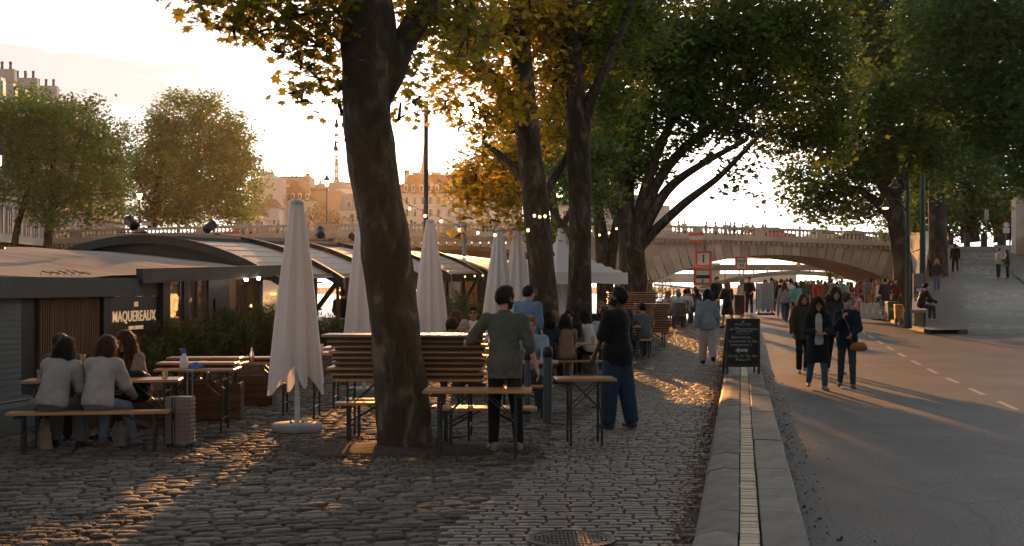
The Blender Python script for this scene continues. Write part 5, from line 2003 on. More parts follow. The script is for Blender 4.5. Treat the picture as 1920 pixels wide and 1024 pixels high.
beer_table('beer_table', 'bare wooden table in front right of the big plane trunk', 896, 13.85, 1.16, 0.52, 0.73, -1)
beer_table('beer_bench', 'low bench tucked behind the bare front table', 912, 14.6, 1.15, 0.26, 0.46, -2)
beer_table('beer_bench', 'second low bench behind the bare front table', 905, 14.95, 1.2, 0.26, 0.44, -3)
beer_table('side_table', 'small empty wooden table on the pavers beside the man in black', 1096, 14.95, 0.70, 0.5, 0.775, 3)
beer_table('beer_table', 'table with a beer where the bearded seated man sits', 985, 18.6, 0.95, 0.6, 0.75, 0)
beer_table('beer_bench', 'short bench in front of the seated man\'s table', 988, 17.9, 0.75, 0.25, 0.45, 0)
beer_table('beer_table', 'long table crossing in front of the third trunk', 1092, 24.4, 1.7, 0.6, 0.75, 0)
beer_table('beer_bench', 'long bench crossing in front of the third trunk', 1092, 23.7, 1.7, 0.25, 0.46, 0)
beer_table('beer_table', 'table seen end-on beside the path, woman drinking at it', 1180, 32.6, 1.9, 0.6, 0.78, 82)
beer_table('beer_bench', 'bench by the path carrying the man in the grey top', 1212, 32.4, 1.9, 0.26, 0.46, 82)
for si, (px, y, l, n, z0, nm) in enumerate(((1186, 39, 1.5, 13, 0.62, 'tall stack behind the man in black'), (1222, 36, 1.0, 12, 0.45, 'shorter stack by the path'))):
    for k in range(n):
        folded(px + rs.uniform(-2.5, 2.5), y + rs.uniform(-.04, .04), gz(y) + z0 + k * 0.066, l, 0.55, rs.uniform(-2.5, 2.5), 'folded table %s from below, %s' % (ORD[k], nm), 'folded tables in the ' + nm)
    beer_table('beer_table', 'standing table under the ' + nm, px, y, l, 0.6, z0, 0)

# ================================================================== UMBRELLAS
def fabric(name, col, tr=0.35):
    m = bpy.data.materials.new(name)
    m.use_nodes = True
    t = m.node_tree
    N, Lk = t.nodes, t.links
    b = N['Principled BSDF']
    b.inputs['Base Color'].default_value = (*col, 1)
    b.inputs['Roughness'].default_value = 0.85
    b.inputs['Specular IOR Level'].default_value = 0.2
    co = N.new('ShaderNodeTexCoord')
    nz_ = N.new('ShaderNodeTexNoise')
    nz_.inputs['Scale'].default_value = 5
    nz_.inputs['Detail'].default_value = 6
    Lk.new(co.outputs['Object'], nz_.inputs['Vector'])
    bp = N.new('ShaderNodeBump')
    bp.inputs['Strength'].default_value = 0.25
    bp.inputs['Distance'].default_value = 0.05
    Lk.new(nz_.outputs['Fac'], bp.inputs['Height'])
    Lk.new(bp.outputs['Normal'], b.inputs['Normal'])
    tl = N.new('ShaderNodeBsdfTranslucent')
    tl.inputs['Color'].default_value = (*[c * .9 for c in col], 1)
    ms = N.new('ShaderNodeMixShader')
    ms.inputs['Fac'].default_value = tr
    Lk.new(b.outputs[0], ms.inputs[1])
    Lk.new(tl.outputs[0], ms.inputs[2])
    Lk.new(ms.outputs[0], N['Material Output'].inputs['Surface'])
    return m
M_fab = fabric('umbrella_cloth', (0.82, 0.80, 0.80), 0.25)
M_white = mat('white_metal', (0.62, 0.62, 0.6), 0.45, var=0.1, scale=4)
M_cap = mat('umbrella_cap', (0.45, 0.52, 0.54), 0.5)
M_basec = mat('umbrella_base', (0.34, 0.34, 0.33), 0.7, var=0.2, scale=8, bump=0.2)
def folded_cloth(H, rb, seed):
    rg = random.Random(seed)
    n, m = 96, 30
    V = []
    ph = [rg.uniform(0, 6.28) for _ in range(8)]
    hem = [rg.uniform(-.14, .16) for _ in range(8)]
    for j in range(m + 1):
        f = j / m
        r0 = 0.072 + (rb - 0.072) * (f ** 0.85)
        for i in range(n):
            a = 2 * math.pi * i / n
            tw = 0.35 * f
            lob = math.cos(8 * (a + tw * .2) + ph[0])
            fold = (0.10 + 0.12 * min(1, f * 3)) * lob + 0.05 * f * math.cos(17 * a + ph[1] + 2 * f) + 0.05 * f * math.cos(5 * a + ph[2])
            r = r0 * (1 + fold)
            k = (a * 8 / (2 * math.pi)) % 8
            h0, h1 = hem[int(k) % 8], hem[(int(k) + 1) % 8]
            hh = h0 + (h1 - h0) * (k - int(k))
            z = H - H * f * 1.0 - (f ** 6) * (0.10 * lob + hh)
            V.append((r * math.cos(a), r * math.sin(a), z))
    F = []
    for j in range(m):
        for i in range(n):
            i2 = (i + 1) % n
            F.append((j * n + i, (j + 1) * n + i, (j + 1) * n + i2, j * n + i2))
    return npmesh('canopy', np.array(V), np.array(F), M_fab, smooth=True)
def umbrella(label, px, y, ztop, hem, rb, seed, wide=1.0):
    o = thing('closed_umbrella', label, 'umbrella', gx(px, y), 0.6 * seed, 'closed white umbrellas on the terrace')
    g = 0
    link('canopy', folded_cloth(ztop - hem, rb, seed), o, (0, 0, hem))
    q = MB()
    q.lathe([(0.085, ztop - .03), (0.088, ztop + .01), (0.06, ztop + .04), (0, ztop + .05)], 16)
    q.build('cap', M_cap, o, smooth=40)
    q = MB()
    q.tube([(0, 0, 0.05), (0, 0, ztop)], 0.027, 12)
    q.tube([(0, 0, 0.09), (0, 0, 0.42)], 0.034, 12)
    q.build('pole', M_white, o, smooth=40)
    q = MB()
    q.lathe([(0.31, 0.0), (0.325, 0.03), (0.32, 0.075), (0.30, 0.095), (0.12, 0.105), (0.06, 0.11)], 32)
    b = q.build('base', M_basec, o, smooth=50)
    for k in range(4):
        a = k * math.pi / 2 + .4
        q = MB()
        q.lathe([(0.018, 0.1), (0.018, 0.125), (0, 0.13)], 6, (0.1 * math.cos(a), 0.1 * math.sin(a), 0))
        q.build('bolt', M_metal, b)
    return o
umbrella('nearest closed white umbrella with ragged hem on a round grey base', 557, 16.3, 2.90, 0.62, 0.30, 1)
umbrella('closed white umbrella half hidden by the left side of the leaning trunk', 683, 22.0, 3.22, 0.92, 0.31, 2)
umbrella('closed white umbrella just right of the leaning trunk', 806, 25.6, 3.12, 0.84, 0.31, 3)
umbrella('closed white umbrella left one of the pair behind the grey shirted man', 935, 27.5, 3.03, 0.8, 0.32, 4)
umbrella('closed white umbrella right one of the pair next to the second trunk', 970, 29.5, 3.12, 0.8, 0.34, 5)
umbrella('closed white umbrella whose tip shows above the open parasol', 1051, 36.0, 3.3, 0.8, 0.34, 6)
umbrella('closed pinkish umbrella under the open parasol, left of the third trunk', 1056, 33.5, 2.5, 0.75, 0.34, 7)
umbrella('closed umbrella beneath the parasol partly behind the third trunk', 1070, 37.5, 2.6, 0.7, 0.30, 8)
# open square parasol
PO = thing('open_parasol', 'large open white square parasol between the second and third trunks', 'parasol', gx(1046, 33.0), R(42), None)
q = MB()
n = 16
ap = 3.0
hw, ze = 1.27, 2.12
def parz(x, y):
    m_ = max(abs(x), abs(y)) / hw
    sag = 0.10 * math.sin(math.pi * m_)
    return ap - (ap - ze) * m_ - sag
for i in range(n):
    for j in range(n):
        xs_ = [-hw + 2 * hw * (i + a) / n for a in (0, 1)]
        ys_ = [-hw + 2 * hw * (j + a) / n for a in (0, 1)]
        q.add([(xs_[0], ys_[0], parz(xs_[0], ys_[0])), (xs_[1], ys_[0], parz(xs_[1], ys_[0])), (xs_[1], ys_[1], parz(xs_[1], ys_[1])), (xs_[0], ys_[1], parz(xs_[0], ys_[1]))], [(0, 1, 2, 3)])
q.build('canopy', M_fab, PO)
for k in range(4):
    q = MB()
    M = Matrix.Rotation(k * math.pi / 2, 3, 'Z')
    v = [M @ Vector(p) for p in ((-hw, -hw, ze), (hw, -hw, ze), (hw, -hw - .01, ze - .3), (0, -hw - .03, ze - .27), (-hw, -hw - .01, ze - .3))]
    q.add(v, [(0, 1, 2, 3, 4)])
    q.build('valance', M_fab, PO)
q = MB()
q.tube([(0, 0, 0), (0, 0, ap)], 0.035, 10)
q.build('pole', M_white, PO)
for k in range(8):
    a = k * math.pi / 4
    q = MB()
    rr_ = hw * (1.36 if k % 2 else 0.96)
    q.tube([(0.0, 0, 2.2), (rr_ * .55 * math.cos(a), rr_ * .55 * math.sin(a), parz(rr_ * .55 * math.cos(a), rr_ * .55 * math.sin(a)) - .05)], 0.012, 5)
    q.build('strut', M_white, PO)

# ================================================================== PLANTERS WITH OLEANDER
M_plank = mat('planter_plank', (0.11, 0.06, 0.03), 0.75, var=0.3, scale=6, bump=0.3, streak=(0.5, 3, 6), objvar=0.2)
M_soil = mat('soil', (0.04, 0.03, 0.02), 1)
def planter(label, px, y, l, rz, h=0.45, w=0.5):
    o = thing('wooden_planter', label, 'planter', gx(px, y), rz, 'wooden planters along the boat')
    for k in range(4):
        for (c, d) in (((0, -w / 2, 0), (l, 0.03, h / 4 - .008)), ((0, w / 2, 0), (l, 0.03, h / 4 - .008)), ((-l / 2, 0, 0), (0.03, w - .031, h / 4 - .008)), ((l / 2, 0, 0), (0.03, w - .031, h / 4 - .008))):
            q = MB()
            q.box((0, 0, 0), d)
            q.build('plank', M_plank, o, loc=(c[0], c[1], h / 8 + k * h / 4))
    q = MB()
    q.box((0, 0, h - .08), (l - .06, w - .06, 0.04))
    q.build('soil', M_soil, o)
    return o
def shrub(label, px, y, l, rz, z0, h, seed, n=70, w=0.45):
    rg = np.random.default_rng(seed)
    p = gx(px, y)
    o = thing('oleander_shrub', label, 'shrub', p + Vector((0, 0, z0)), rz, 'oleander shrubs in the planters')
    q = MB()
    C, D_ = [], []
    for i in range(n):
        x0, y0 = rg.uniform(-l / 2, l / 2), rg.uniform(-w / 2, w / 2)
        hh = h * rg.uniform(0.55, 1.1)
        dx, dy = rg.normal(0, .16), rg.normal(0, .16)
        q.tube([(x0, y0, 0), (x0 + dx * .4, y0 + dy * .4, hh * .5), (x0 + dx, y0 + dy, hh)], [0.008, 0.006, 0.003], 4, caps=False)
        m = int(34 * hh / h)
        f = rg.uniform(0.15, 1.05, m)
        c = np.stack([x0 + dx * f, y0 + dy * f, hh * f], 1)
        dd = rg.normal(0, 1, (m, 3))
        dd[:, 2] = np.abs(dd[:, 2]) * .9 + .3
        dd /= np.linalg.norm(dd, axis=1, keepdims=True)
        C.append(c + dd * 0.06)
        D_.append(dd)
    C, D_ = np.concatenate(C), np.concatenate(D_)
    # leaf blades pointing along D_
    a = rg.normal(0, 1, C.shape)
    x = np.cross(a, D_)
    x /= np.linalg.norm(x, axis=1, keepdims=True)
    nn = np.cross(x, D_)
    T, TF = TEMPL['blade']
    s = 0.15 * rg.uniform(.7, 1.25, len(C))
    V = C[:, None] + (x[:, None] * T[None, :, 0:1] + D_[:, None] * T[None, :, 1:2] + nn[:, None] * T[None, :, 2:3]) * s[:, None, None]
    F = TF[None] + (np.arange(len(C)) * 4)[:, None, None]
    link('foliage', npmesh('foliage', V.reshape(-1, 3), F.reshape(-1, 3), LF_ole, rnd=np.repeat(rg.random(len(C)), 2)), o)
    q.build('stems', M_bark2, o)['kind'] = 'stuff'
bz = R(90) + QROT
for i, (s_, lab_) in enumerate(((18.9, 'oleander shrub in front of the lettered boat sign'), (20.6, 'oleander shrub below the boat windows, behind the seated woman'), (22.4, 'oleander shrub under the boat window with diners'), (24.2, 'oleander shrub below the boat door'), (26.0, 'oleander shrub left of the nearest umbrella'), (27.6, 'oleander shrub right behind the nearest umbrella'))):
    P = st(s_, -9.2)
    px = 960 + P.x / P.y * FPX
    planter('wooden planter box ' + ('under the lettered sign', 'under the first boat window', 'under the second boat window', 'below the boat door', 'left behind the nearest umbrella', 'right behind the nearest umbrella')[i], px, P.y, 1.6, bz)
    shrub(lab_, px, P.y, 1.5, bz, 0.42, (0.55, 0.75, 0.85, 0.9, 0.85, 0.6)[i], 60 + i, n=(40, 75, 90, 90, 80, 60)[i])
planter('wooden planter box under the table with the spray bottle', 398, 17.9, 0.8, 0.1, 0.5)
planter('wooden planter box seen between suitcase and umbrella', 470, 20.0, 0.7, 0.05, 0.42)
planter('wooden planter box behind the four young people', 255, 16.9, 1.1, 0.05, 0.45)
for i, (px, y, h_, lab_) in enumerate(((850, 40, 1.3, 'bushy sunlit shrub by the second boat behind the white shirted man'), (1228, 57, 1.6, 'grey green shrub at the foot of the bridge pier'), (830, 37.5, 1.1, 'sunlit shrub left of the white shirted man'), (880, 41, 1.2, 'sunlit shrub right of the white shirted man'))):
    shrub(lab_, px, y, 1.6, 0, 0.0, h_, 90 + i, n=60, w=0.8)

# ================================================================== SMALL THINGS
M_plastic_w = mat('white_plastic', (0.75, 0.75, 0.73), 0.4)
M_blue = mat('blue_plastic', (0.03, 0.09, 0.35), 0.4)
M_cloth_b = mat('blue_cloth', (0.05, 0.20, 0.55), 0.85)
M_beer = mat('beer', (0.85, 0.42, 0.06), 0.1, trans=0.75)
M_cupm = mat('clear_cup', (0.9, 0.85, 0.78), 0.15, trans=0.7)
M_paper = mat('paper_cup', (0.70, 0.66, 0.6), 0.7)
def at_z(px, y, z):
    return Vector(((px - 960) / FPX * y, y, gz(y) + z))
def cup(label, px, y, z, m=None, sc=1.0, beer=True):
    o = thing('drink_cup', label, 'cup', at_z(px, y, z), 0, 'cups and glasses on the tables')
    o.scale = (sc,) * 3
    q = MB()
    q.lathe([(0.028, 0), (0.030, 0.002), (0.041, 0.125), (0.038, 0.125), (0.027, 0.004), (0.0, 0.004)], 14)
    q.build('cup_wall', m or M_cupm, o, smooth=40)
    if beer:
        q = MB()
        q.lathe([(0.026, 0.006), (0.034, 0.085), (0, 0.085)], 14)
        q.build('drink', M_beer, o, smooth=40)
    return o
cup('glowing plastic cup on the table beside the long haired woman', 309, 14.95, 0.752)
cup('plastic cup of beer between the two women on the bench', 146, 15.0, 0.752)
cup('glass of beer on the seated man\'s table', 994, 18.5, 0.752)
cup('white paper cup on the high table behind the stack', 602, 17.8, 0.922, M_paper, 0.9, False)
cup('plastic glass on the sunlit table by the cap', 860, 21.4, 0.802, None, 1.2)
cup('beer glass on the table by the path', 1184, 32.3, 0.782, None, 1.2)
cup('plastic cup of beer near the middle of the young people\'s table', 222, 15.1, 0.752)
cup('plastic cup at the left end of the young people\'s table', 75, 14.75, 0.752)
cup('cup of beer on the high table left of the big trunk', 668, 17.85, 0.922)
cup('glass on the long table in front of the third trunk, left side', 1066, 24.4, 0.752, None, 1.1)
cup('glass on the long table in front of the third trunk, right side', 1112, 24.3, 0.752, None, 1.1)
cup('second glass on the sunlit table by the cap', 893, 21.6, 0.802, None, 1.2)
o = thing('spray_bottle', 'white spray bottle with blue head on the wooden table', 'bottle', at_z(345, 16.15, 0.80))
q = MB()
q.lathe([(0.05, 0), (0.055, 0.01), (0.055, 0.10), (0.045, 0.13), (0.025, 0.17), (0.025, 0.19)], 16)
q.build('body', M_plastic_w, o, smooth=40)
q = MB()
q.box((0, 0, 0.215), (0.035, 0.03, 0.05))
q.box((-0.03, 0, 0.235), (0.06, 0.025, 0.025))
q.beam((-0.03, 0, 0.225), (-0.045, 0, 0.185), 0.012, 0.012)
q.build('spray_head', M_blue, o)
q = MB()
rg = random.Random(1)
vs = []
for j in range(6):
    for i in range(14):
        a = 2 * math.pi * i / 14
        r_ = (0.09 - 0.014 * j) * (1 + .25 * math.sin(3 * a + j) + rg.uniform(-.12, .12))
        vs.append((r_ * math.cos(a) * 1.3, r_ * math.sin(a), 0.013 * j + rg.uniform(0, .012)))
fs = [(j * 14 + i, j * 14 + (i + 1) % 14, (j + 1) * 14 + (i + 1) % 14, (j + 1) * 14 + i) for j in range(5) for i in range(14)] + [tuple(70 + i for i in range(14))]
q.add(vs, fs)
tag(q.build('cleaning_cloth', M_cloth_b, loc=at_z(368, 16.2, 0.802)), 'crumpled bright blue cloth beside the spray bottle', 'cloth')
def glass_bottle(label, px, y, z):
    o = thing('glass_bottle', label, 'bottle', at_z(px, y, z))
    q = MB()
    q.lathe([(0.035, 0), (0.038, 0.01), (0.038, 0.11), (0.016, 0.16), (0.014, 0.2), (0.017, 0.205)], 14)
    q.build('glass', M_cupm, o, smooth=40)
    q = MB()
    q.lathe([(0.036, 0.006), (0.036, 0.07), (0, 0.07)], 12)
    q.build('contents', M_dark2, o, smooth=40)
glass_bottle('small glass bottle standing on the narrow table left of the umbrella', 472, 18.35, 0.752)
glass_bottle('bottle between the seated guests on the sunlit table', 857, 21.6, 0.802)
# rolls of folded frames lying on the wooden tables
for i, (px, y) in enumerate(((372, 16.45), (385, 17.6), (462, 18.5))):
    folded(px, y, 0.802 if i < 2 else .752, 1.0 if i < 2 else 1.35, 0.34, 2, ('folded bench lying on the table with the spray bottle', 'folded bench lying on the table behind the spray bottle', 'folded bench lying on the narrow table with the glass bottle')[i], 'folded benches lying on tables', 'folded_bench')
# suitcase
M_case = mat('suitcase_shell', (0.20, 0.14, 0.125), 0.45, var=0.1, scale=5)
o = thing('suitcase', 'dusty pink ribbed suitcase with raised handle beside the table', 'suitcase', gp(338, 838), R(-4))
q = MB()
for i in range(22):
    z = 0.05 + i * .024
    q.cbox((0, 0, z + .012), (0.30 - (0.012 if i % 2 else 0), 0.20 - (0.012 if i % 2 else 0), 0.0238), 0.004)
q.build('shell', M_case, o)
q = MB()
q.box((-.062, -.102, 0.31), (0.012, 0.012, 0.53))
q.box((-.03, -.102, 0.31), (0.008, 0.012, 0.53))
q.box((-.045, -.106, 0.36), (0.03, 0.02, 0.07))
q.build('zip', M_black, o)
q = MB()
q.tube([(.06, .07, .57), (.06, .07, .84), (.05, .07, .86)], 0.008, 6)
q.tube([(.12, .07, .57), (.12, .07, .84), (.13, .07, .86)], 0.008, 6)
q.box((.09, .07, .865), (0.1, 0.026, 0.028))
q.build('pull_handle', M_metal, o)
for sx in (-1, 1):
    for sy in (-1, 1):
        q = MB()
        q.tube([(sx * .115 - .012, sy * .07, .025), (sx * .115 + .012, sy * .07, .025)], 0.025, 10)
        q.box((sx * .115, sy * .07, .045), (0.03, 0.04, 0.02))
        q.build('wheel', M_black, o)
# bags on the ground
def soft_bag(label, px, py, sx, sy, sz, m, seed, name='carrier_bag'):
    rg = random.Random(seed)
    q = MB()
    vs, fs = [], []
    n, k = 16, 9
    for j in range(k):
        f = j / (k - 1)
        w = (.95 - .25 * f) * (0.9 + .2 * math.sin(f * 3)) * (1 if j < k - 1 else .8)
        for i in range(n):
            a = 2 * math.pi * i / n
            r_ = w * (1 + .16 * math.sin(4 * a + seed + 2 * f) + rg.uniform(-.12, .12))
            vs.append((sx * r_ * math.cos(a), sy * r_ * math.sin(a), sz * (f + rg.uniform(-.03, .03) + (.12 * math.sin(3 * a + seed) if j == k - 1 else 0)) if j else 0))
    for j in range(k - 1):
        for i in range(n):
            i2 = (i + 1) % n
            fs.append((j * n + i, j * n + i2, (j + 1) * n + i2, (j + 1) * n + i))
    fs.append(tuple((k - 1) * n + i for i in range(n)))
    q.add(vs, fs)
    tag(q.build(name, m, loc=gp(px, py), smooth=50), label, 'bag')
soft_bag('crumpled pale paper bag under the left end of the bench', 84, 842, 0.085, 0.07, 0.30, mat('paper_bag', (0.26, 0.20, 0.145), 0.85, var=.2, scale=12), 2)
soft_bag('thin translucent plastic bag by the seated woman\'s feet', 226, 836, 0.10, 0.09, 0.26, mat('plastic_bag', (0.17, 0.14, 0.12), 0.5, var=.2, scale=9), 5)
q = MB()
q.lathe([(0.13, 0), (0.14, 0.02), (0.10, 0.03), (0.10, 0.26), (0.15, 0.27), (0.15, 0.31), (0, 0.31)], 20)
tag(q.build('low_stool', M_black, loc=gp(447, 757), smooth=40), 'small round black stool right of the wooden planter', 'stool')
# litter bits on the cobbles
for i, (px, py, lab_) in enumerate(((478, 803, 'scrap of white paper left of the umbrella base'), (505, 828, 'small white paper scrap below the umbrella base'), (772, 866, 'yellow dry leaf on the ground by the trunk'))):
    q = MB()
    q.add([(-.04, -.03, 0.02), (.03, -.04, .015), (.05, .02, .035), (0, .04, .045), (-.05, .02, .02)], [(0, 1, 2), (0, 2, 3), (0, 3, 4)])
    tag(q.build('paper_scrap' if i < 2 else 'fallen_leaf', M_paper if i < 2 else mat('dry_leaf', (0.4, 0.22, 0.05), .8), loc=gp(px, py)), lab_, 'litter')

# ================================================================== BOLLARDS, BOARDS, SIGNS
M_boll = mat('bollard_grey', (0.075, 0.095, 0.10), 0.5, var=0.2, scale=6)
for px, py, h_, r_, lab_ in ((1027, 792, 1.02, 0.062, 'grey round bollard with black cap on the quay path'), (989, 792, 0.98, 0.04, 'slimmer dark bollard left of the grey one')):
    o = thing('bollard', lab_, 'bollard', gp(px, py))
    q = MB()
    q.lathe([(r_, 0), (r_, h_ * .86)], 20)
    q.build('post', M_boll, o, smooth=40)
    q = MB()
    q.lathe([(r_ * 1.0, h_ * .862), (r_ * 1.1, h_ * .87), (r_ * 1.1, h_ * .97), (r_ * .85, h_), (0, h_ + .01)], 20)
    q.build('cap', M_black, o, smooth=40)
def stand_text(txt, size, m, parent, x, z, y, name='lettering', bold=0.0, sx=1.0, align='CENTER'):
    me = text_mesh(txt, size, m, name, bold=bold, align=align)
    o = link(name, me, parent)
    o.matrix_local = Matrix.Translation((x, y, z)) @ Matrix.Rotation(R(90), 4, 'X') @ Matrix.Diagonal((sx, 1, 1, 1))
    return o
M_chalkb = mat('chalkboard', (0.012, 0.02, 0.017), 0.7, var=0.3, scale=5)
M_chalk = mat('chalk', (0.42, 0.43, 0.42), 0.95)
M_frame = mat('board_frame', (0.035, 0.024, 0.016), 0.6)
CB = thing('chalkboard_sign', 'black chalkboard sign with white writing and arrow standing on the kerb', 'sign', gp(1393, 702, 0.09), R(2))
fw, fh, fz = 0.665, 1.10, 0.17
q = MB()
q.box((0, 0, fz + (fh - fz) / 2 + .0), (fw - .06, 0.02, fh - fz - .04))
q.build('board', M_chalkb, CB)
for sx in (-1, 1):
    q = MB()
    q.box((sx * (fw / 2 - .02), 0, fh / 2), (0.045, 0.035, fh))
    q.build('leg', M_frame, CB)
    q = MB()
    q.beam((sx * (fw / 2 - .02), .02, fh - .05), (sx * (fw / 2 - .02), .42, 0.0), 0.03, 0.03)
    q.build('rear_leg', M_frame, CB)
for z in (fz, fh - .02):
    q = MB()
    q.box((0, 0, z), (fw - .085, 0.033, 0.045))
    q.build('rail', M_frame, CB)
yb = -0.0125
for txt, z, sz, x, sx_ in (('FEVER-TREE', 0.985, 0.055, 0, 1.1), ('Les Maquereaux', 0.90, 0.085, -.01, 1.0), ('RIVE DROITE', 0.845, 0.045, .03, 1.2), ('Bienvenue,', 0.735, 0.08, -.03, 1.1), ('Commande Au Bar', 0.655, 0.07, 0, 1.0), ('Uniquement :)', 0.585, 0.07, -.04, 1.0), ('Order At The Bar', 0.365, 0.075, 0, 1.0), ('Please !!!', 0.29, 0.075, 0, 1.0)):
    stand_text(txt, sz, M_chalk, CB, x, z, yb, 'chalk_writing', sx=sx_)['kind'] = 'stuff'
q = MB()
q.prism([(-.16, .475), (-.08, .53), (-.08, .50), (.10, .505), (.09, .44), (-.08, .455), (-.08, .42)], lambda a, b, d: Vector((a, d, b)), yb - .001, yb + .002)
q.build('chalk_arrow', M_chalk, CB)
q = MB()
q.box((-.02, yb, .80), (0.30, 0.002, 0.004))
q.prism([(-.035, 1.055), (.035, 1.055), (.006, 1.025), (.006, 1.015), (-.006, 1.015), (-.006, 1.025)], lambda a, b, d: Vector((a, d, b)), yb - .001, yb + .002)
q.build('chalk_emblem', M_chalk, CB)['kind'] = 'stuff'

MN = thing('menu_board', 'tall pale menu board on a low foot beside the kerb', 'sign', gx(1435, 58, 0.05), R(-3))
k = 58 / FPX
q = MB()
q.box((0, 0, 0.85), (33 * k, 0.06, 1.2))
q.build('board', mat('menu_face', (0.30, 0.35, 0.36), 0.5), MN)
for sx in (-1, 1):
    q = MB()
    q.box((sx * 16.8 * k, 0, 0.85), (0.04, 0.09, 1.24))
    q.build('frame_side', M_black, MN)
    q = MB()
    q.box((sx * 12 * k, 0, 0.17), (0.05, 0.05, 0.15))
    q.build('leg', M_black, MN)
q = MB()
q.cbox((0, 0, 0.05), (34 * k, 0.35, 0.1), 0.02)
q.build('foot', M_black, MN)
q = MB()
q.box((-12.3 * k, -.034, 0.85), (7 * k, 0.008, 1.16))
q.build('side_strip', mat('menu_strip', (0.46, 0.5, 0.53), .5), MN)
q = MB()
for i in range(20):
    q.box((2.5 * k, -.032, 0.36 + i * .05), (rs.uniform(12, 19) * k, 0.004, 0.012))
q.build('menu_lines', mat('menu_ink', (0.18, 0.22, 0.23), .7), MN)['kind'] = 'stuff'
for i in range(5):
    q = MB()
    q.prism([(-.04, 0), (0, .05), (.04, 0), (0, -.05)], lambda a, b, d: Vector((a - 12.3 * k, d, b + .72 + i * .1)), -.042, -.038)
    q.build('emblem', mat('menu_olive', (0.16, 0.15, 0.05), .7), MN)
BN = thing('litter_bin', 'dark slatted litter bin left of the menu board', 'bin', gx(1385, 57, 0.0))
k = 57 / FPX
for i in range(9):
    q = MB()
    q.box(((-8.2 + i * 2.05) * k, -.2, 0.52), (1.7 * k, 0.03, 0.86))
    q.build('slat', M_frame, BN)
q = MB()
q.box((0, 0, 0.52), (18 * k, 0.36, 0.84))
q.build('body', M_black, BN)
q = MB()
q.box((0, 0, 0.97), (21 * k, 0.48, 0.04))
q.build('lid', M_metal, BN)
for sx in (-1, 1):
    q = MB()
    q.box((sx * 8.5 * k, 0, 0.05), (0.05, 0.3, 0.1))
    q.build('leg', M_black, BN)

M_red = mat('sign_red', (0.62, 0.10, 0.025), 0.5)
M_swhite = mat('sign_white', (0.62, 0.62, 0.62), 0.5)
M_yel = mat('sign_yellow', (0.75, 0.36, 0.02), 0.5)
M_ink = mat('sign_black', (0.015, 0.015, 0.015), 0.6)
def plate(o, part, w, h, z, d, m, x=0, th=0.02, parent=None):
    q = MB()
    q.box((x, d, z), (w, th, h))
    return q.build(part, m, parent or o)
def nav_sign(label, px0, px1, py0, py1, y, draw, posts=True, zg=None):
    k = y / FPX
    c = pt((px0 + px1) / 2, py1, y)
    base = gz(y) if zg is None else zg
    o = thing('river_sign', label, 'sign', (c.x, c.y, base))
    w, h = (px1 - px0) * k, (py1 - py0) * k
    z0 = c.z - base
    draw(o, w, h, z0)
    if posts:
        q = MB()
        q.tube([(w * .2, .05, 0), (w * .2, .05, z0 + h)], 0.035, 8)
        q.build('post', M_metal, o)
    return o
def d_border(o, w, h, z0):
    f = plate(o, 'panel', w, h, z0 + h / 2, 0, M_swhite)
    b = w * .13
    for a in ((w * .97, b, 0, z0 + h - b * .6), (w * .97, b, 0, z0 + b * .6)):
        plate(o, 'red_border', a[0], a[1], a[3], -.013, M_red, a[2], .01, f)
    for sx in (-1, 1):
        plate(o, 'red_border', b, h - 2.25 * b, z0 + h / 2, -.013, M_red, sx * (w * .485 - b / 2), .01, f)
    return f
def d_I(o, w, h, z0):
    f = d_border(o, w, h, z0)
    plate(o, 'bar_mark', w * .09, h * .5, z0 + h / 2, -.013, M_ink, 0, .01, f)
def d_T(o, w, h, z0):
    f = d_border(o, w, h, z0)
    plate(o, 'bar_mark', w * .72, h * .2, z0 + h * .5, -.013, M_ink, 0, .01, f)
    plate(o, 'bar_mark', w * .06, h * .26, z0 + h * .25, -.0135, M_ink, 0, .01, f)
def d_V(o, w, h, z0):
    f = d_border(o, w, h, z0)
    stand_text('VHF', h * .33, M_ink, f, 0, z0 + h * .64, -.016, bold=.006)
    stand_text('10', h * .33, M_ink, f, 0, z0 + h * .34, -.016, bold=.006)
def d_RW(o, w, h, z0):
    for i, m in enumerate((M_red, M_swhite, M_red)):
        plate(o, 'band', w, h / 3 - .002, z0 + h * (i + .5) / 3, 0, m)
nav_sign('square red bordered river sign with a vertical black bar', 1303, 1335, 470, 501, 60, d_I)
nav_sign('square red bordered river sign with a black T mark', 1300, 1335, 503, 535, 59.6, d_T)
nav_sign('red bordered river sign lettered with a radio channel', 1378, 1402, 481, 507, 62, d_V)
nav_sign('red and white banded sign fixed to the bridge right of the forking tree', 1292, 1319, 437, 455, BD - 1.2, d_RW, False, 0)
nav_sign('red and white banded sign on the bridge above the boat roof', 423, 448, 434, 450, BD - 1.2, d_RW, False, 0)
for i, px in enumerate((846, 867)):
    k = (BD - 1.2) / FPX
    c = pt(px, 437, BD - 1.2)
    o = thing('river_sign', ('yellow diamond sign on the bridge, left one of two', 'yellow diamond sign on the bridge, right one of two')[i], 'sign', c)
    q = MB()
    q.prism([(0, -10.5 * k), (10.5 * k, 0), (0, 10.5 * k), (-10.5 * k, 0)], lambda a, b, d: Vector((a, d, b)), 0, .04)
    q.build('panel', M_yel, o)
    q = MB()
    q.beam((0, .06, -.1), (0, .6, -.1), .06, .06)
    q.build('bracket', M_metal, o)
k = (BD - 1.2) / FPX
o = thing('river_sign', 'white and red diamond sign on the bridge between the paired umbrellas', 'sign', pt(956, 440, BD - 1.2))
for sgn, m in ((-1, M_swhite), (1, M_red)):
    q = MB()
    q.prism([(0, -11 * k), (sgn * 10 * k, 0), (0, 11 * k)][::sgn], lambda a, b, d: Vector((a, d, b)), 0, .04)
    q.build('half_panel', m, o)
o = thing('river_sign', 'small yellow diamond sign on the far bridge under the arch', 'sign', pt(1497, 496, 209))
q = MB()
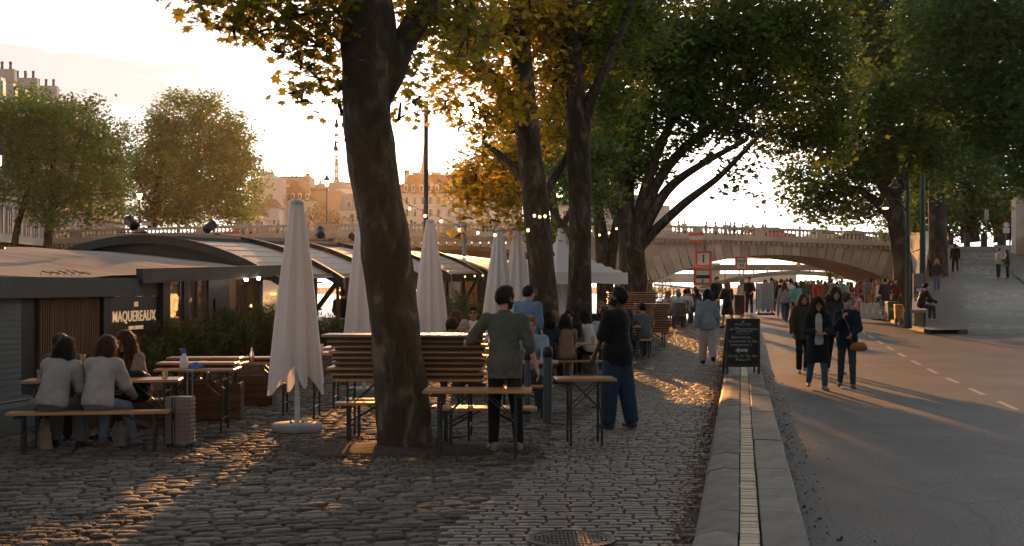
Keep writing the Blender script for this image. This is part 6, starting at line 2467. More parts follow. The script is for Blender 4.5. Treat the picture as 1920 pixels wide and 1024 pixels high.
k = 209 / FPX
q.prism([(0, -5 * k), (5 * k, 0), (0, 5 * k), (-5 * k, 0)], lambda a, b, d: Vector((a, d, b)), 0, .04)
q.build('panel', M_yel, o)

# tall dark pole on the boat
q = MB()
b0 = pt(798, 470, 46)
q.tube([(b0.x, b0.y, 0.1), (b0.x + .02, b0.y, pt(0, 190, 46).z)], [0.095, 0.075], 10)
tag(q.build('mast_pole', M_leg), 'tall dark pole standing between trunk and sun', 'pole')
# railing and lights at the far terrace
q = MB()
a, b = pt(1228, 534, 60), pt(1330, 543, 58)
q.tube([a, b], 0.05, 6)
for f in (0, .35, .7, 1):
    p = a.lerp(b, f)
    q.tube([p, (p.x, p.y, 0.3)], 0.03, 6)
tag(q.build('quay_railing', M_white), 'white pipe railing beside the far terrace tables', 'railing')

# ---- string lights
M_bulb_off = mat('bulb_glass', (0.5, 0.4, 0.3), 0.2)
def string(label, pts, y, lit, sag=0.0, r=0.03):
    base = pt(*pts[0], y)
    o = thing('string_lights', label, 'lights', base, 0, 'strings of bulbs in the trees')
    P = [pt(px, py, y) - base for px, py in pts]
    q = MB()
    q.tube(P, 0.005, 4, caps=False)
    q.build('cable', M_black, o)
    for p in P[1:-1]:
        q = MB()
        q.tube([(0, 0, 0.0), (0, 0, -.045)], 0.013, 6)
        q.build('socket', M_black, o, loc=p)
        q = MB()
        q.ball((0, 0, -.045 - r * .8), (r, r, r * 1.2), 8)
        q.build('bulb', lit, o, loc=p, smooth=60)
string('unlit bulbs hanging in a curve left of the big trunk', [(637, 160), (638, 188), (644, 224), (649, 252), (655, 276), (661, 294), (666, 306), (671, 315), (676, 330)], 16.5, M_bulb_off)
string('two unlit bulbs on a thin drop cable left of the big trunk', [(631, 215), (631, 225), (629, 268), (629, 274)], 16.5, M_bulb_off)
M_bulb2 = mat('evening_bulb', (1, 0.75, 0.4), 0.3, emit=(1.0, 0.62, 0.25), estr=3.0)
string('lit bulbs on a cable running right from the leaning trunk', [(742, 362), (768, 384), (797, 398), (827, 408), (861, 424), (896, 430), (928, 434), (990, 425), (1018, 417)], 24, M_bulb2)
string('lit bulbs strung from the third trunk to the forking tree', [(1092, 405), (1108, 428), (1124, 436), (1142, 432), (1156, 424), (1178, 416)], 34, M_bulb2)
string('bulbs round the second trunk', [(990, 392), (1002, 398), (1012, 400), (1022, 399), (1032, 394)], 25.2, M_bulb2)
string('lit bulb cable under the second boat roof', [(858, 516), (872, 515), (890, 514), (905, 513), (925, 512)], 44, M_bulb2)

# ---- lamps on the bridge
def bridge_lamp(label, px, ytop):
    b = deck(px, 6.0)
    kk = (BD + 6) / FPX
    h_ = CAMH + (HZ - ytop) * kk - b.z
    o = thing('street_lamp', label, 'street lamp', b, 0, 'lamps on the bridge')
    q = MB()
    q.lathe([(0.28, 0), (0.3, 0.3), (0.16, 0.5), (0.13, 0.9), (0.075, 1.1), (0.065, h_ - 1.25), (0.12, h_ - 1.2)], 10)
    q.build('post', mat('lamp_iron', (0.05, 0.045, 0.04), .5), o, smooth=40)
    q = MB()
    q.lathe([(0.12, h_ - 1.2), (0.30, h_ - .62)], 8)
    q.build('lantern_glass', M_lamp, o)
    q = MB()
    q.lathe([(0.36, h_ - .62), (0.34, h_ - .5), (0.16, h_ - .25), (0.12, h_ - .15), (0.05, h_), (0, h_ + .1)], 8)
    q.build('lantern_roof', MATS['lamp_iron'], o)
bridge_lamp('lit old street lamp on the bridge right of the first umbrella', 596, 328)
bridge_lamp('lit old street lamp on the bridge left of the second umbrella', 666, 340)
bridge_lamp('street lamp on the bridge in front of the apartment building corner', 228, 352)

# ---- right bank street furniture
M_green = mat('street_green', (0.012, 0.03, 0.026), 0.5)
def arm_lamp(label, px, y, ytop, heads, zb=0.1):
    b = gx(px, y)
    kk = y / FPX
    o = thing('street_lamp', label, 'street lamp', b, 0, 'lamp posts on the right bank')
    h_ = CAMH + (HZ - ytop) * kk - b.z
    q = MB()
    q.lathe([(0.16, 0), (0.16, 0.5), (0.10, 0.7), (0.085, 2.5), (0.06, h_)], 10)
    q.build('post', M_green, o, smooth=40)
    for hx, hy, sc in heads:
        dx, z = (hx - px) * kk, CAMH + (HZ - hy) * kk - b.z
        q = MB()
        q.tube([(0, 0, z - .2), (dx * .4, 0, z + .28), (dx, 0, z + .3)], 0.03, 6)
        q.build('arm', M_green, o)
        q = MB()
        q.lathe([(0.42 * sc, 0), (0.36 * sc, 0.1 * sc), (0.16 * sc, 0.24 * sc), (0.12 * sc, .42 * sc), (0, .46 * sc)], 12, (dx, 0, z))
        s_ = q.build('lamp_shade', M_green, o, smooth=40)
        q = MB()
        q.lathe([(0, -.06), (0.2 * sc, -.05), (0.22 * sc, -.01), (0, -.005)], 10, (dx, 0, z))
        q.build('lamp_glass', M_lamp if hy > 360 else M_swhite, s_)
arm_lamp('tall green lamp post with two shaded lamps beside the fence', 1702, 46, 340, [(1678, 350, .55), (1660, 389, .5)])
q = MB()
b = gp(1730, 597, ROAD + .13)
o = thing('sign_post', 'tall dark post with taped white notices at the sidewalk corner', 'post', b)
kk = b.y / FPX
q.tube([(0, 0, 0), (0, 0, (597 - 330) * kk)], [0.16, 0.09], 12)
q.build('post', M_green, o, smooth=40)
for i, z in enumerate(((597 - 566) * kk, (597 - 556) * kk, (597 - 549) * kk)):
    q = MB()
    q.tube([(0, 0, z - .16), (0, 0, z + .02)], 0.17, 12)
    q.build('notice', M_swhite, o)
    q = MB()
    q.prism([(-.05, 0), (.05, 0), (0, .08)], lambda a, c, d: Vector((a, d, c + z - .11)), -.18, -.172)
    q.build('warning_mark', M_yel, o)
q = MB()
b = gx(1722, 49)
o = thing('poster_stand', 'grey box with two coloured posters beside the sign post', 'poster', b)
kk = 49 / FPX
q.box((0, 0, (560 - 488) * kk), (20 * kk, .12, 46 * kk))
q.build('back_board', M_metal, o)
for z, m in (((560 - 496) * kk, M_blue), ((560 - 512) * kk, mat('poster_green', (0.10, 0.28, 0.12), .6))):
    q = MB()
    q.box((0, -.07, z), (17 * kk, .015, 11.5 * kk))
    p_ = q.build('poster', m, o)
    q = MB()
    q.ball((-2 * kk, -.082, z), (3.5 * kk, 0.004, 3.2 * kk), 10)
    q.box((4 * kk, -.082, z + 2 * kk), (5 * kk, .006, 3 * kk))
    q.build('poster_print', M_swhite, p_)['kind'] = 'stuff'
q = MB()
q.tube([(0, .1, 0), (0, .1, (560 - 512) * kk)], 0.05, 8)
q.build('post', M_metal, o)
M_fence = mat('fence_white', (0.52, 0.50, 0.46), 0.75, var=0.15, scale=4)
o = thing('picket_fence', 'white board fence beside the road below the leaning tree', 'fence', gx(1632, 53, .04))
kk = 53 / FPX
for i, px in enumerate((1619, 1630.5, 1643)):
    for j in range(2):
        q = MB()
        q.box(((px - 1632 + (j - .5) * 5.4) * kk, 0.02 * j, 15 * kk), (5.2 * kk, .03, (29 + (i * 3 + j) % 3) * kk))
        q.build('fence_board', M_fence, o)
q = MB()
q.box((0, .05, 8 * kk), (36 * kk, .04, .08))
q.box((0, .05, 22 * kk), (36 * kk, .04, .08))
q.build('rail', M_fence, o)
for lab_, pxs in (('white pickets just left of the green bin', (1654, 1658.5, 1663)), ('white pickets just right of the yellow bin', (1690, 1694, 1698, 1702.5))):
    o = thing('picket_fence', lab_, 'fence', gx(pxs[0], 52, .04))
    kk = 52 / FPX
    for px in pxs:
        q = MB()
        w = 1.5 * kk
        q.prism([(-w / 2, 0), (w / 2, 0), (w / 2, 24 * kk), (0, 26 * kk), (-w / 2, 24 * kk)], lambda a, c, d: Vector((a + (px - pxs[0]) * kk, d, c)), 0, .03)
        q.build('picket', M_fence, o)
    for z in (6, 18):
        q = MB()
        q.box(((pxs[-1] - pxs[0]) / 2 * kk, .05, z * kk), ((pxs[-1] - pxs[0] + 4) * kk, .03, .07))
        q.build('rail', M_fence, o)
def wheelie(label, px, y, w, h_, m, lidm, ang):
    o = thing('wheelie_bin', label, 'bin', gx(px, y, .04), R(ang))
    q = MB()
    q.prism([(-w * .42, .08), (w * .42, .08), (w * .5, h_ * .93), (-w * .5, h_ * .93)], lambda a, c, d: Vector((a, d, c)), -.28, .28)
    q.build('body', m, o)
    q = MB()
    q.cbox((0, -.02, h_ * .965), (w * 1.06, .64, h_ * .07), .02)
    q.build('lid', lidm, o)
    for sx in (-1, 1):
        q = MB()
        q.tube([(sx * w * .4 - .03, -.25, .1), (sx * w * .4 + .03, -.25, .1)], .1, 12)
        q.build('wheel', M_black, o)
    return o
wb = wheelie('green wheelie bin with white scribble behind the road kerb', 1672, 50.5, 0.42, 0.78, mat('bin_green', (0.02, 0.12, 0.05), .5), mat('bin_green_lid', (0.015, 0.09, 0.04), .5), -5)
q = MB()
for i in range(5):
    q.tube([(-.13 + i * .05, -.285, .42), (-.11 + i * .05, -.287, .55), (-.09 + i * .05, -.285, .44)], .006, 4)
q.build('scribble', M_swhite, wb)
wheelie('leaning yellow bin beside the green one', 1684, 49.0, 0.28, 0.72, M_orange, M_yel, -12)
# low wall, embankment wall and the small wall at far right
o = thing('embankment_wall', 'tall stone embankment wall rising beside the sidewalk ramp', 'wall')
q = MB()
ys = [47, 54, 60, 70, 77, 85, 92, 124]
vs, fs = [], []
for y in ys:
    pxl = float(np.interp(y, [r_[0] for r_ in RAMP], [r_[2] for r_ in RAMP])) - 3
    if y > 100:
        pxl = 1690
    x = (pxl - 960) / FPX * y
    zt = rz_(min(y, 100)) + (0.55 if y < 50 else 1.0)
    if y > 100:
        zt = 7.0
    vs += [(x - .35, y, -0.2), (x - .35, y, zt), (x, y, zt), (x, y, -0.2)]
for i in range(len(ys) - 1):
    for j in range(3):
        a = i * 4 + j
        fs.append((a, a + 1, a + 5, a + 4))
fs.append((0, 3, 2, 1))
q.add(vs, fs)
q.build('wall', M_wall, o)
q = MB()
for i in range(len(ys) - 2):
    a, b = Vector(vs[i * 4 + 1]), Vector(vs[(i + 1) * 4 + 1])
    q.beam(a + Vector((.17, 0, .06)), b + Vector((.17, 0, .06)), .5, .12)
q.build('coping', M_stone2, o)
o = thing('garden_wall', 'stone wall and pillar at the right edge above the ramp', 'wall', on_ramp(1925, 88))
q = MB()
q.box((.4, 0, 2.2), (2.6, .8, 4.6))
q.build('pillar', M_stone2, o)
q = MB()
q.box((.4, 0, 4.6), (3.0, 1.1, .25))
q.build('cap_stone', M_stone, o)
q = MB()
q.box((-.1, -6, .5), (.5, 12, 1.6))
q.build('low_wall', M_stone2, o)
# bollards at the top of the ramp
for i, px in enumerate((1782, 1813, 1845, 1877)):
    b = on_ramp(px, 94)
    o = thing('street_bollard', 'dark square bollard at the top of the ramp, %s from the left' % ('first', 'second', 'third', 'fourth')[i], 'bollard', b, 0, 'bollards at the top of the ramp')
    q = MB()
    q.cbox((0, 0, .45), (.38, .38, .9), .03)
    q.build('post', M_black, o)
    q = MB()
    q.cbox((0, 0, .94), (.42, .42, .07), .02)
    q.build('cap', M_black, o)
o = thing('traffic_sign', 'round no entry style sign on a thin pole above the ramp', 'sign', on_ramp(1886, 96))
kk = 96 / FPX
q = MB()
q.tube([(0, 0, 0), (0, 0, 46 * kk)], .04, 8)
q.build('pole', M_metal, o)
q = MB()
q.prism([(.28 * math.cos(a), .28 * math.sin(a)) for a in np.linspace(0, 2 * math.pi, 20, endpoint=False)], lambda a, c, d: Vector((a, d, c + 40 * kk)), -.06, -.05)
q.build('red_disc', M_red, o)
q = MB()
q.prism([(.19 * math.cos(a), .19 * math.sin(a)) for a in np.linspace(0, 2 * math.pi, 20, endpoint=False)], lambda a, c, d: Vector((a, d, c + 40 * kk)), -.075, -.066)
q.build('white_centre', M_swhite, o)
q = MB()
q.box((0, -.06, 30 * kk), (.5, .02, .38))
q.build('white_plate', M_swhite, o)
q = MB()
b = on_ramp(1849, 97)
q.tube([(0, 0, 0), (0, 0, 2.6)], .05, 8)
q.box((0, -.02, 2.4), (.3, .2, .8))
tag(q.build('signal_post', M_metal, loc=b), 'thin post with a pale signal box at the top of the ramp', 'post')

# cars on the bridge, only roofs show over the rail
def car(label, px, col, dy):
    b = deck(px, dy)
    o = thing('parked_car', label, 'car', b, 0, 'cars on the bridge')
    pm = mat('car_paint_' + label.split()[0], col, .25, metal=.2, coat=.6)
    prof = [(-2.1, .35), (-2.1, .8), (-1.9, .95), (-1.25, 1.02), (1.1, .98), (1.95, .85), (2.1, .7), (2.1, .35)]
    q = MB()
    q.prism(prof, lambda a, c, d: Vector((a, d, c)), -.85, .85)
    q.build('body', pm, o)
    cab = [(-1.5, 1.0), (-1.05, 1.5), (.35, 1.52), (1.0, 1.0)]
    q = MB()
    q.prism([(a * .97, c if c < 1.2 else c - .06) for a, c in cab], lambda a, c, d: Vector((a, d, c)), -.74, .74)
    q.build('windows', M_glass_far, o)
    q = MB()
    q.cbox((-.35, 0, 1.5), (1.45, 1.4, .06), .02)
    for sx, sy in ((-1.5, -.72), (-1.5, .72), (1.0, -.72), (1.0, .72)):
        top_ = (-1.05, 1.5) if sx < 0 else (.35, 1.5)
        q.beam((sx, sy, 1.0), (top_[0], sy * .95, top_[1]), .06, .05)
    q.build('roof', pm, o)
    for sx in (-1.3, 1.3):
        for sy in (-.8, .8):
            q = MB()
            q.tube([(sx, sy - .1, .33), (sx, sy + .1, .33)], .33, 14)
            q.build('wheel', M_black, o)
car('red car driving on the bridge above the arch', 1466, (0.5, 0.06, 0.03), 4)
car('white car on the bridge near its right end', 1562, (0.7, 0.7, 0.7), 4)
car('dark car at the right end of the bridge', 1622, (0.03, 0.035, 0.04), 4)
# street name plate pole by the left building
o = thing('street_sign', 'pale direction sign on a post left of the round tree', 'sign', deck(236, 9))
q = MB()
q.tube([(0, 0, 0), (0, 0, 2.4)], .05, 6)
q.build('post', M_metal, o)
q = MB()
q.box((-.6, 0, 2.1), (1.0, .05, .35))
q.build('plate', M_swhite, o)
# black lantern cut off at the left edge
o = thing('street_lamp', 'dark lantern on a bracket cut by the left photo edge', 'street lamp', pt(-8, 370, 24))
q = MB()
q.tube([(0, 0, 0), (0, 0, 1.3)], .03, 8)
q.build('post', M_black, o)
q = MB()
q.lathe([(0.05, .55), (0.11, .62), (0.11, .78), (0.05, .9)], 8)
q.build('lantern_glass', M_lamp, o)
q = MB()
q.lathe([(0.15, .78), (0.13, .92), (0.06, 1.05), (0.03, 1.3)], 8)
q.build('lantern_roof', M_black, o)
# far lamp glows under the arch and seated tables outside

# ================================================================== PEOPLE
class SDF:
    """smooth union of tapered limbs on a voxel grid, meshed with surface nets"""
    def __init__(s):
        s.p = []
    def cone(s, a, b, ra, rb, k=0.03, op='add'):
        s.p.append((op, 'c', np.array(a, float), np.array(b, float), ra, rb, k))
        return s
    def ell(s, c, r, k=0.03, op='add', M=None):
        s.p.append((op, 'e', np.array(c, float), np.array(r, float), M, None, k))
        return s
    def plane(s, n, d):                     # keep n.x <= d
        s.p.append(('clip', 'p', np.array(n, float), d, None, None, 0))
        return s
    def mesh(s, h, noise=None):
        lo, hi = np.full(3, 9e9), np.full(3, -9e9)
        for op, t, a, b, c, d, k in s.p:
            if op != 'add':
                continue
            if t == 'c':
                r = max(c, d)
                lo = np.minimum(lo, np.minimum(a, b) - r)
                hi = np.maximum(hi, np.maximum(a, b) + r)
            else:
                r = b.max() if c is not None else b
                lo = np.minimum(lo, a - r)
                hi = np.maximum(hi, a + r)
        lo, hi = lo - 3 * h - .01, hi + 3 * h + .01
        n = np.ceil((hi - lo) / h).astype(int) + 1
        ax = [lo[i] + h * np.arange(n[i]) for i in range(3)]
        F = np.full(n, 0.35, np.float32)
        for op, t, a, b, c, d, k in s.p:
            if t == 'p':
                F = np.maximum(F, ax[0][:, None, None] * a[0] + ax[1][None, :, None] * a[1] + ax[2][None, None, :] * a[2] - b)
                continue
            if t == 'c':
                r = max(c, d)
                l_, h_ = np.minimum(a, b) - r, np.maximum(a, b) + r
            else:
                r = b.max() if c is not None else b
                l_, h_ = a - r, a + r
            m = k + 2.5 * h + .02
            i0 = np.maximum(0, np.floor((l_ - m - lo) / h).astype(int))
            i1 = np.minimum(n, np.ceil((h_ + m - lo) / h).astype(int) + 1)
            if np.any(i1 <= i0):
                continue
            X = ax[0][i0[0]:i1[0], None, None].astype(np.float32)
            Y = ax[1][None, i0[1]:i1[1], None].astype(np.float32)
            Z = ax[2][None, None, i0[2]:i1[2]].astype(np.float32)
            if t == 'c':
                ba = b - a
                L2 = max(1e-9, ba.dot(ba))
                px, py, pz = X - a[0], Y - a[1], Z - a[2]
                u = np.clip((px * ba[0] + py * ba[1] + pz * ba[2]) / L2, 0, 1)
                D = np.sqrt((px - u * ba[0]) ** 2 + (py - u * ba[1]) ** 2 + (pz - u * ba[2]) ** 2) - (c + (d - c) * u)
            else:
                px, py, pz = X - a[0], Y - a[1], Z - a[2]
                if c is not None:
                    Mi = c
                    qx = px * Mi[0][0] + py * Mi[1][0] + pz * Mi[2][0]
                    qy = px * Mi[0][1] + py * Mi[1][1] + pz * Mi[2][1]
                    qz = px * Mi[0][2] + py * Mi[1][2] + pz * Mi[2][2]
                else:
                    qx, qy, qz = px, py, pz
                k0 = np.sqrt((qx / b[0]) ** 2 + (qy / b[1]) ** 2 + (qz / b[2]) ** 2)
                k1 = np.sqrt((qx / b[0] ** 2) ** 2 + (qy / b[1] ** 2) ** 2 + (qz / b[2] ** 2) ** 2) + 1e-6
                D = k0 * (k0 - 1) / k1
            sl = (slice(i0[0], i1[0]), slice(i0[1], i1[1]), slice(i0[2], i1[2]))
            A = F[sl]
            if op == 'add':
                hh = np.clip(.5 + .5 * (D - A) / k, 0, 1)
                F[sl] = D + (A - D) * hh - k * hh * (1 - hh)
            else:
                D = -D
                hh = np.clip(.5 - .5 * (D - A) / k, 0, 1)
                F[sl] = D + (A - D) * hh + k * hh * (1 - hh)
        if noise:
            amp, fr, ph = noise
            X, Y, Z = ax[0][:, None, None], ax[1][None, :, None], ax[2][None, None, :]
            F = F + amp * (np.sin(fr * X + 1.7 * np.sin(fr * .6 * Z + ph) + ph) * np.sin(fr * .8 * Z + 1.3 * np.sin(fr * .7 * Y + ph * 2)) + .6 * np.sin(fr * 1.9 * Y + fr * 1.1 * X + ph) * np.cos(fr * 1.7 * Z + ph))
        S = F < 0
        e = np.zeros(np.array(n) - 1, np.uint8)
        offs = [(i, j, k_) for i in (0, 1) for j in (0, 1) for k_ in (0, 1)]
        for i, j, k_ in offs:
            e += S[i:n[0] - 1 + i, j:n[1] - 1 + j, k_:n[2] - 1 + k_]
        cells = np.argwhere((e > 0) & (e < 8))
        if len(cells) == 0:
            return None
        idx = np.full(np.array(n) - 1, -1, np.int32)
        idx[tuple(cells.T)] = np.arange(len(cells))
        val = np.stack([F[cells[:, 0] + i, cells[:, 1] + j, cells[:, 2] + k_] for i, j, k_ in offs], 1)
        acc = np.zeros((len(cells), 3))
        cnt = np.zeros(len(cells))
        O = np.array(offs)
        for p in range(8):
            for q in range(p + 1, 8):
                if np.abs(O[p] - O[q]).sum() != 1:
                    continue
                va, vb = val[:, p], val[:, q]
                m = (va < 0) != (vb < 0)
                t = np.where(m, va / np.where(m, va - vb, 1), 0)
                acc += np.where(m[:, None], O[p] + (O[q] - O[p]) * t[:, None], 0)
                cnt += m
        V = lo + (cells + acc / cnt[:, None]) * h
        Q = []
        for axis in range(3):
            s0 = [slice(None)] * 3
            s1 = [slice(None)] * 3
            s0[axis], s1[axis] = slice(0, -1), slice(1, None)
            cr = np.argwhere(S[tuple(s0)] != S[tuple(s1)])
            u, v = (axis + 1) % 3, (axis + 2) % 3
            cr = cr[(cr[:, u] > 0) & (cr[:, v] > 0) & (cr[:, u] < n[u] - 1) & (cr[:, v] < n[v] - 1)]
            du, dv = np.zeros(3, int), np.zeros(3, int)
            du[u], dv[v] = 1, 1
            g = lambda c_: idx[c_[:, 0], c_[:, 1], c_[:, 2]]
            quad = np.stack([g(cr - du - dv), g(cr - dv), g(cr), g(cr - du)], 1)
            flip = ~S[tuple(cr.T)]
            quad[flip] = quad[flip][:, ::-1]
            Q.append(quad)
        Q = np.concatenate(Q)
        Q = Q[(Q >= 0).all(1)]
        return V, Q

def rotx(a):
    c, s = math.cos(a), math.sin(a)
    return np.array([[1, 0, 0], [0, c, -s], [0, s, c]])
def rotz(a):
    c, s = math.cos(a), math.sin(a)
    return np.array([[c, -s, 0], [s, c, 0], [0, 0, 1]])
def roty(a):
    c, s = math.cos(a), math.sin(a)
    return np.array([[c, 0, s], [0, 1, 0], [-s, 0, c]])
def ldir(flex, abd, side):
    f, a = R(flex), R(abd)
    return np.array([side * math.sin(a), math.sin(f) * math.cos(a), -math.cos(f) * math.cos(a)])

def skeleton(P):
    k = P.get('h', 1.72) / 1.75
    fem = P.get('fem', False)
    J = {'k': k}
    pel = np.array([0, 0, P.get('pelvis', 0.94 * k)])
    tau = R(P.get('lean', 2))
    T = rotz(R(P.get('twist', 0))) @ roty(R(P.get('roll', 0))) @ rotx(-tau)
    sp = T @ np.array([0, 0, 1.0])
    rt = T @ np.array([1.0, 0, 0])
    J.update(pel=pel, sp=sp, rt=rt, T=T)
    sw = (0.165 if fem else 0.19) * k
    bend = R(P.get('bend', 0))                 # extra curl of the upper back
    T2 = T @ rotx(-bend)
    sp2 = T2 @ np.array([0, 0, 1.0])
    mid = pel + sp * .26 * k
    J['belly'], J['chest'] = pel + sp * .16 * k, mid + sp2 * .10 * k
    J['neck'] = mid + sp2 * .275 * k
    J['shb'] = mid + sp2 * .205 * k
    J['T2'] = T2
    for sd, nm in ((-1, 'L'), (1, 'R')):
        sh = mid + sp2 * .205 * k + rt * sd * sw
        u = P.get('arm' + nm, (3, 8, 12, 6))
        ud, fd = T @ ldir(u[0], u[1], sd), T @ ldir(u[2], u[3], sd)
        el = sh + ud * .285 * k
        wr = el + fd * .255 * k
        J['sh' + nm], J['el' + nm], J['wr' + nm], J['fd' + nm] = sh, el, wr, fd
        l = P.get('leg' + nm, (0, 3, 0))       # hip flex, abduct, knee flex
        hip = pel + np.array([sd * .085 * k, 0, -.03 * k])
        td = ldir(l[0], l[1], sd)
        kn = hip + td * .43 * k
        sd_ = ldir(l[0] - l[2], l[1] * .5, sd)
        an = kn + sd_ * .42 * k
        J['hip' + nm], J['kn' + nm], J['an' + nm] = hip, kn, an
        fp = R(l[3] if len(l) > 3 else 0)
        J['ft' + nm] = np.array([sd * .2, math.cos(fp), math.sin(fp)])
    Hm = rotz(R(P.get('yaw', 0))) @ T2 @ rotx(R(P.get('nod', 0)) + tau * .8 + bend * .8)
    J['Hm'] = Hm
    J['head'] = J['neck'] + (T2 @ rotx(tau * .5)) @ np.array([0, .02, .0]) * k + Hm @ np.array([0, .012, .155]) * k
    if 'pelvis' not in P:                      # stand on the ground
        lowz = min(J['anL'][2], J['anR'][2]) - .085 * k
        for a in list(J):
            if isinstance(J[a], np.ndarray) and J[a].shape == (3,) and a not in ('sp', 'rt', 'fdL', 'fdR', 'ftL', 'ftR'):
                J[a] = J[a] - np.array([0, 0, lowz])
    return J

def body_sdf(P, J, fine):
    k = J['k']
    fem = P.get('fem', False)
    B = SDF()
    T, T2 = J['T'], J['T2']
    w = P.get('build', 1.0)
    lw = .80 if P.get('bottom') and not P['bottom'].get('skirt') else 1.0
    w0 = w
    w = w * .92
    aw = .86 if max(P.get('top', {}).get('sleeve', 1), P.get('over', {}).get('sleeve', 1)) > .6 else 1.0
    B.ell(J['pel'] - J['sp'] * .01, np.array([.158 if fem else .15, .108, .12]) * k * w, .04, M=T)
    B.ell(J['belly'], np.array([.122 if fem else .138, .095, .16]) * k * w, .05, M=T)
    B.ell(J['chest'], np.array([.145 if fem else .165, .108, .175]) * k * w, .05, M=T2)
    for nm in 'LR':
        B.cone(J['shb'], J['sh' + nm], .062 * k, .050 * k * w, .04)
        B.cone(J['sh' + nm], J['el' + nm], .048 * k * w0 * aw, .039 * k * aw, .02)
        B.cone(J['el' + nm], J['wr' + nm], .039 * k * aw, .027 * k, .02)
        hand(B, J, nm, P, fine)
        B.cone(J['hip' + nm], J['kn' + nm], .084 * k * w * lw, .055 * k * lw, .03)
        B.cone(J['kn' + nm], J['an' + nm], .054 * k * lw, .037 * k, .02)
        B.ell((J['kn' + nm] * .68 + J['an' + nm] * .32) + np.array([0, -.012, 0]), np.array([.05, .055, .11]) * k * lw, .03)
        f = J['ft' + nm] / np.linalg.norm(J['ft' + nm])
        B.cone(J['an' + nm] + np.array([0, -.02, -.04]) * k, J['an' + nm] + (f * .15 + np.array([0, 0, -.055])) * k, .036 * k, .026 * k, .03)
    B.cone(J['neck'] - J['sp'] * .03 * k, J['head'] - (J['Hm'] @ np.array([0, .015, .06])) * k, .052 * k, .049 * k, .03)
    Hm, hd = J['Hm'], J['head']
    k = k * 1.05
    hp = lambda x, y, z: hd + (Hm @ np.array([x, y, z])) * k
    B.ell(hp(0, -.008, .015), np.array([.077, .096, .105]) * k, .02, M=Hm)
    B.ell(hp(0, .022, -.052), np.array([.058, .068, .066]) * k, .03, M=Hm)
    if fine:
        B.cone(hp(0, .092, .012), hp(0, .113, -.022), .009 * k, .014 * k, .014)
        B.ell(hp(0, .085, .03), np.array([.05, .018, .012]) * k, .02, M=Hm)
        for sx in (-1, 1):
            B.ell(hp(sx * .031, .097, .010), np.array([.017, .016, .011]) * k, .012, 'sub', M=Hm)
            B.ell(hp(sx * .031, .083, .008), np.array([.013, .013, .011]) * k, .004, M=Hm)
            B.ell(hp(sx * .080, -.004, -.005), np.array([.012, .02, .032]) * k, .008, M=Hm)
            B.ell(hp(sx * .045, .068, -.028), np.array([.022, .02, .022]) * k, .02, M=Hm)
        B.ell(hp(0, .090, -.057), np.array([.024, .012, .008]) * k, .008, M=Hm)
        B.ell(hp(0, .078, -.092), np.array([.022, .018, .016]) * k, .02, M=Hm)
    return B

def hand(B, J, nm, P, fine):
    k = J['k']
    d = J['fd' + nm]
    hb = P.get('hand' + nm)
    if hb is not None:
        d = d * .5 + np.array(hb, float)
    d = d / np.linalg.norm(d)
    sd = -1 if nm == 'L' else 1
    nn = J['rt'] * -sd                          # palm towards the body
    if P.get('palm') == 'down':
        nn = np.array([0, 0, -1.0])
    nn = nn - d * nn.dot(d)
    nn /= np.linalg.norm(nn) + 1e-9
    wv = np.cross(d, nn)
    wr = J['wr' + nm]
    M = np.stack([wv, nn, d], 1)
    B.ell(wr + d * .055 * k, np.array([.040, .020, .058]) * k, .015, M=M)
    if not fine:
        B.cone(wr + d * .09 * k, wr + d * .14 * k + nn * .02 * k, .026 * k, .016 * k, .02)
        return
    c = P.get('curl', 28)
    for i, (o_, ln) in enumerate(((-.030, .066), (-.010, .076), (.010, .071), (.029, .056))):
        a = wr + (d * .098 + wv * o_ * 1.12) * k
        d1 = d * math.cos(R(c)) + nn * math.sin(R(c))
        d2 = d * math.cos(R(c * 2.2)) + nn * math.sin(R(c * 2.2))
        b = a + d1 * ln * .55 * k
        B.cone(a - d * .02 * k, b, .0098 * k, .009 * k, .004)
        B.cone(b, b + d2 * ln * .5 * k, .009 * k, .0075 * k, .004)
    fs_ = np.array([0, 1.0, 0])
    tw = wv if wv.dot(fs_) > 0 else -wv
    a = wr + (d * .03 + tw * .028) * k
    b = a + (d * .6 + tw * .7 + nn * .3) * .045 * k
    B.cone(a, b, .014 * k, .0105 * k, .01)
    B.cone(b, b + (d * .9 + tw * .25 + nn * .3) * .032 * k, .0105 * k, .008 * k, .006)

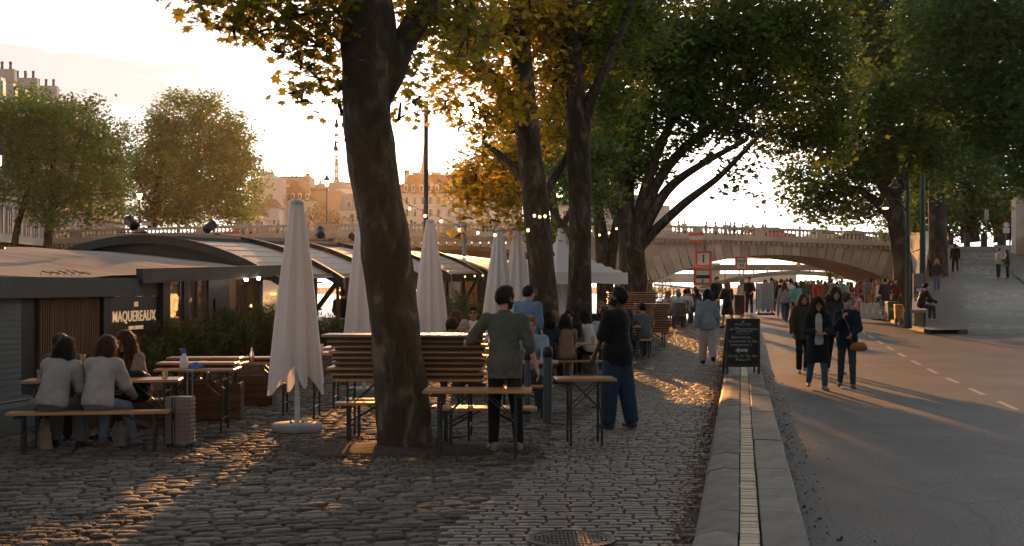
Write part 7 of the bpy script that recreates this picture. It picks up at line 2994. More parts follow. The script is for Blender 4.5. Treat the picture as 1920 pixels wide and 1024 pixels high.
CLOTH = {}
def cloth(col, rough=.85):
    key = tuple(round(c, 3) for c in col)
    if key not in CLOTH:
        CLOTH[key] = mat('cloth_%d' % len(CLOTH), col, rough, var=.12, scale=9, bump=.25, bscale=35, spec=.2, sheen=.06)
    return CLOTH[key]
SKIN = {'l': mat('skin_light', (0.50, 0.30, 0.21), .5, var=.06, scale=14, spec=.35), 'm': mat('skin_medium', (0.34, 0.19, 0.12), .5, var=.06, scale=14, spec=.35), 'd': mat('skin_dark', (0.085, 0.045, 0.03), .45, var=.08, scale=14, spec=.4)}
M_eye = mat('eye', (0.03, 0.02, 0.015), .25)
M_lip = {'l': mat('lip_light', (0.36, 0.15, 0.12), .5), 'm': mat('lip_medium', (0.24, 0.10, 0.08), .5), 'd': mat('lip_dark', (0.07, 0.03, 0.025), .45)}
def hairm(name, col, tr):
    m = bpy.data.materials.new(name)
    m.use_nodes = True
    t = m.node_tree
    N, Lk = t.nodes, t.links
    b = N['Principled BSDF']
    b.inputs['Base Color'].default_value = (*col, 1)
    b.inputs['Roughness'].default_value = .6
    b.inputs['Specular IOR Level'].default_value = .25
    co = N.new('ShaderNodeTexCoord')
    mp_ = N.new('ShaderNodeMapping')
    mp_.inputs['Scale'].default_value = (90, 90, 9)
    Lk.new(co.outputs['Object'], mp_.inputs['Vector'])
    nz_ = N.new('ShaderNodeTexNoise')
    nz_.inputs['Scale'].default_value = 1
    Lk.new(mp_.outputs['Vector'], nz_.inputs['Vector'])
    bp = N.new('ShaderNodeBump')
    bp.inputs['Strength'].default_value = .8
    bp.inputs['Distance'].default_value = .01
    Lk.new(nz_.outputs['Fac'], bp.inputs['Height'])
    Lk.new(bp.outputs['Normal'], b.inputs['Normal'])
    tl = N.new('ShaderNodeBsdfTranslucent')
    tl.inputs['Color'].default_value = (*tr, 1)
    ms = N.new('ShaderNodeMixShader')
    ms.inputs['Fac'].default_value = .12
    Lk.new(b.outputs[0], ms.inputs[1])
    Lk.new(tl.outputs[0], ms.inputs[2])
    Lk.new(ms.outputs[0], N['Material Output'].inputs['Surface'])
    return m
HAIR = {'black': hairm('hair_black', (0.012, 0.009, 0.008), (0.3, 0.12, 0.04)), 'brown': hairm('hair_brown', (0.05, 0.024, 0.012), (0.55, 0.22, 0.06)), 'fair': hairm('hair_fair', (0.26, 0.15, 0.07), (0.8, 0.45, 0.15)), 'grey': hairm('hair_grey', (0.42, 0.40, 0.38), (0.7, 0.6, 0.5)), 'red': hairm('hair_auburn', (0.07, 0.03, 0.014), (0.7, 0.25, 0.06))}

def hair_sdf(P, J):
    k = J['k'] * 1.05
    st_ = P.get('hair', 'short')
    Hm, hd = J['Hm'], J['head']
    hp = lambda x, y, z: hd + (Hm @ np.array([x, y, z])) * k
    S = SDF()
    r = {'short': .012, 'crop': .007, 'long': .018, 'bob': .02, 'curly': .04, 'bun': .012, 'afro': .02, 'tail': .012, 'cap': .012, 'beanie': .016}[st_]
    S.ell(hp(0, -.012, .022), np.array([.079 + r, .097 + r, .104 + r]) * k, .02, M=Hm)
    if st_ in ('short', 'crop', 'afro'):
        S.ell(hp(0, .03, .105), np.array([.06, .06, .03]) * k, .03, M=Hm)
    dn = np.array([0, 0, -1.0])
    bk = J['T'] @ np.array([0, -1.0, 0])
    if st_ in ('long', 'curly'):
        ln = P.get('hairlen', .36)
        rr = 1.5 if st_ == 'curly' else 1.0
        for sx in (-1, 0, 1):
            a = hp(sx * .06, -.05, -.02)
            b = a + (dn * ln * .55 + bk * .03) * k + J['rt'] * sx * .03 * k * rr
            c = a + (dn * ln + bk * .05) * k + J['rt'] * sx * .025 * k
            S.cone(a, b, .055 * k * rr ** .7, .058 * k * rr, .03)
            S.cone(b, c, .058 * k * rr, .028 * k * rr, .03)
            if sx:
                a = hp(sx * .078, .0, .0)
                b = a + dn * ln * .62 * k + (J['rt'] * sx * .012 + (J['T'] @ np.array([0, .035, 0]))) * k
                S.cone(a, b, .03 * k * rr, .026 * k * rr, .03)
    if st_ == 'bob':
        for sx in (-1, 0, 1):
            a = hp(sx * .055, -.045, 0)
            S.cone(a, a + dn * .15 * k + bk * .012, .06 * k, .058 * k, .03)
    if st_ == 'bun':
        S.ell(hp(0, -.06, .13), np.array([.045, .045, .04]) * k, .02)
    if st_ == 'tail':
        S.cone(hp(0, -.10, .04), hp(0, -.14, -.05), .03 * k, .035 * k, .02)
        S.cone(hp(0, -.14, -.05), hp(0, -.12, -.2), .035 * k, .015 * k, .02)
    top_face = .075 if st_ not in ('cap', 'beanie') else .04
    S.ell(hp(0, .10, -.045), np.array([.072, .075, .108]) * k, .015, 'sub', M=Hm)
    if st_ in ('short', 'crop', 'afro', 'bun', 'tail', 'cap', 'beanie'):
        S.ell(hp(0, .0, -.115), np.array([.12, .12, .075]) * k, .02, 'sub', M=Hm)
        S.ell(hp(0, .05, -.06), np.array([.11, .075, .075]) * k, .02, 'sub', M=Hm)
    return S

def top_sdf(P, J, infl, sleeve, hem, flare=0.0, wide=1.0):
    k = J['k']
    S = SDF()
    T, T2 = J['T'], J['T2']
    fem = P.get('fem', False)
    w = P.get('build', 1.0)
    i = infl
    hi = max(i, P.get('bottom', {}).get('i', .012) + .012)
    S.ell(J['belly'], (np.array([.130 if fem else .145, .102, .17]) * k * w + i), .06, M=T)
    S.ell(J['chest'], (np.array([.146 if fem else .166, .110, .175]) * k * w + i), .05, M=T2)
    bot = J['pel'] - J['sp'] * (hem * k)
    S.cone(J['belly'], J['pel'] * 1.0, .118 * k * w + i, .128 * k * w + hi, .06)
    S.ell(J['pel'], (np.array([.164, .118, .12]) * k * w + hi), .05, M=T)
    if hem > .1:
        S.cone(J['pel'] + J['rt'] * .04 * k, bot + J['rt'] * .05 * k, .12 * k + hi, .115 * k + hi + flare, .05)
        S.cone(J['pel'] - J['rt'] * .04 * k, bot - J['rt'] * .05 * k, .12 * k + hi, .115 * k + hi + flare, .05)
    for nm in 'LR':
        S.cone(J['shb'] - J['sp'] * .012 * k, J['sh' + nm], .068 * k + i * .6, .052 * k * w + i * .6, .04)
        if sleeve > 0:
            u = min(1, sleeve / .5)
            e = J['sh' + nm] + (J['el' + nm] - J['sh' + nm]) * u
            S.cone(J['sh' + nm], e, .052 * k * w + i, (.044 if sleeve > .6 else .054) * k * wide + i, .03)
            if sleeve > .5:
                u = min(1, (sleeve - .5) / .5)
                e2 = J['el' + nm] + (J['wr' + nm] - J['el' + nm]) * u
                S.cone(J['el' + nm], e2, .043 * k * wide + i, .031 * k * wide + i * .8, .02)
    n = -J['sp']
    S.plane(n, float(n.dot(bot)) + .005)
    return S

def legs_sdf(P, J, infl, length=1.0, wide=1.0):
    k = J['k']
    S = SDF()
    w = P.get('build', 1.0)
    S.ell(J['pel'] - J['sp'] * .005, (np.array([.160 if P.get('fem') else .152, .110, .115]) * k * w + infl), .04, M=J['T'])
    for nm in 'LR':
        S.cone(J['hip' + nm], J['kn' + nm], .085 * k * w + infl, .058 * k * wide + infl, .035)
        if length > .5:
            u = (length - .5) * 2
            e = J['kn' + nm] + (J['an' + nm] - J['kn' + nm]) * u
            S.cone(J['kn' + nm], e, .057 * k * wide + infl, .044 * k * wide + infl, .02)
    return S

def shoe_mb(J, k, m1, parent, nm, h):
    f = J['ft' + nm] / np.linalg.norm(J['ft' + nm])
    a = J['an' + nm]
    S = SDF()
    S.cone(a + (f * -.045 + np.array([0, 0, -.045])) * k, a + (f * .15 + np.array([0, 0, -.058])) * k, .043 * k, .032 * k, .02)
    S.cone(a + (f * -.04 + np.array([0, 0, -.02])) * k, a + (f * .04 + np.array([0, 0, -.035])) * k, .042 * k, .04 * k, .02)
    S.plane((0, 0, -1), -(min(a[2] - .085 * k, a[2] - .085 * k)))
    r = S.mesh(h)
    if r:
        link('shoe', npmesh('shoe', r[0], r[1], m1, smooth=True), parent)

def strands(ho, vq, P, J, hm):
    """loose locks lying on and lifting off the hair"""
    rg = np.random.default_rng(len(P) + int(J['head'][2] * 1000))
    V, Q = vq
    n = {'long': 1100, 'curly': 1000, 'bob': 800}.get(P.get('hair'), 420)
    f = Q[rg.integers(0, len(Q), n)]
    c = V[f].mean(1)
    nr = np.cross(V[f[:, 2]] - V[f[:, 0]], V[f[:, 3]] - V[f[:, 1]])
    nr /= np.linalg.norm(nr, axis=1, keepdims=True) + 1e-9
    out_ = c - (J['head'] + np.array([0, 0, -.05]))
    nr *= np.sign((nr * out_).sum(1, keepdims=True))
    st_ = P.get('hair')
    ln = {'long': .12, 'curly': .07, 'bob': .09}.get(st_, .035) * rg.uniform(.5, 1.3, n)
    dn = np.array([0, 0, -1.0]) if st_ in ('long', 'curly', 'bob') else np.array([0, -.5, -.5])
    d = dn + rg.normal(0, .22 if st_ != 'curly' else .7, (n, 3))
    d -= nr * (d * nr).sum(1, keepdims=True)
    d /= np.linalg.norm(d, axis=1, keepdims=True) + 1e-9
    w = np.cross(d, nr) * (.0028 if st_ != 'curly' else .004)
    lift = rg.uniform(.0, .25, (n, 1)) ** 1.5
    a = c + nr * .002
    b = a + (d + nr * lift * .5) * ln[:, None] * .5
    e = b + (d + nr * lift * (1.2 if st_ == 'curly' else -.3) + np.array([0, 0, -.15])) * ln[:, None] * .5
    W = np.stack([a - w, a + w, b - w * .9, b + w * .9, e - w * .2, e + w * .2], 1)
    F = np.array([[0, 1, 3, 2], [2, 3, 5, 4]])[None] + (np.arange(n) * 6)[:, None, None]
    o = link('locks', npmesh('locks', W.reshape(-1, 3), F.reshape(-1, 4), hm), ho)
    o['kind'] = 'stuff'

MCACHE = {}
def person(label, loc, face, P, group=None, vox=.011, key=None):
    """loc: feet (or seat foot) position, face: 0 = back to the camera, 180 = towards it"""
    fine = vox < .02
    pk = {}
    if key and key in MCACHE:
        pk = MCACHE[key]
    else:
        J = skeleton(P)
        k = J['k']
        r = body_sdf(P, J, fine).mesh(vox)
        V, Q = r
        mi = np.zeros(len(Q), int)
        if fine:
            C = V[Q].mean(1) - J['head']
            L_ = C @ J['Hm'] / (k * 1.05)
            for sx in (-1, 1):
                mi[((L_[:, 0] - sx * .031) ** 2 / .012 ** 2 + (L_[:, 2] - .008) ** 2 / .0075 ** 2 < 1) & (L_[:, 1] > .06)] = 1
                mi[((L_[:, 0] - sx * .032) ** 2 / .022 ** 2 + (L_[:, 2] - .032) ** 2 / .005 ** 2 < 1) & (L_[:, 1] > .06)] = 3
            mi[(L_[:, 0] ** 2 / .024 ** 2 + (L_[:, 2] + .057) ** 2 / .009 ** 2 < 1) & (L_[:, 1] > .06)] = 2
            if P.get('beard'):
                mi[(L_[:, 2] < -.035 - .25 * np.maximum(0, L_[:, 1] - .03) + .12 * np.maximum(0, .06 - L_[:, 1])) & (L_[:, 1] > -.01) & (L_[:, 2] > -.12) & (mi != 2)] = 4
        pk['body'] = (V, Q, mi)
        nz = (.0022 if vox < .02 else .005, 34, len(label) % 7)
        for n_, g in (('top', P.get('top')), ('over', P.get('over'))):
            if g:
                S = top_sdf(P, J, g.get('i', .016), g.get('sleeve', 1.0), g.get('hem', .08), g.get('flare', 0), g.get('wide', 1.0))
                if g.get('open'):
                    c = J['pel'] + (J['T'] @ np.array([0, .17, 0]))
                    w_ = g['open']
                    T = J['T']
                    up = J['neck'] + T @ np.array([0, .12, 0])
                    dnp = J['pel'] - J['sp'] * g.get('hem', .08) + T @ np.array([0, .26, 0])
                    S.cone(up, c, w_ * .8, w_, .02, 'sub')
                    S.cone(c, dnp, w_, w_ * 1.5, .02, 'sub')
                if g.get('hood'):
                    a = J['neck'] - J['sp'] * .03 + J['T'] @ np.array([0, -.07, 0])
                    S.ell(a, np.array([.10, .05, .09]) * k, .03, M=J['T2'])
                    S.cone(J['neck'] + J['T'] @ np.array([-.06, .02, -.02]), J['neck'] + J['T'] @ np.array([.06, .02, -.02]), .05, .05, .03)
                if g.get('collar'):
                    S.cone(J['neck'] + J['T'] @ np.array([-.02, -.01, -.02]), J['neck'] + J['T'] @ np.array([.02, -.01, -.02]), .062 * k, .062 * k, .02)
                pk[n_] = S.mesh(vox, (nz[0] * g.get('wr', 1), nz[1], nz[2] + len(n_)))
        b = P.get('bottom')
        if b:
            if b.get('skirt'):
                S = SDF()
                S.ell(J['pel'], np.array([.17, .12, .12]) * k, .05)
                if 'pelvis' in P:
                    for nm in 'LR':
                        S.cone(J['hip' + nm], J['kn' + nm], .11 * k, .10 * k, .08)
                else:
                    L2 = b['skirt']
                    for sx in (-1, 1):
                        S.cone(J['pel'] + np.array([sx * .05, 0, 0]), J['pel'] + np.array([sx * (.06 + .05 * L2), 0, -L2]), .12 * k, .13 + .08 * L2, .06)
                    S.plane((0, 0, -1), -(J['pel'][2] - b['skirt']))
            else:
                S = legs_sdf(P, J, b.get('i', .012), b.get('len', .96), b.get('wide', 1.0))
            pk['bottom'] = S.mesh(vox, nz)
        if P.get('hair') != 'none':
            pk['hair'] = hair_sdf(P, J).mesh(min(vox, .012) if fine else vox, (.004, 60, 1.0 + len(label) % 5))
        pk['J'] = J
        if key:
            for q_ in ('body', 'top', 'over', 'bottom', 'hair'):
                if q_ in pk and pk[q_] is not None:
                    v = pk[q_]
                    pk['me_' + q_] = npmesh(q_, v[0], v[1], [SKIN['l']], smooth=True)
            MCACHE[key] = pk
    sk = P.get('skin', 'l')
    hm = HAIR[P.get('haircol', 'brown')]
    J = pk['J']
    def mk(nm, part, m, parent):
        if part not in pk or pk[part] is None:
            return None
        if key:
            o = link(nm, pk['me_' + part], parent)
            o.material_slots[0].link = 'OBJECT'
            o.material_slots[0].material = m
            return o
        v = pk[part]
        return link(nm, npmesh(nm, v[0], v[1], m, smooth=True), parent)
    if key:
        o = mk('person', 'body', SKIN[sk], None)
    else:
        V, Q, mi = pk['body']
        o = link('person', npmesh('person', V, Q, [SKIN[sk], M_eye, M_lip[sk], hm, hm], smooth=True, mi=mi))
    o.location = loc
    o.rotation_euler = (0, 0, R(face))
    tag(o, label, 'person', group)
    for part, nm in (('top', P.get('top', {}).get('name', 'shirt')), ('over', P.get('over', {}).get('name', 'jacket'))):
        if P.get(part):
            mk(nm, part, cloth(P[part]['c']), o)
    if P.get('bottom'):
        mk(P['bottom'].get('name', 'trousers'), 'bottom', cloth(P['bottom']['c']), o)
    if P.get('hair') != 'none':
        ho = mk('hair' if P.get('hair') not in ('cap', 'beanie') else 'hat', 'hair', hm if P.get('hair') not in ('cap', 'beanie') else cloth(P.get('hatcol', (.02, .02, .02))), o)
        if ho and vox < .02 and P.get('hair') not in ('cap', 'beanie'):
            strands(ho, pk['hair'], P, J, hm)
    if vox < .02:
        sm_ = cloth(P.get('shoes', (.05, .05, .05)), .6)
        for nm in 'LR':
            shoe_mb(J, J['k'], sm_, o, nm, vox)
    if P.get('glasses'):
        q = MB()
        for sx in (-1, 1):
            q.ball(tuple(J['head'] + J['Hm'] @ np.array([sx * .034, .108, .012]) * J['k']), (.026, .008, .02), 10)
            q.beam(tuple(J['head'] + J['Hm'] @ np.array([sx * .062, .10, .016]) * J['k']), tuple(J['head'] + J['Hm'] @ np.array([sx * .09, .0, .012]) * J['k']), .005, .008)
        q.beam(tuple(J['head'] + J['Hm'] @ np.array([-.02, .113, .018]) * J['k']), tuple(J['head'] + J['Hm'] @ np.array([.02, .113, .018]) * J['k']), .005, .007)
        q.build('glasses', M_black, o)
    return o, J

# ---- clothing colours
GREY, DGREY, BLK, WHT, NAVY = (.20, .20, .20), (.07, .07, .075), (.012, .012, .014), (.62, .60, .58), (.015, .022, .045)
JEAN, LJEAN, DJEAN, BEIGE, PINK = (.05, .085, .15), (.14, .19, .25), (.018, .03, .06), (.36, .28, .20), (.55, .36, .36)
LBLUE, TEAL, RED, OLIVE, BROWN, CREAM = (.26, .36, .50), (.12, .38, .34), (.42, .06, .04), (.10, .10, .05), (.10, .055, .03), (.50, .44, .36)
def sit(**k):
    d = dict(pelvis=.545, lean=12, bend=8, legL=(84, 6, 84), legR=(82, 7, 80), armL=(42, 8, 78, -8), armR=(42, 8, 78, -8), palm='down')
    d.update(k)
    return d

# four young people at the left table
person('person with long dark hair in pale sweater sitting on the bench, seen from behind', gx(97, 14.3), -6, sit(h=1.66, fem=True, lean=18, bend=16, hair='long', hairlen=.34, haircol='black', top=dict(c=(.36, .35, .34), i=.03, hem=.06, name='sweater', wr=1.6), bottom=dict(c=(.10, .11, .12), i=.02, wide=1.2), shoes=BLK, yaw=-12, roll=3))
person('person with shoulder length brown hair in pale sweater on the bench, beside the suitcase', gx(183, 14.4), -10, sit(h=1.64, fem=True, lean=14, bend=14, hair='bob', haircol='brown', top=dict(c=(.40, .38, .37), i=.032, hem=.06, name='sweater', wr=1.6), bottom=dict(c=LJEAN, i=.014), shoes=(.12, .11, .1), yaw=-8, legR=(80, 10, 66)))
person('person with short dark hair in grey jacket facing across the table', gx(137, 15.75), 172, sit(h=1.76, lean=24, bend=16, hair='short', haircol='brown', nod=-8, yaw=20, top=dict(c=BLK, i=.014), over=dict(c=(.10, .115, .125), i=.024, open=.05, name='jacket', collar=True), bottom=dict(c=BLK), shoes=BLK))
o, J = person('person with long wavy hair holding up a cup at the end of the table', gx(262, 15.75), 140, sit(h=1.66, fem=True, lean=10, bend=10, hair='long', hairlen=.40, haircol='brown', nod=-14, top=dict(c=(.26, .21, .19), i=.014, name='striped_top'), bottom=dict(c=BLK), shoes=BLK, armR=(60, 6, 125, 0), armL=(35, 6, 70, -14), curl=45))
h_ = o.matrix_basis @ Vector(J['wrR'] + J['fdR'] * .1)
c_ = thing('drink_cup', 'plastic cup of beer raised in the hand of the wavy haired person', 'cup', (h_.x - .02, h_.y - .045, h_.z - .05), 0, 'cups and glasses on the tables')
for ch in bpy.data.objects['drink_cup'].children:
    link(ch.name.split('.')[0], ch.data, c_)
q = SDF()
p0 = gx(262, 15.75)
q.ell((0, 0, 0), (.17, .13, .09), .05).ell((.1, -.02, -.08), (.1, .1, .12), .05).ell((-.1, .02, -.06), (.11, .1, .1), .05)
V, Q = q.mesh(.014, (.012, 22, 2))
tag(link('folded_jacket', npmesh('folded_jacket', V, Q, cloth(BLK), smooth=True), None, (p0.x + .02, p0.y - .30, .74)), 'black jacket bundled on the lap of the wavy haired person', 'jacket')

# standing men
person('person with dark beard in grey green shirt standing with one hand on the stack', gp(946, 846), 8, dict(h=1.80, hair='short', haircol='black', beard=True, yaw=-52, lean=3, twist=-6, armL=(25, 36, 82, 12), armR=(-4, 16, 12, 17), legL=(4, 3, 4), legR=(-6, 5, 4), top=dict(c=(.105, .105, .085), i=.018, sleeve=.62, hem=.17, wide=1.1, collar=True, wr=1.8), bottom=dict(c=(.014, .015, .018), i=.012), shoes=(.26, .22, .17), curl=22))
person('person in black t-shirt and wide blue jeans standing on the pavers', gp(1158, 803), 46, dict(h=1.79, skin='d', hair='crop', haircol='black', beard=True, yaw=22, nod=14, lean=0, build=1.08, armL=(12, 9, 26, 4), armR=(10, 10, 24, 4), legL=(5, 4, 4), legR=(-6, 4, 5), top=dict(c=(.010, .011, .013), i=.018, sleeve=.46, hem=.15, wide=1.2), bottom=dict(c=(.022, .045, .085), i=.03, wide=1.45), shoes=(.06, .07, .08)))
# seated round the middle tables
V18 = .014
person('person with short fair hair in open light blue shirt sitting behind the bollard', gx(996, 19.25), 174, sit(h=1.80, pelvis=.56, lean=8, bend=4, hair='crop', haircol='fair', beard=False, nod=-6, yaw=8, top=dict(c=(.55, .52, .50), i=.012, sleeve=.4), over=dict(c=(.24, .32, .40), i=.026, open=.055, name='overshirt', collar=True, sleeve=.95), bottom=dict(c=DGREY)), vox=.012)
person('person in blue shirt standing with back turned beside the second trunk', gx(989, 23.6), -24, dict(h=1.80, hair='short', haircol='black', yaw=-30, top=dict(c=(.14, .22, .36), i=.03, hem=.16, sleeve=.7, collar=True), bottom=dict(c=NAVY)), vox=V18)
person('person with long glowing hair in beige top near the third umbrella', gx(848, 23.0), -55, sit(h=1.70, fem=True, pelvis=.60, lean=4, bend=4, hair='long', haircol='red', top=dict(c=(.25, .2, .16)), bottom=dict(c=DGREY)), vox=V18)
person('person with round dark hair in black seen from behind at the sunlit table', gx(846, 20.6), 0, sit(h=1.72, lean=14, hair='afro', haircol='black', top=dict(c=BLK, i=.02), bottom=dict(c=BLK)), vox=V18)
person('person in white shirt and dark glasses facing the camera by the shrubs', gx(888, 24.4), 178, sit(h=1.76, pelvis=.62, skin='m', lean=2, bend=2, hair='crop', haircol='black', glasses=True, top=dict(c=WHT, i=.024, sleeve=.9, collar=True), bottom=dict(c=BEIGE)), vox=V18)
bo, J = person('person in beige cap bending over the sunlit table', gx(880, 22.4), 168, sit(h=1.70, lean=24, bend=12, hair='cap', haircol='brown', hatcol=(.30, .25, .19), nod=-12, top=dict(c=(.28, .22, .17)), bottom=dict(c=DGREY)), vox=V18)
q = MB()
hb = J['head'] + J['Hm'] @ np.array([0, .11, .055])
q.prism([(-.075, 0), (.075, 0), (.06, .06), (0, .085), (-.06, .06)], lambda a, b, d: Vector(J['head'] + J['Hm'] @ np.array([a, .075 + b, .055 - b * .3 + d])), 0, .008)
q.build('cap_peak', cloth((.30, .25, .19)), bo)
person('person in dark blue jacket with curly hair, back turned, beside the second trunk', gx(1021, 23.8), -22, sit(h=1.74, hair='curly', hairlen=.12, haircol='black', lean=10, top=dict(c=(.02, .035, .06), i=.028, hem=.1), bottom=dict(c=BLK), yaw=-30), vox=V18)
person('person with fair hair facing left between two dark haired people', gx(1047, 25.7), 128, sit(h=1.70, fem=True, lean=6, hair='long', haircol='fair', top=dict(c=(.12, .1, .09)), bottom=dict(c=BLK)), vox=V18)
person('person with long black hair and patterned skirt, back turned, left of the third trunk', gx(1062, 23.8), 6, sit(h=1.68, fem=True, hair='long', hairlen=.42, haircol='black', lean=12, top=dict(c=(.20, .13, .10), i=.014, sleeve=.3), bottom=dict(c=(.06, .08, .09), skirt=.5, name='skirt')), vox=V18)
person('person in a dark beanie behind the third trunk', gx(1069, 26.4), 170, sit(h=1.76, hair='beanie', haircol='black', top=dict(c=BLK, i=.03), bottom=dict(c=BLK)), vox=V18)
person('person in white long sleeves half hidden right of the third trunk', gx(1108, 26.3), 48, sit(h=1.72, fem=True, hair='bob', haircol='black', top=dict(c=(.48, .47, .46), i=.02), bottom=dict(c=BLK)), vox=V18)
person('person in glasses and black jacket with glowing hair outline', gx(1127, 30.0), 176, sit(h=1.78, pelvis=.62, lean=4, hair='short', haircol='fair', glasses=True, top=dict(c=BLK, i=.03, collar=True), bottom=dict(c=BLK)), vox=V18)
person('person in white t-shirt just behind the man in black', gx(1129, 27.6), -20, sit(h=1.76, hair='short', haircol='black', top=dict(c=(.5, .5, .5), i=.022, sleeve=.48), bottom=dict(c=DGREY)), vox=V18)
person('person with long brown hair raising a hand at the end-on table', gx(1153, 33.0), -62, sit(h=1.70, fem=True, hair='long', haircol='red', lean=8, armR=(70, 5, 130, -10), top=dict(c=(.36, .33, .3)), bottom=dict(c=DGREY)), vox=.016)
person('person in grey blue sweater on the path side bench, back turned', gx(1209, 32.3), 14, sit(h=1.76, hair='short', haircol='black', lean=10, top=dict(c=(.10, .125, .145), i=.03, hem=.1), bottom=dict(c=DJEAN)), vox=.016)
# the walker on the path
person('person in pale blue hoodie and pink trousers walking away on the pavers', gp(1327, 682), -4, dict(h=1.70, fem=True, hair='bob', haircol='black', lean=3, armL=(-16, 14, -2, 14), armR=(10, 12, 42, 4), legL=(8, 2, 4), legR=(-6, 2, 30, -20), top=dict(c=(.22, .27, .32), i=.030, hem=.14, hood=True, name='hoodie', wide=1.25, wr=1.6), bottom=dict(c=(.42, .35, .34), i=.028, wide=1.35), shoes=BLK), vox=.014)
# four people on the road
g1 = gp(1533, 731, ROAD)
person('person with long curly hair in open dark coat and jeans walking towards the camera', g1, 178, dict(h=1.68, fem=True, skin='m', hair='curly', hairlen=.30, haircol='black', lean=2, armL=(12, 12, 82, -34), armR=(12, 12, 82, -34), legL=(10, 3, 6), legR=(-12, 3, 14), top=dict(c=(.45, .44, .42), i=.010, sleeve=.9), over=dict(c=(.010, .013, .015), i=.03, hem=.42, flare=.05, open=.085, name='coat', sleeve=.92), bottom=dict(c=(.05, .09, .14), i=.012), shoes=(.24, .22, .2), palm='down'), vox=.0125)
g2 = gp(1588, 728, ROAD)
po, J = person('person in navy jacket laughing with a hand to the face, tan bag at the hip', g2, 168, dict(h=1.72, fem=True, hair='bun', haircol='brown', yaw=35, lean=2, armL=(18, 10, 60, -30), armR=(30, 6, 140, -22), legL=(8, 2, 6), legR=(-8, 3, 10), over=dict(c=(.012, .022, .034), i=.032, hem=.16, name='jacket', collar=True), bottom=dict(c=(.05, .065, .075), i=.010), shoes=(.1, .11, .12)), vox=.0125)
M_tan = mat('tan_leather', (0.30, 0.14, 0.035), .55, var=.15, scale=8, bump=.1)
q = SDF()
q.cone((-.11, 0, -.03), (.11, 0, -.03), .06, .06, .03).cone((-.09, 0, .03), (.09, 0, .03), .045, .045, .03).cone((-.09, -.03, .0), (.09, -.03, .0), .045, .045, .02)
V, Q = q.mesh(.009, (.003, 30, 1))
bg_ = link('shoulder_bag', npmesh('shoulder_bag', V, Q, M_tan, smooth=True), None, (g2.x + .17, g2.y - .19, g2.z + .80), .1)
q = MB()
q.tube([(-.13, 0, .08), (-.20, -.03, .35), (-.30, .02, .62), (-.24, .18, .70)], .008, 5)
q.build('strap', M_tan, bg_)
tag(bg_, 'tan crossbody bag at the hip of the laughing person on the road', 'bag')
person('person with glowing long hair in brown jacket behind the curly haired one', gp(1506, 699, ROAD), 182, dict(h=1.72, fem=True, hair='long', hairlen=.3, haircol='red', lean=2, armL=(4, 14, 20, 8), armR=(4, 16, 30, 8), legL=(-10, 3, 10), legR=(10, 3, 6), over=dict(c=(.055, .042, .03), i=.045, hem=.20, name='jacket', wr=1.6), bottom=dict(c=(.012, .012, .014), i=.02), shoes=(.35, .33, .3)), vox=.0135)
person('person in black and grey jacket with wavy dark hair behind the laughing one', gp(1566, 701, ROAD), 180, dict(h=1.84, hair='curly', hairlen=.08, haircol='brown', lean=1, armL=(2, 12, 12, 8), armR=(4, 12, 16, 8), legL=(8, 3, 4), legR=(-8, 3, 10), over=dict(c=(.035, .036, .037), i=.04, hem=.14, name='jacket'), bottom=dict(c=(.012, .012, .014)), shoes=(.3, .3, .3)), vox=.0135)

# ---- terrace group further back: chairs, tables, guests
M_wick = mat('wicker', (0.12, 0.09, 0.05), .7, var=.3, scale=30)
def cafe_chair(label, px, y, face):
    o = thing('cafe_chair', label, 'chair', gx(px, y), R(face), 'cafe chairs on the far terrace')
    q = MB()
    q.cbox((0, 0, .455), (.42, .42, .03), .01)
    q.build('seat', M_wick, o)
    q = MB()
    q.box((0, -.2, .72), (.40, .03, .42))
    q.build('backrest', M_wick, o)
    for sx in (-1, 1):
        for sy in (-1, 1):
            q = MB()
            q.tube([(sx * .18, sy * .18, 0), (sx * .18, sy * .19, .44 if sy > 0 else .92)], .015, 6)
            q.build('leg', M_black, o)
def cafe_table(label, px, y):
    o = thing('cafe_table', label, 'table', gx(px, y), 0, 'cafe tables on the far terrace')
    q = MB()
    q.lathe([(.36, .70), (.37, .72), (0, .725)], 16)
    q.build('top', M_wood, o)
    q = MB()
    q.lathe([(.2, 0), (.2, .02), (.03, .04), (.03, .7)], 10)
    q.build('stand', M_black, o)
TG = [('fair haired person in beige at the terrace, outermost left', 1247, 47, -70, 'long', 'fair', BEIGE, True), ('white haired person in white shirt at the terrace', 1268, 49.5, -30, 'crop', 'grey', WHT, False), ('person in pale blue shirt with teal cap seen from behind at the terrace', 1274, 45.5, 0, 'cap', 'brown', (.36, .40, .46), False), ('person in white t-shirt between the terrace tables', 1284, 48.5, -20, 'short', 'black', (.58, .58, .6), False), ('person in olive jacket leaning over a terrace table', 1298, 49.5, 60, 'short', 'brown', OLIVE, False), ('dark haired person in black at the right end of the terrace', 1314, 51, 100, 'long', 'black', BLK, True), ('person in dark red top behind the terrace tables', 1290, 53, 175, 'bob', 'brown', (.12, .03, .03), True), ('person in navy facing the camera behind the terrace tables', 1304, 54, 170, 'short', 'black', NAVY, False)]
for i, (lab_, px, y, fc, hr, hc, col, fem) in enumerate(TG):
    person(lab_, gx(px, y), fc, sit(h=1.68 if fem else 1.76, fem=fem, hair=hr, haircol=hc, hatcol=(.05, .2, .2), top=dict(c=col, i=.022, sleeve=(.5 if i % 2 else 1)), bottom=dict(c=DGREY), lean=8 + 3 * (i % 3)), 'guests on the far terrace', vox=.021)
    cafe_chair('dark cafe chair under the ' + lab_.split(' at the')[0].split(' between')[0].split(' leaning')[0].split(' behind')[0].split(' seen')[0].split(' facing')[0], px, y + .05, fc)
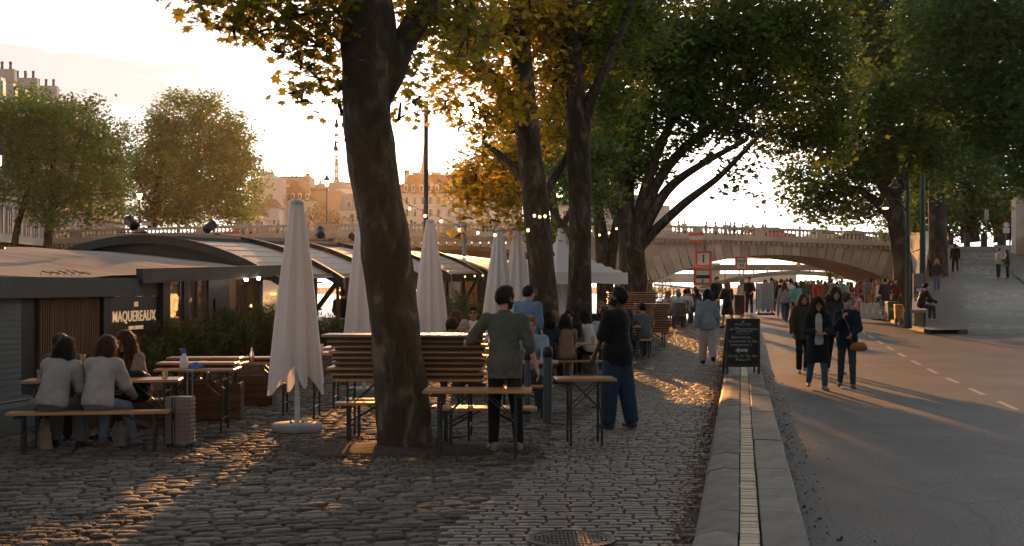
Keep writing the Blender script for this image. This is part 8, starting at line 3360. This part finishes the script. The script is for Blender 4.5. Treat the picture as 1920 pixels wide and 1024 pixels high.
for i, (px, y) in enumerate(((1257, 47.6), (1280, 47.2), (1293, 50.8), (1306, 52))):
    cafe_table('round terrace table, %s from the left' % ('first', 'second', 'third', 'fourth')[i], px, y)
person('fair haired person in short black dress walking by the litter bin', gx(1364, 46), 20, dict(h=1.68, fem=True, hair='bob', haircol='fair', armL=(20, 12, 70, -10), legL=(14, 3, 4), legR=(-12, 3, 22), top=dict(c=BLK, i=.02, sleeve=.5), bottom=dict(c=BLK, skirt=.42, name='skirt'), shoes=BLK), vox=.018)
person('dark haired person in black standing behind the black dress', gx(1343, 55), 200, dict(h=1.74, hair='short', haircol='black', top=dict(c=BLK, i=.03, hem=.14), bottom=dict(c=BLK)), vox=.021)

# ---- crowd: a few poses built once, each person dressed separately
PROTO = {
    'walkM': dict(h=1.78, hair='short', armL=(-14, 9, 4, 8), armR=(16, 9, 34, 6), legL=(16, 3, 5), legR=(-14, 3, 16), top=dict(c=BLK, i=.028, hem=.14), bottom=dict(c=BLK, i=.016)),
    'walkF': dict(h=1.66, fem=True, hair='long', armL=(14, 9, 40, 4), armR=(-10, 9, 8, 8), legL=(-14, 3, 16), legR=(15, 3, 5), top=dict(c=BLK, i=.024, hem=.1), bottom=dict(c=BLK, i=.012)),
    'standM': dict(h=1.78, hair='crop', armL=(6, 10, 60, -12), armR=(2, 9, 12, 7), legL=(3, 4, 2), legR=(-2, 5, 3), top=dict(c=BLK, i=.03, hem=.14, sleeve=.5), bottom=dict(c=BLK, i=.016)),
    'standF': dict(h=1.65, fem=True, hair='bob', armL=(4, 9, 14, 7), armR=(20, 8, 85, -14), legL=(2, 3, 2), legR=(-3, 4, 4), top=dict(c=BLK, i=.024, hem=.1), bottom=dict(c=BLK, i=.02, wide=1.2)),
    'skirtF': dict(h=1.66, fem=True, hair='tail', armL=(-8, 9, 8, 8), armR=(12, 9, 30, 6), legL=(10, 3, 4), legR=(-10, 3, 14), top=dict(c=BLK, i=.022, sleeve=.5), bottom=dict(c=BLK, skirt=.62, name='skirt')),
    'seat': sit(h=1.74, hair='short', top=dict(c=BLK, i=.025), bottom=dict(c=BLK)),
}
import copy as _copy
def extra(kind, label, loc, face, top, bot, hc='black', skin='l', group=None, vox=.027):
    P = _copy.deepcopy(PROTO[kind])
    P['top']['c'], P['bottom']['c'] = top, bot
    P['haircol'], P['skin'] = hc, skin
    return person(label, loc, face, P, group, vox=vox, key=kind + str(vox))
QP = 'people strolling on the quay'
for kind, lab_, px, y, fc, tc_, bc, hc in (
    ('walkM', 'person in black top and beige trousers walking away right of the menu board', 1465, 60, -4, BLK, BEIGE, 'black'),
    ('walkF', 'person in grey top and jeans walking away near the kerb', 1471, 52, 4, (.30, .29, .28), JEAN, 'brown'),
    ('walkM', 'person in white t-shirt and black trousers walking away', 1483, 55, 0, WHT, BLK, 'black'),
    ('skirtF', 'person in teal top and long dark skirt walking away', 1493, 51, 2, TEAL, (.02, .03, .035), 'black'),
    ('standF', 'person in pink dress colours standing by the railing', 1391, 64, 20, PINK, (.50, .30, .34), 'fair'),
    ('standM', 'person in black standing beside the pink dressed one', 1405, 62, 150, BLK, BLK, 'black'),
    ('standM', 'person in brown leaning near the menu board top', 1447, 66, 10, BROWN, DGREY, 'black'),
    ('standF', 'person with glowing hair behind the menu board', 1435, 66, 170, (.35, .2, .12), DGREY, 'red'),
    ('walkM', 'person in red t-shirt walking towards the camera in the crowd', 1533, 70, 178, RED, DGREY, 'black'),
    ('walkF', 'person in dark blue behind the teal top', 1503, 62, 10, (.03, .08, .16), DJEAN, 'brown'),
    ('standM', 'person in dark navy jacket and jeans standing by the fence', 1660, 56, 20, (.02, .03, .05), JEAN, 'black'),
    ('standF', 'person in white by the fence beside the navy jacket', 1668, 60, 200, WHT, DGREY, 'black'),
    ('standM', 'person in maroon next to the leaning trunk', 1677, 60, 190, (.10, .02, .02), BLK, 'black')):
    extra(kind, lab_, gx(px, y, 0 if px < 1455 else ROAD), fc, tc_, bc, hc, 'l', QP, vox=.021)
tops = [('white', WHT), ('black', BLK), ('navy', NAVY), ('beige', BEIGE), ('red', RED), ('grey', GREY), ('teal', TEAL), ('brown', BROWN), ('pale blue', LBLUE), ('olive', OLIVE), ('cream', CREAM), ('pink', PINK)]
bots = [('black', BLK), ('jeans blue', JEAN), ('dark grey', DGREY), ('beige', BEIGE), ('light blue', LJEAN)]
rc = random.Random(12)
combos = [(a, b) for a in tops for b in bots]
rc.shuffle(combos)
ci = 0
kinds = ['walkM', 'walkF', 'standM', 'standF', 'skirtF']
xs_ = list(np.linspace(1448, 1606, 34))
rc.shuffle(xs_)
for i, px in enumerate(xs_):
    (tn, tcol), (bn, bcol) = combos[ci]
    ci += 1
    y = rc.uniform(74, 118)
    extra(kinds[i % 5], 'person in %s top and %s %s in the crowd under the bridge' % (tn, bn, 'skirt' if kinds[i % 5] == 'skirtF' else 'trousers'), gx(px + rc.uniform(-3, 3), y), rc.choice((0, 0, 180, 180, 90, -90, 30, 160)), tcol, bcol, rc.choice(('black', 'brown', 'brown', 'fair', 'red')), rc.choice('llmmd'), 'crowd under the bridge arch')
for i, px in enumerate(np.linspace(1606, 1668, 12)):
    (tn, tcol), (bn, bcol) = combos[ci]
    ci += 1
    extra(kinds[(i * 3) % 5], 'person in %s top and %s clothes standing behind the white fence' % (tn, bn), gx(px + rc.uniform(-3, 3), rc.uniform(60, 84)), rc.choice((0, 180, 90, -60, 150)), tcol, bcol, rc.choice(('black', 'brown', 'fair')), rc.choice('llmd'), 'people behind the white fence')
for i in range(6):
    (tn, tcol), (bn, bcol) = combos[ci]
    ci += 1
    extra('seat', 'person in %s top and %s trousers sitting low by the roadside' % (tn, bn), gx(1590 + i * 5, 60 + (i % 3) * 2, -.32), rc.choice((90, 120, 180)), tcol, bcol, rc.choice(('black', 'brown', 'fair')), 'l', 'people sitting by the roadside')
# sidewalk and ramp
RP = 'people on the ramp'
def rp_(px, y, dz=.135):
    v = on_ramp(px, y)
    v.z += dz
    return v
extra('walkM', 'person in black walking up the sidewalk, back turned', rp_(1791, 78), -14, BLK, BLK, 'black', 'd', RP, .021)
extra('walkF', 'person in dark top and light jeans walking down the sidewalk', rp_(1757, 66), 170, (.06, .05, .05), LJEAN, 'fair', 'l', RP, .021)
extra('skirtF', 'person in patterned grey dress on the sidewalk', rp_(1765, 78), 170, (.2, .19, .17), (.2, .19, .17), 'brown', 'l', RP, .021)
extra('walkF', 'person in white top and black trousers on the sidewalk', rp_(1755, 80), 178, WHT, BLK, 'brown', 'l', RP, .021)
extra('standM', 'person in denim blue behind the patterned dress', rp_(1770, 82), 10, (.05, .09, .16), DJEAN, 'black', 'l', RP, .021)
extra('standM', 'person in dark coat at the wall top of the ramp', rp_(1752, 90), 20, DGREY, BLK, 'black', 'l', RP, .021)
extra('standM', 'person in white shirt facing the one in black on the ramp', rp_(1872, 76, 0), -80, (.45, .46, .48), DJEAN, 'red', 'l', RP, .021)
extra('standF', 'person in black facing the white shirt on the ramp', rp_(1889, 76, 0), 80, BLK, BLK, 'black', 'l', RP, .021)
extra('standM', 'distant dark figure right of the traffic sign', rp_(1897, 98, 0), 0, NAVY, BLK, 'black', 'l', RP)
w_ = gx(1727, 46.5)
extra('seat', 'person in black sitting on the low wall beside the poster stand', (w_.x, w_.y, w_.z + .28), -80, BLK, (.05, .05, .06), 'black', 'l', RP, .021)
# people on the bridge
BP = 'people on the bridge'
bl = [330, 393, 432, 441, 452, 463, 478, 486, 519, 545, 572, 702, 742, 770, 905, 916, 927, 1278, 1286, 1328, 1347, 1364, 1372, 1379, 1397, 1404, 1416, 1433, 1441, 1508]
rc = random.Random(40)
names = ['right of the spreading tree', 'left part']
used = set()
for i, px in enumerate(bl):
    while True:
        a, h2 = rc.choice(tops), rc.choice(['black', 'brown', 'fair', 'red', 'grey'])
        if (a[0], h2, px > 1000) not in used:
            used.add((a[0], h2, px > 1000))
            break
    extra(rc.choice(['walkM', 'walkF', 'standM', 'standF']), 'person with %s hair and %s top on the bridge, %s' % (h2 if h2 != 'red' else 'auburn', a[0], 'right of the spreading tree' if px > 1000 else 'left of the sun'), deck(px, rc.uniform(.6, 2.2)), rc.choice((0, 90, -90, 180)), a[1], BLK, h2, rc.choice('llm'), BP)
# diners inside the boat
DN = 'diners inside the boat'
for i, (s_, t_, fc, col, hc, z, kd) in enumerate(((22.5, -11.0, 60, BLK, 'brown', .55, 'black'), (23.6, -12.0, 140, GREY, 'fair', .55, 'grey'), (24.6, -11.6, 30, WHT, 'black', .62, 'white'), (30.2, -11.0, 20, BLK, 'black', .4, 'dark'), (32.0, -11.4, 200, BROWN, 'brown', .4, 'brown'), (34.2, -10.9, 10, NAVY, 'black', .4, 'navy'), (36.5, -11.2, 180, BEIGE, 'brown', .4, 'beige'), (40.5, -11, 40, OLIVE, 'black', .4, 'olive'))):
    p = st(s_, t_)
    extra('seat', 'diner in %s sitting inside the restaurant boat' % kd, (p.x, p.y, z), fc, col, BLK, hc, 'l', DN, .021)

# ================================================================== EVENING HAZE
q = MB()
q.box((0, 225, 18.5), (620, 480, 46))
m = bpy.data.materials.new('evening_haze')
m.use_nodes = True
m.node_tree.nodes.clear()
vo_ = m.node_tree.nodes.new('ShaderNodeVolumePrincipled')
ou_ = m.node_tree.nodes.new('ShaderNodeOutputMaterial')
vo_.inputs['Color'].default_value = (1.0, 0.93, 0.86, 1)
vo_.inputs['Density'].default_value = 0.00008
vo_.inputs['Anisotropy'].default_value = 0.8
m.node_tree.links.new(vo_.outputs[0], ou_.inputs['Volume'])
tag(q.build('haze', m), kind='stuff')
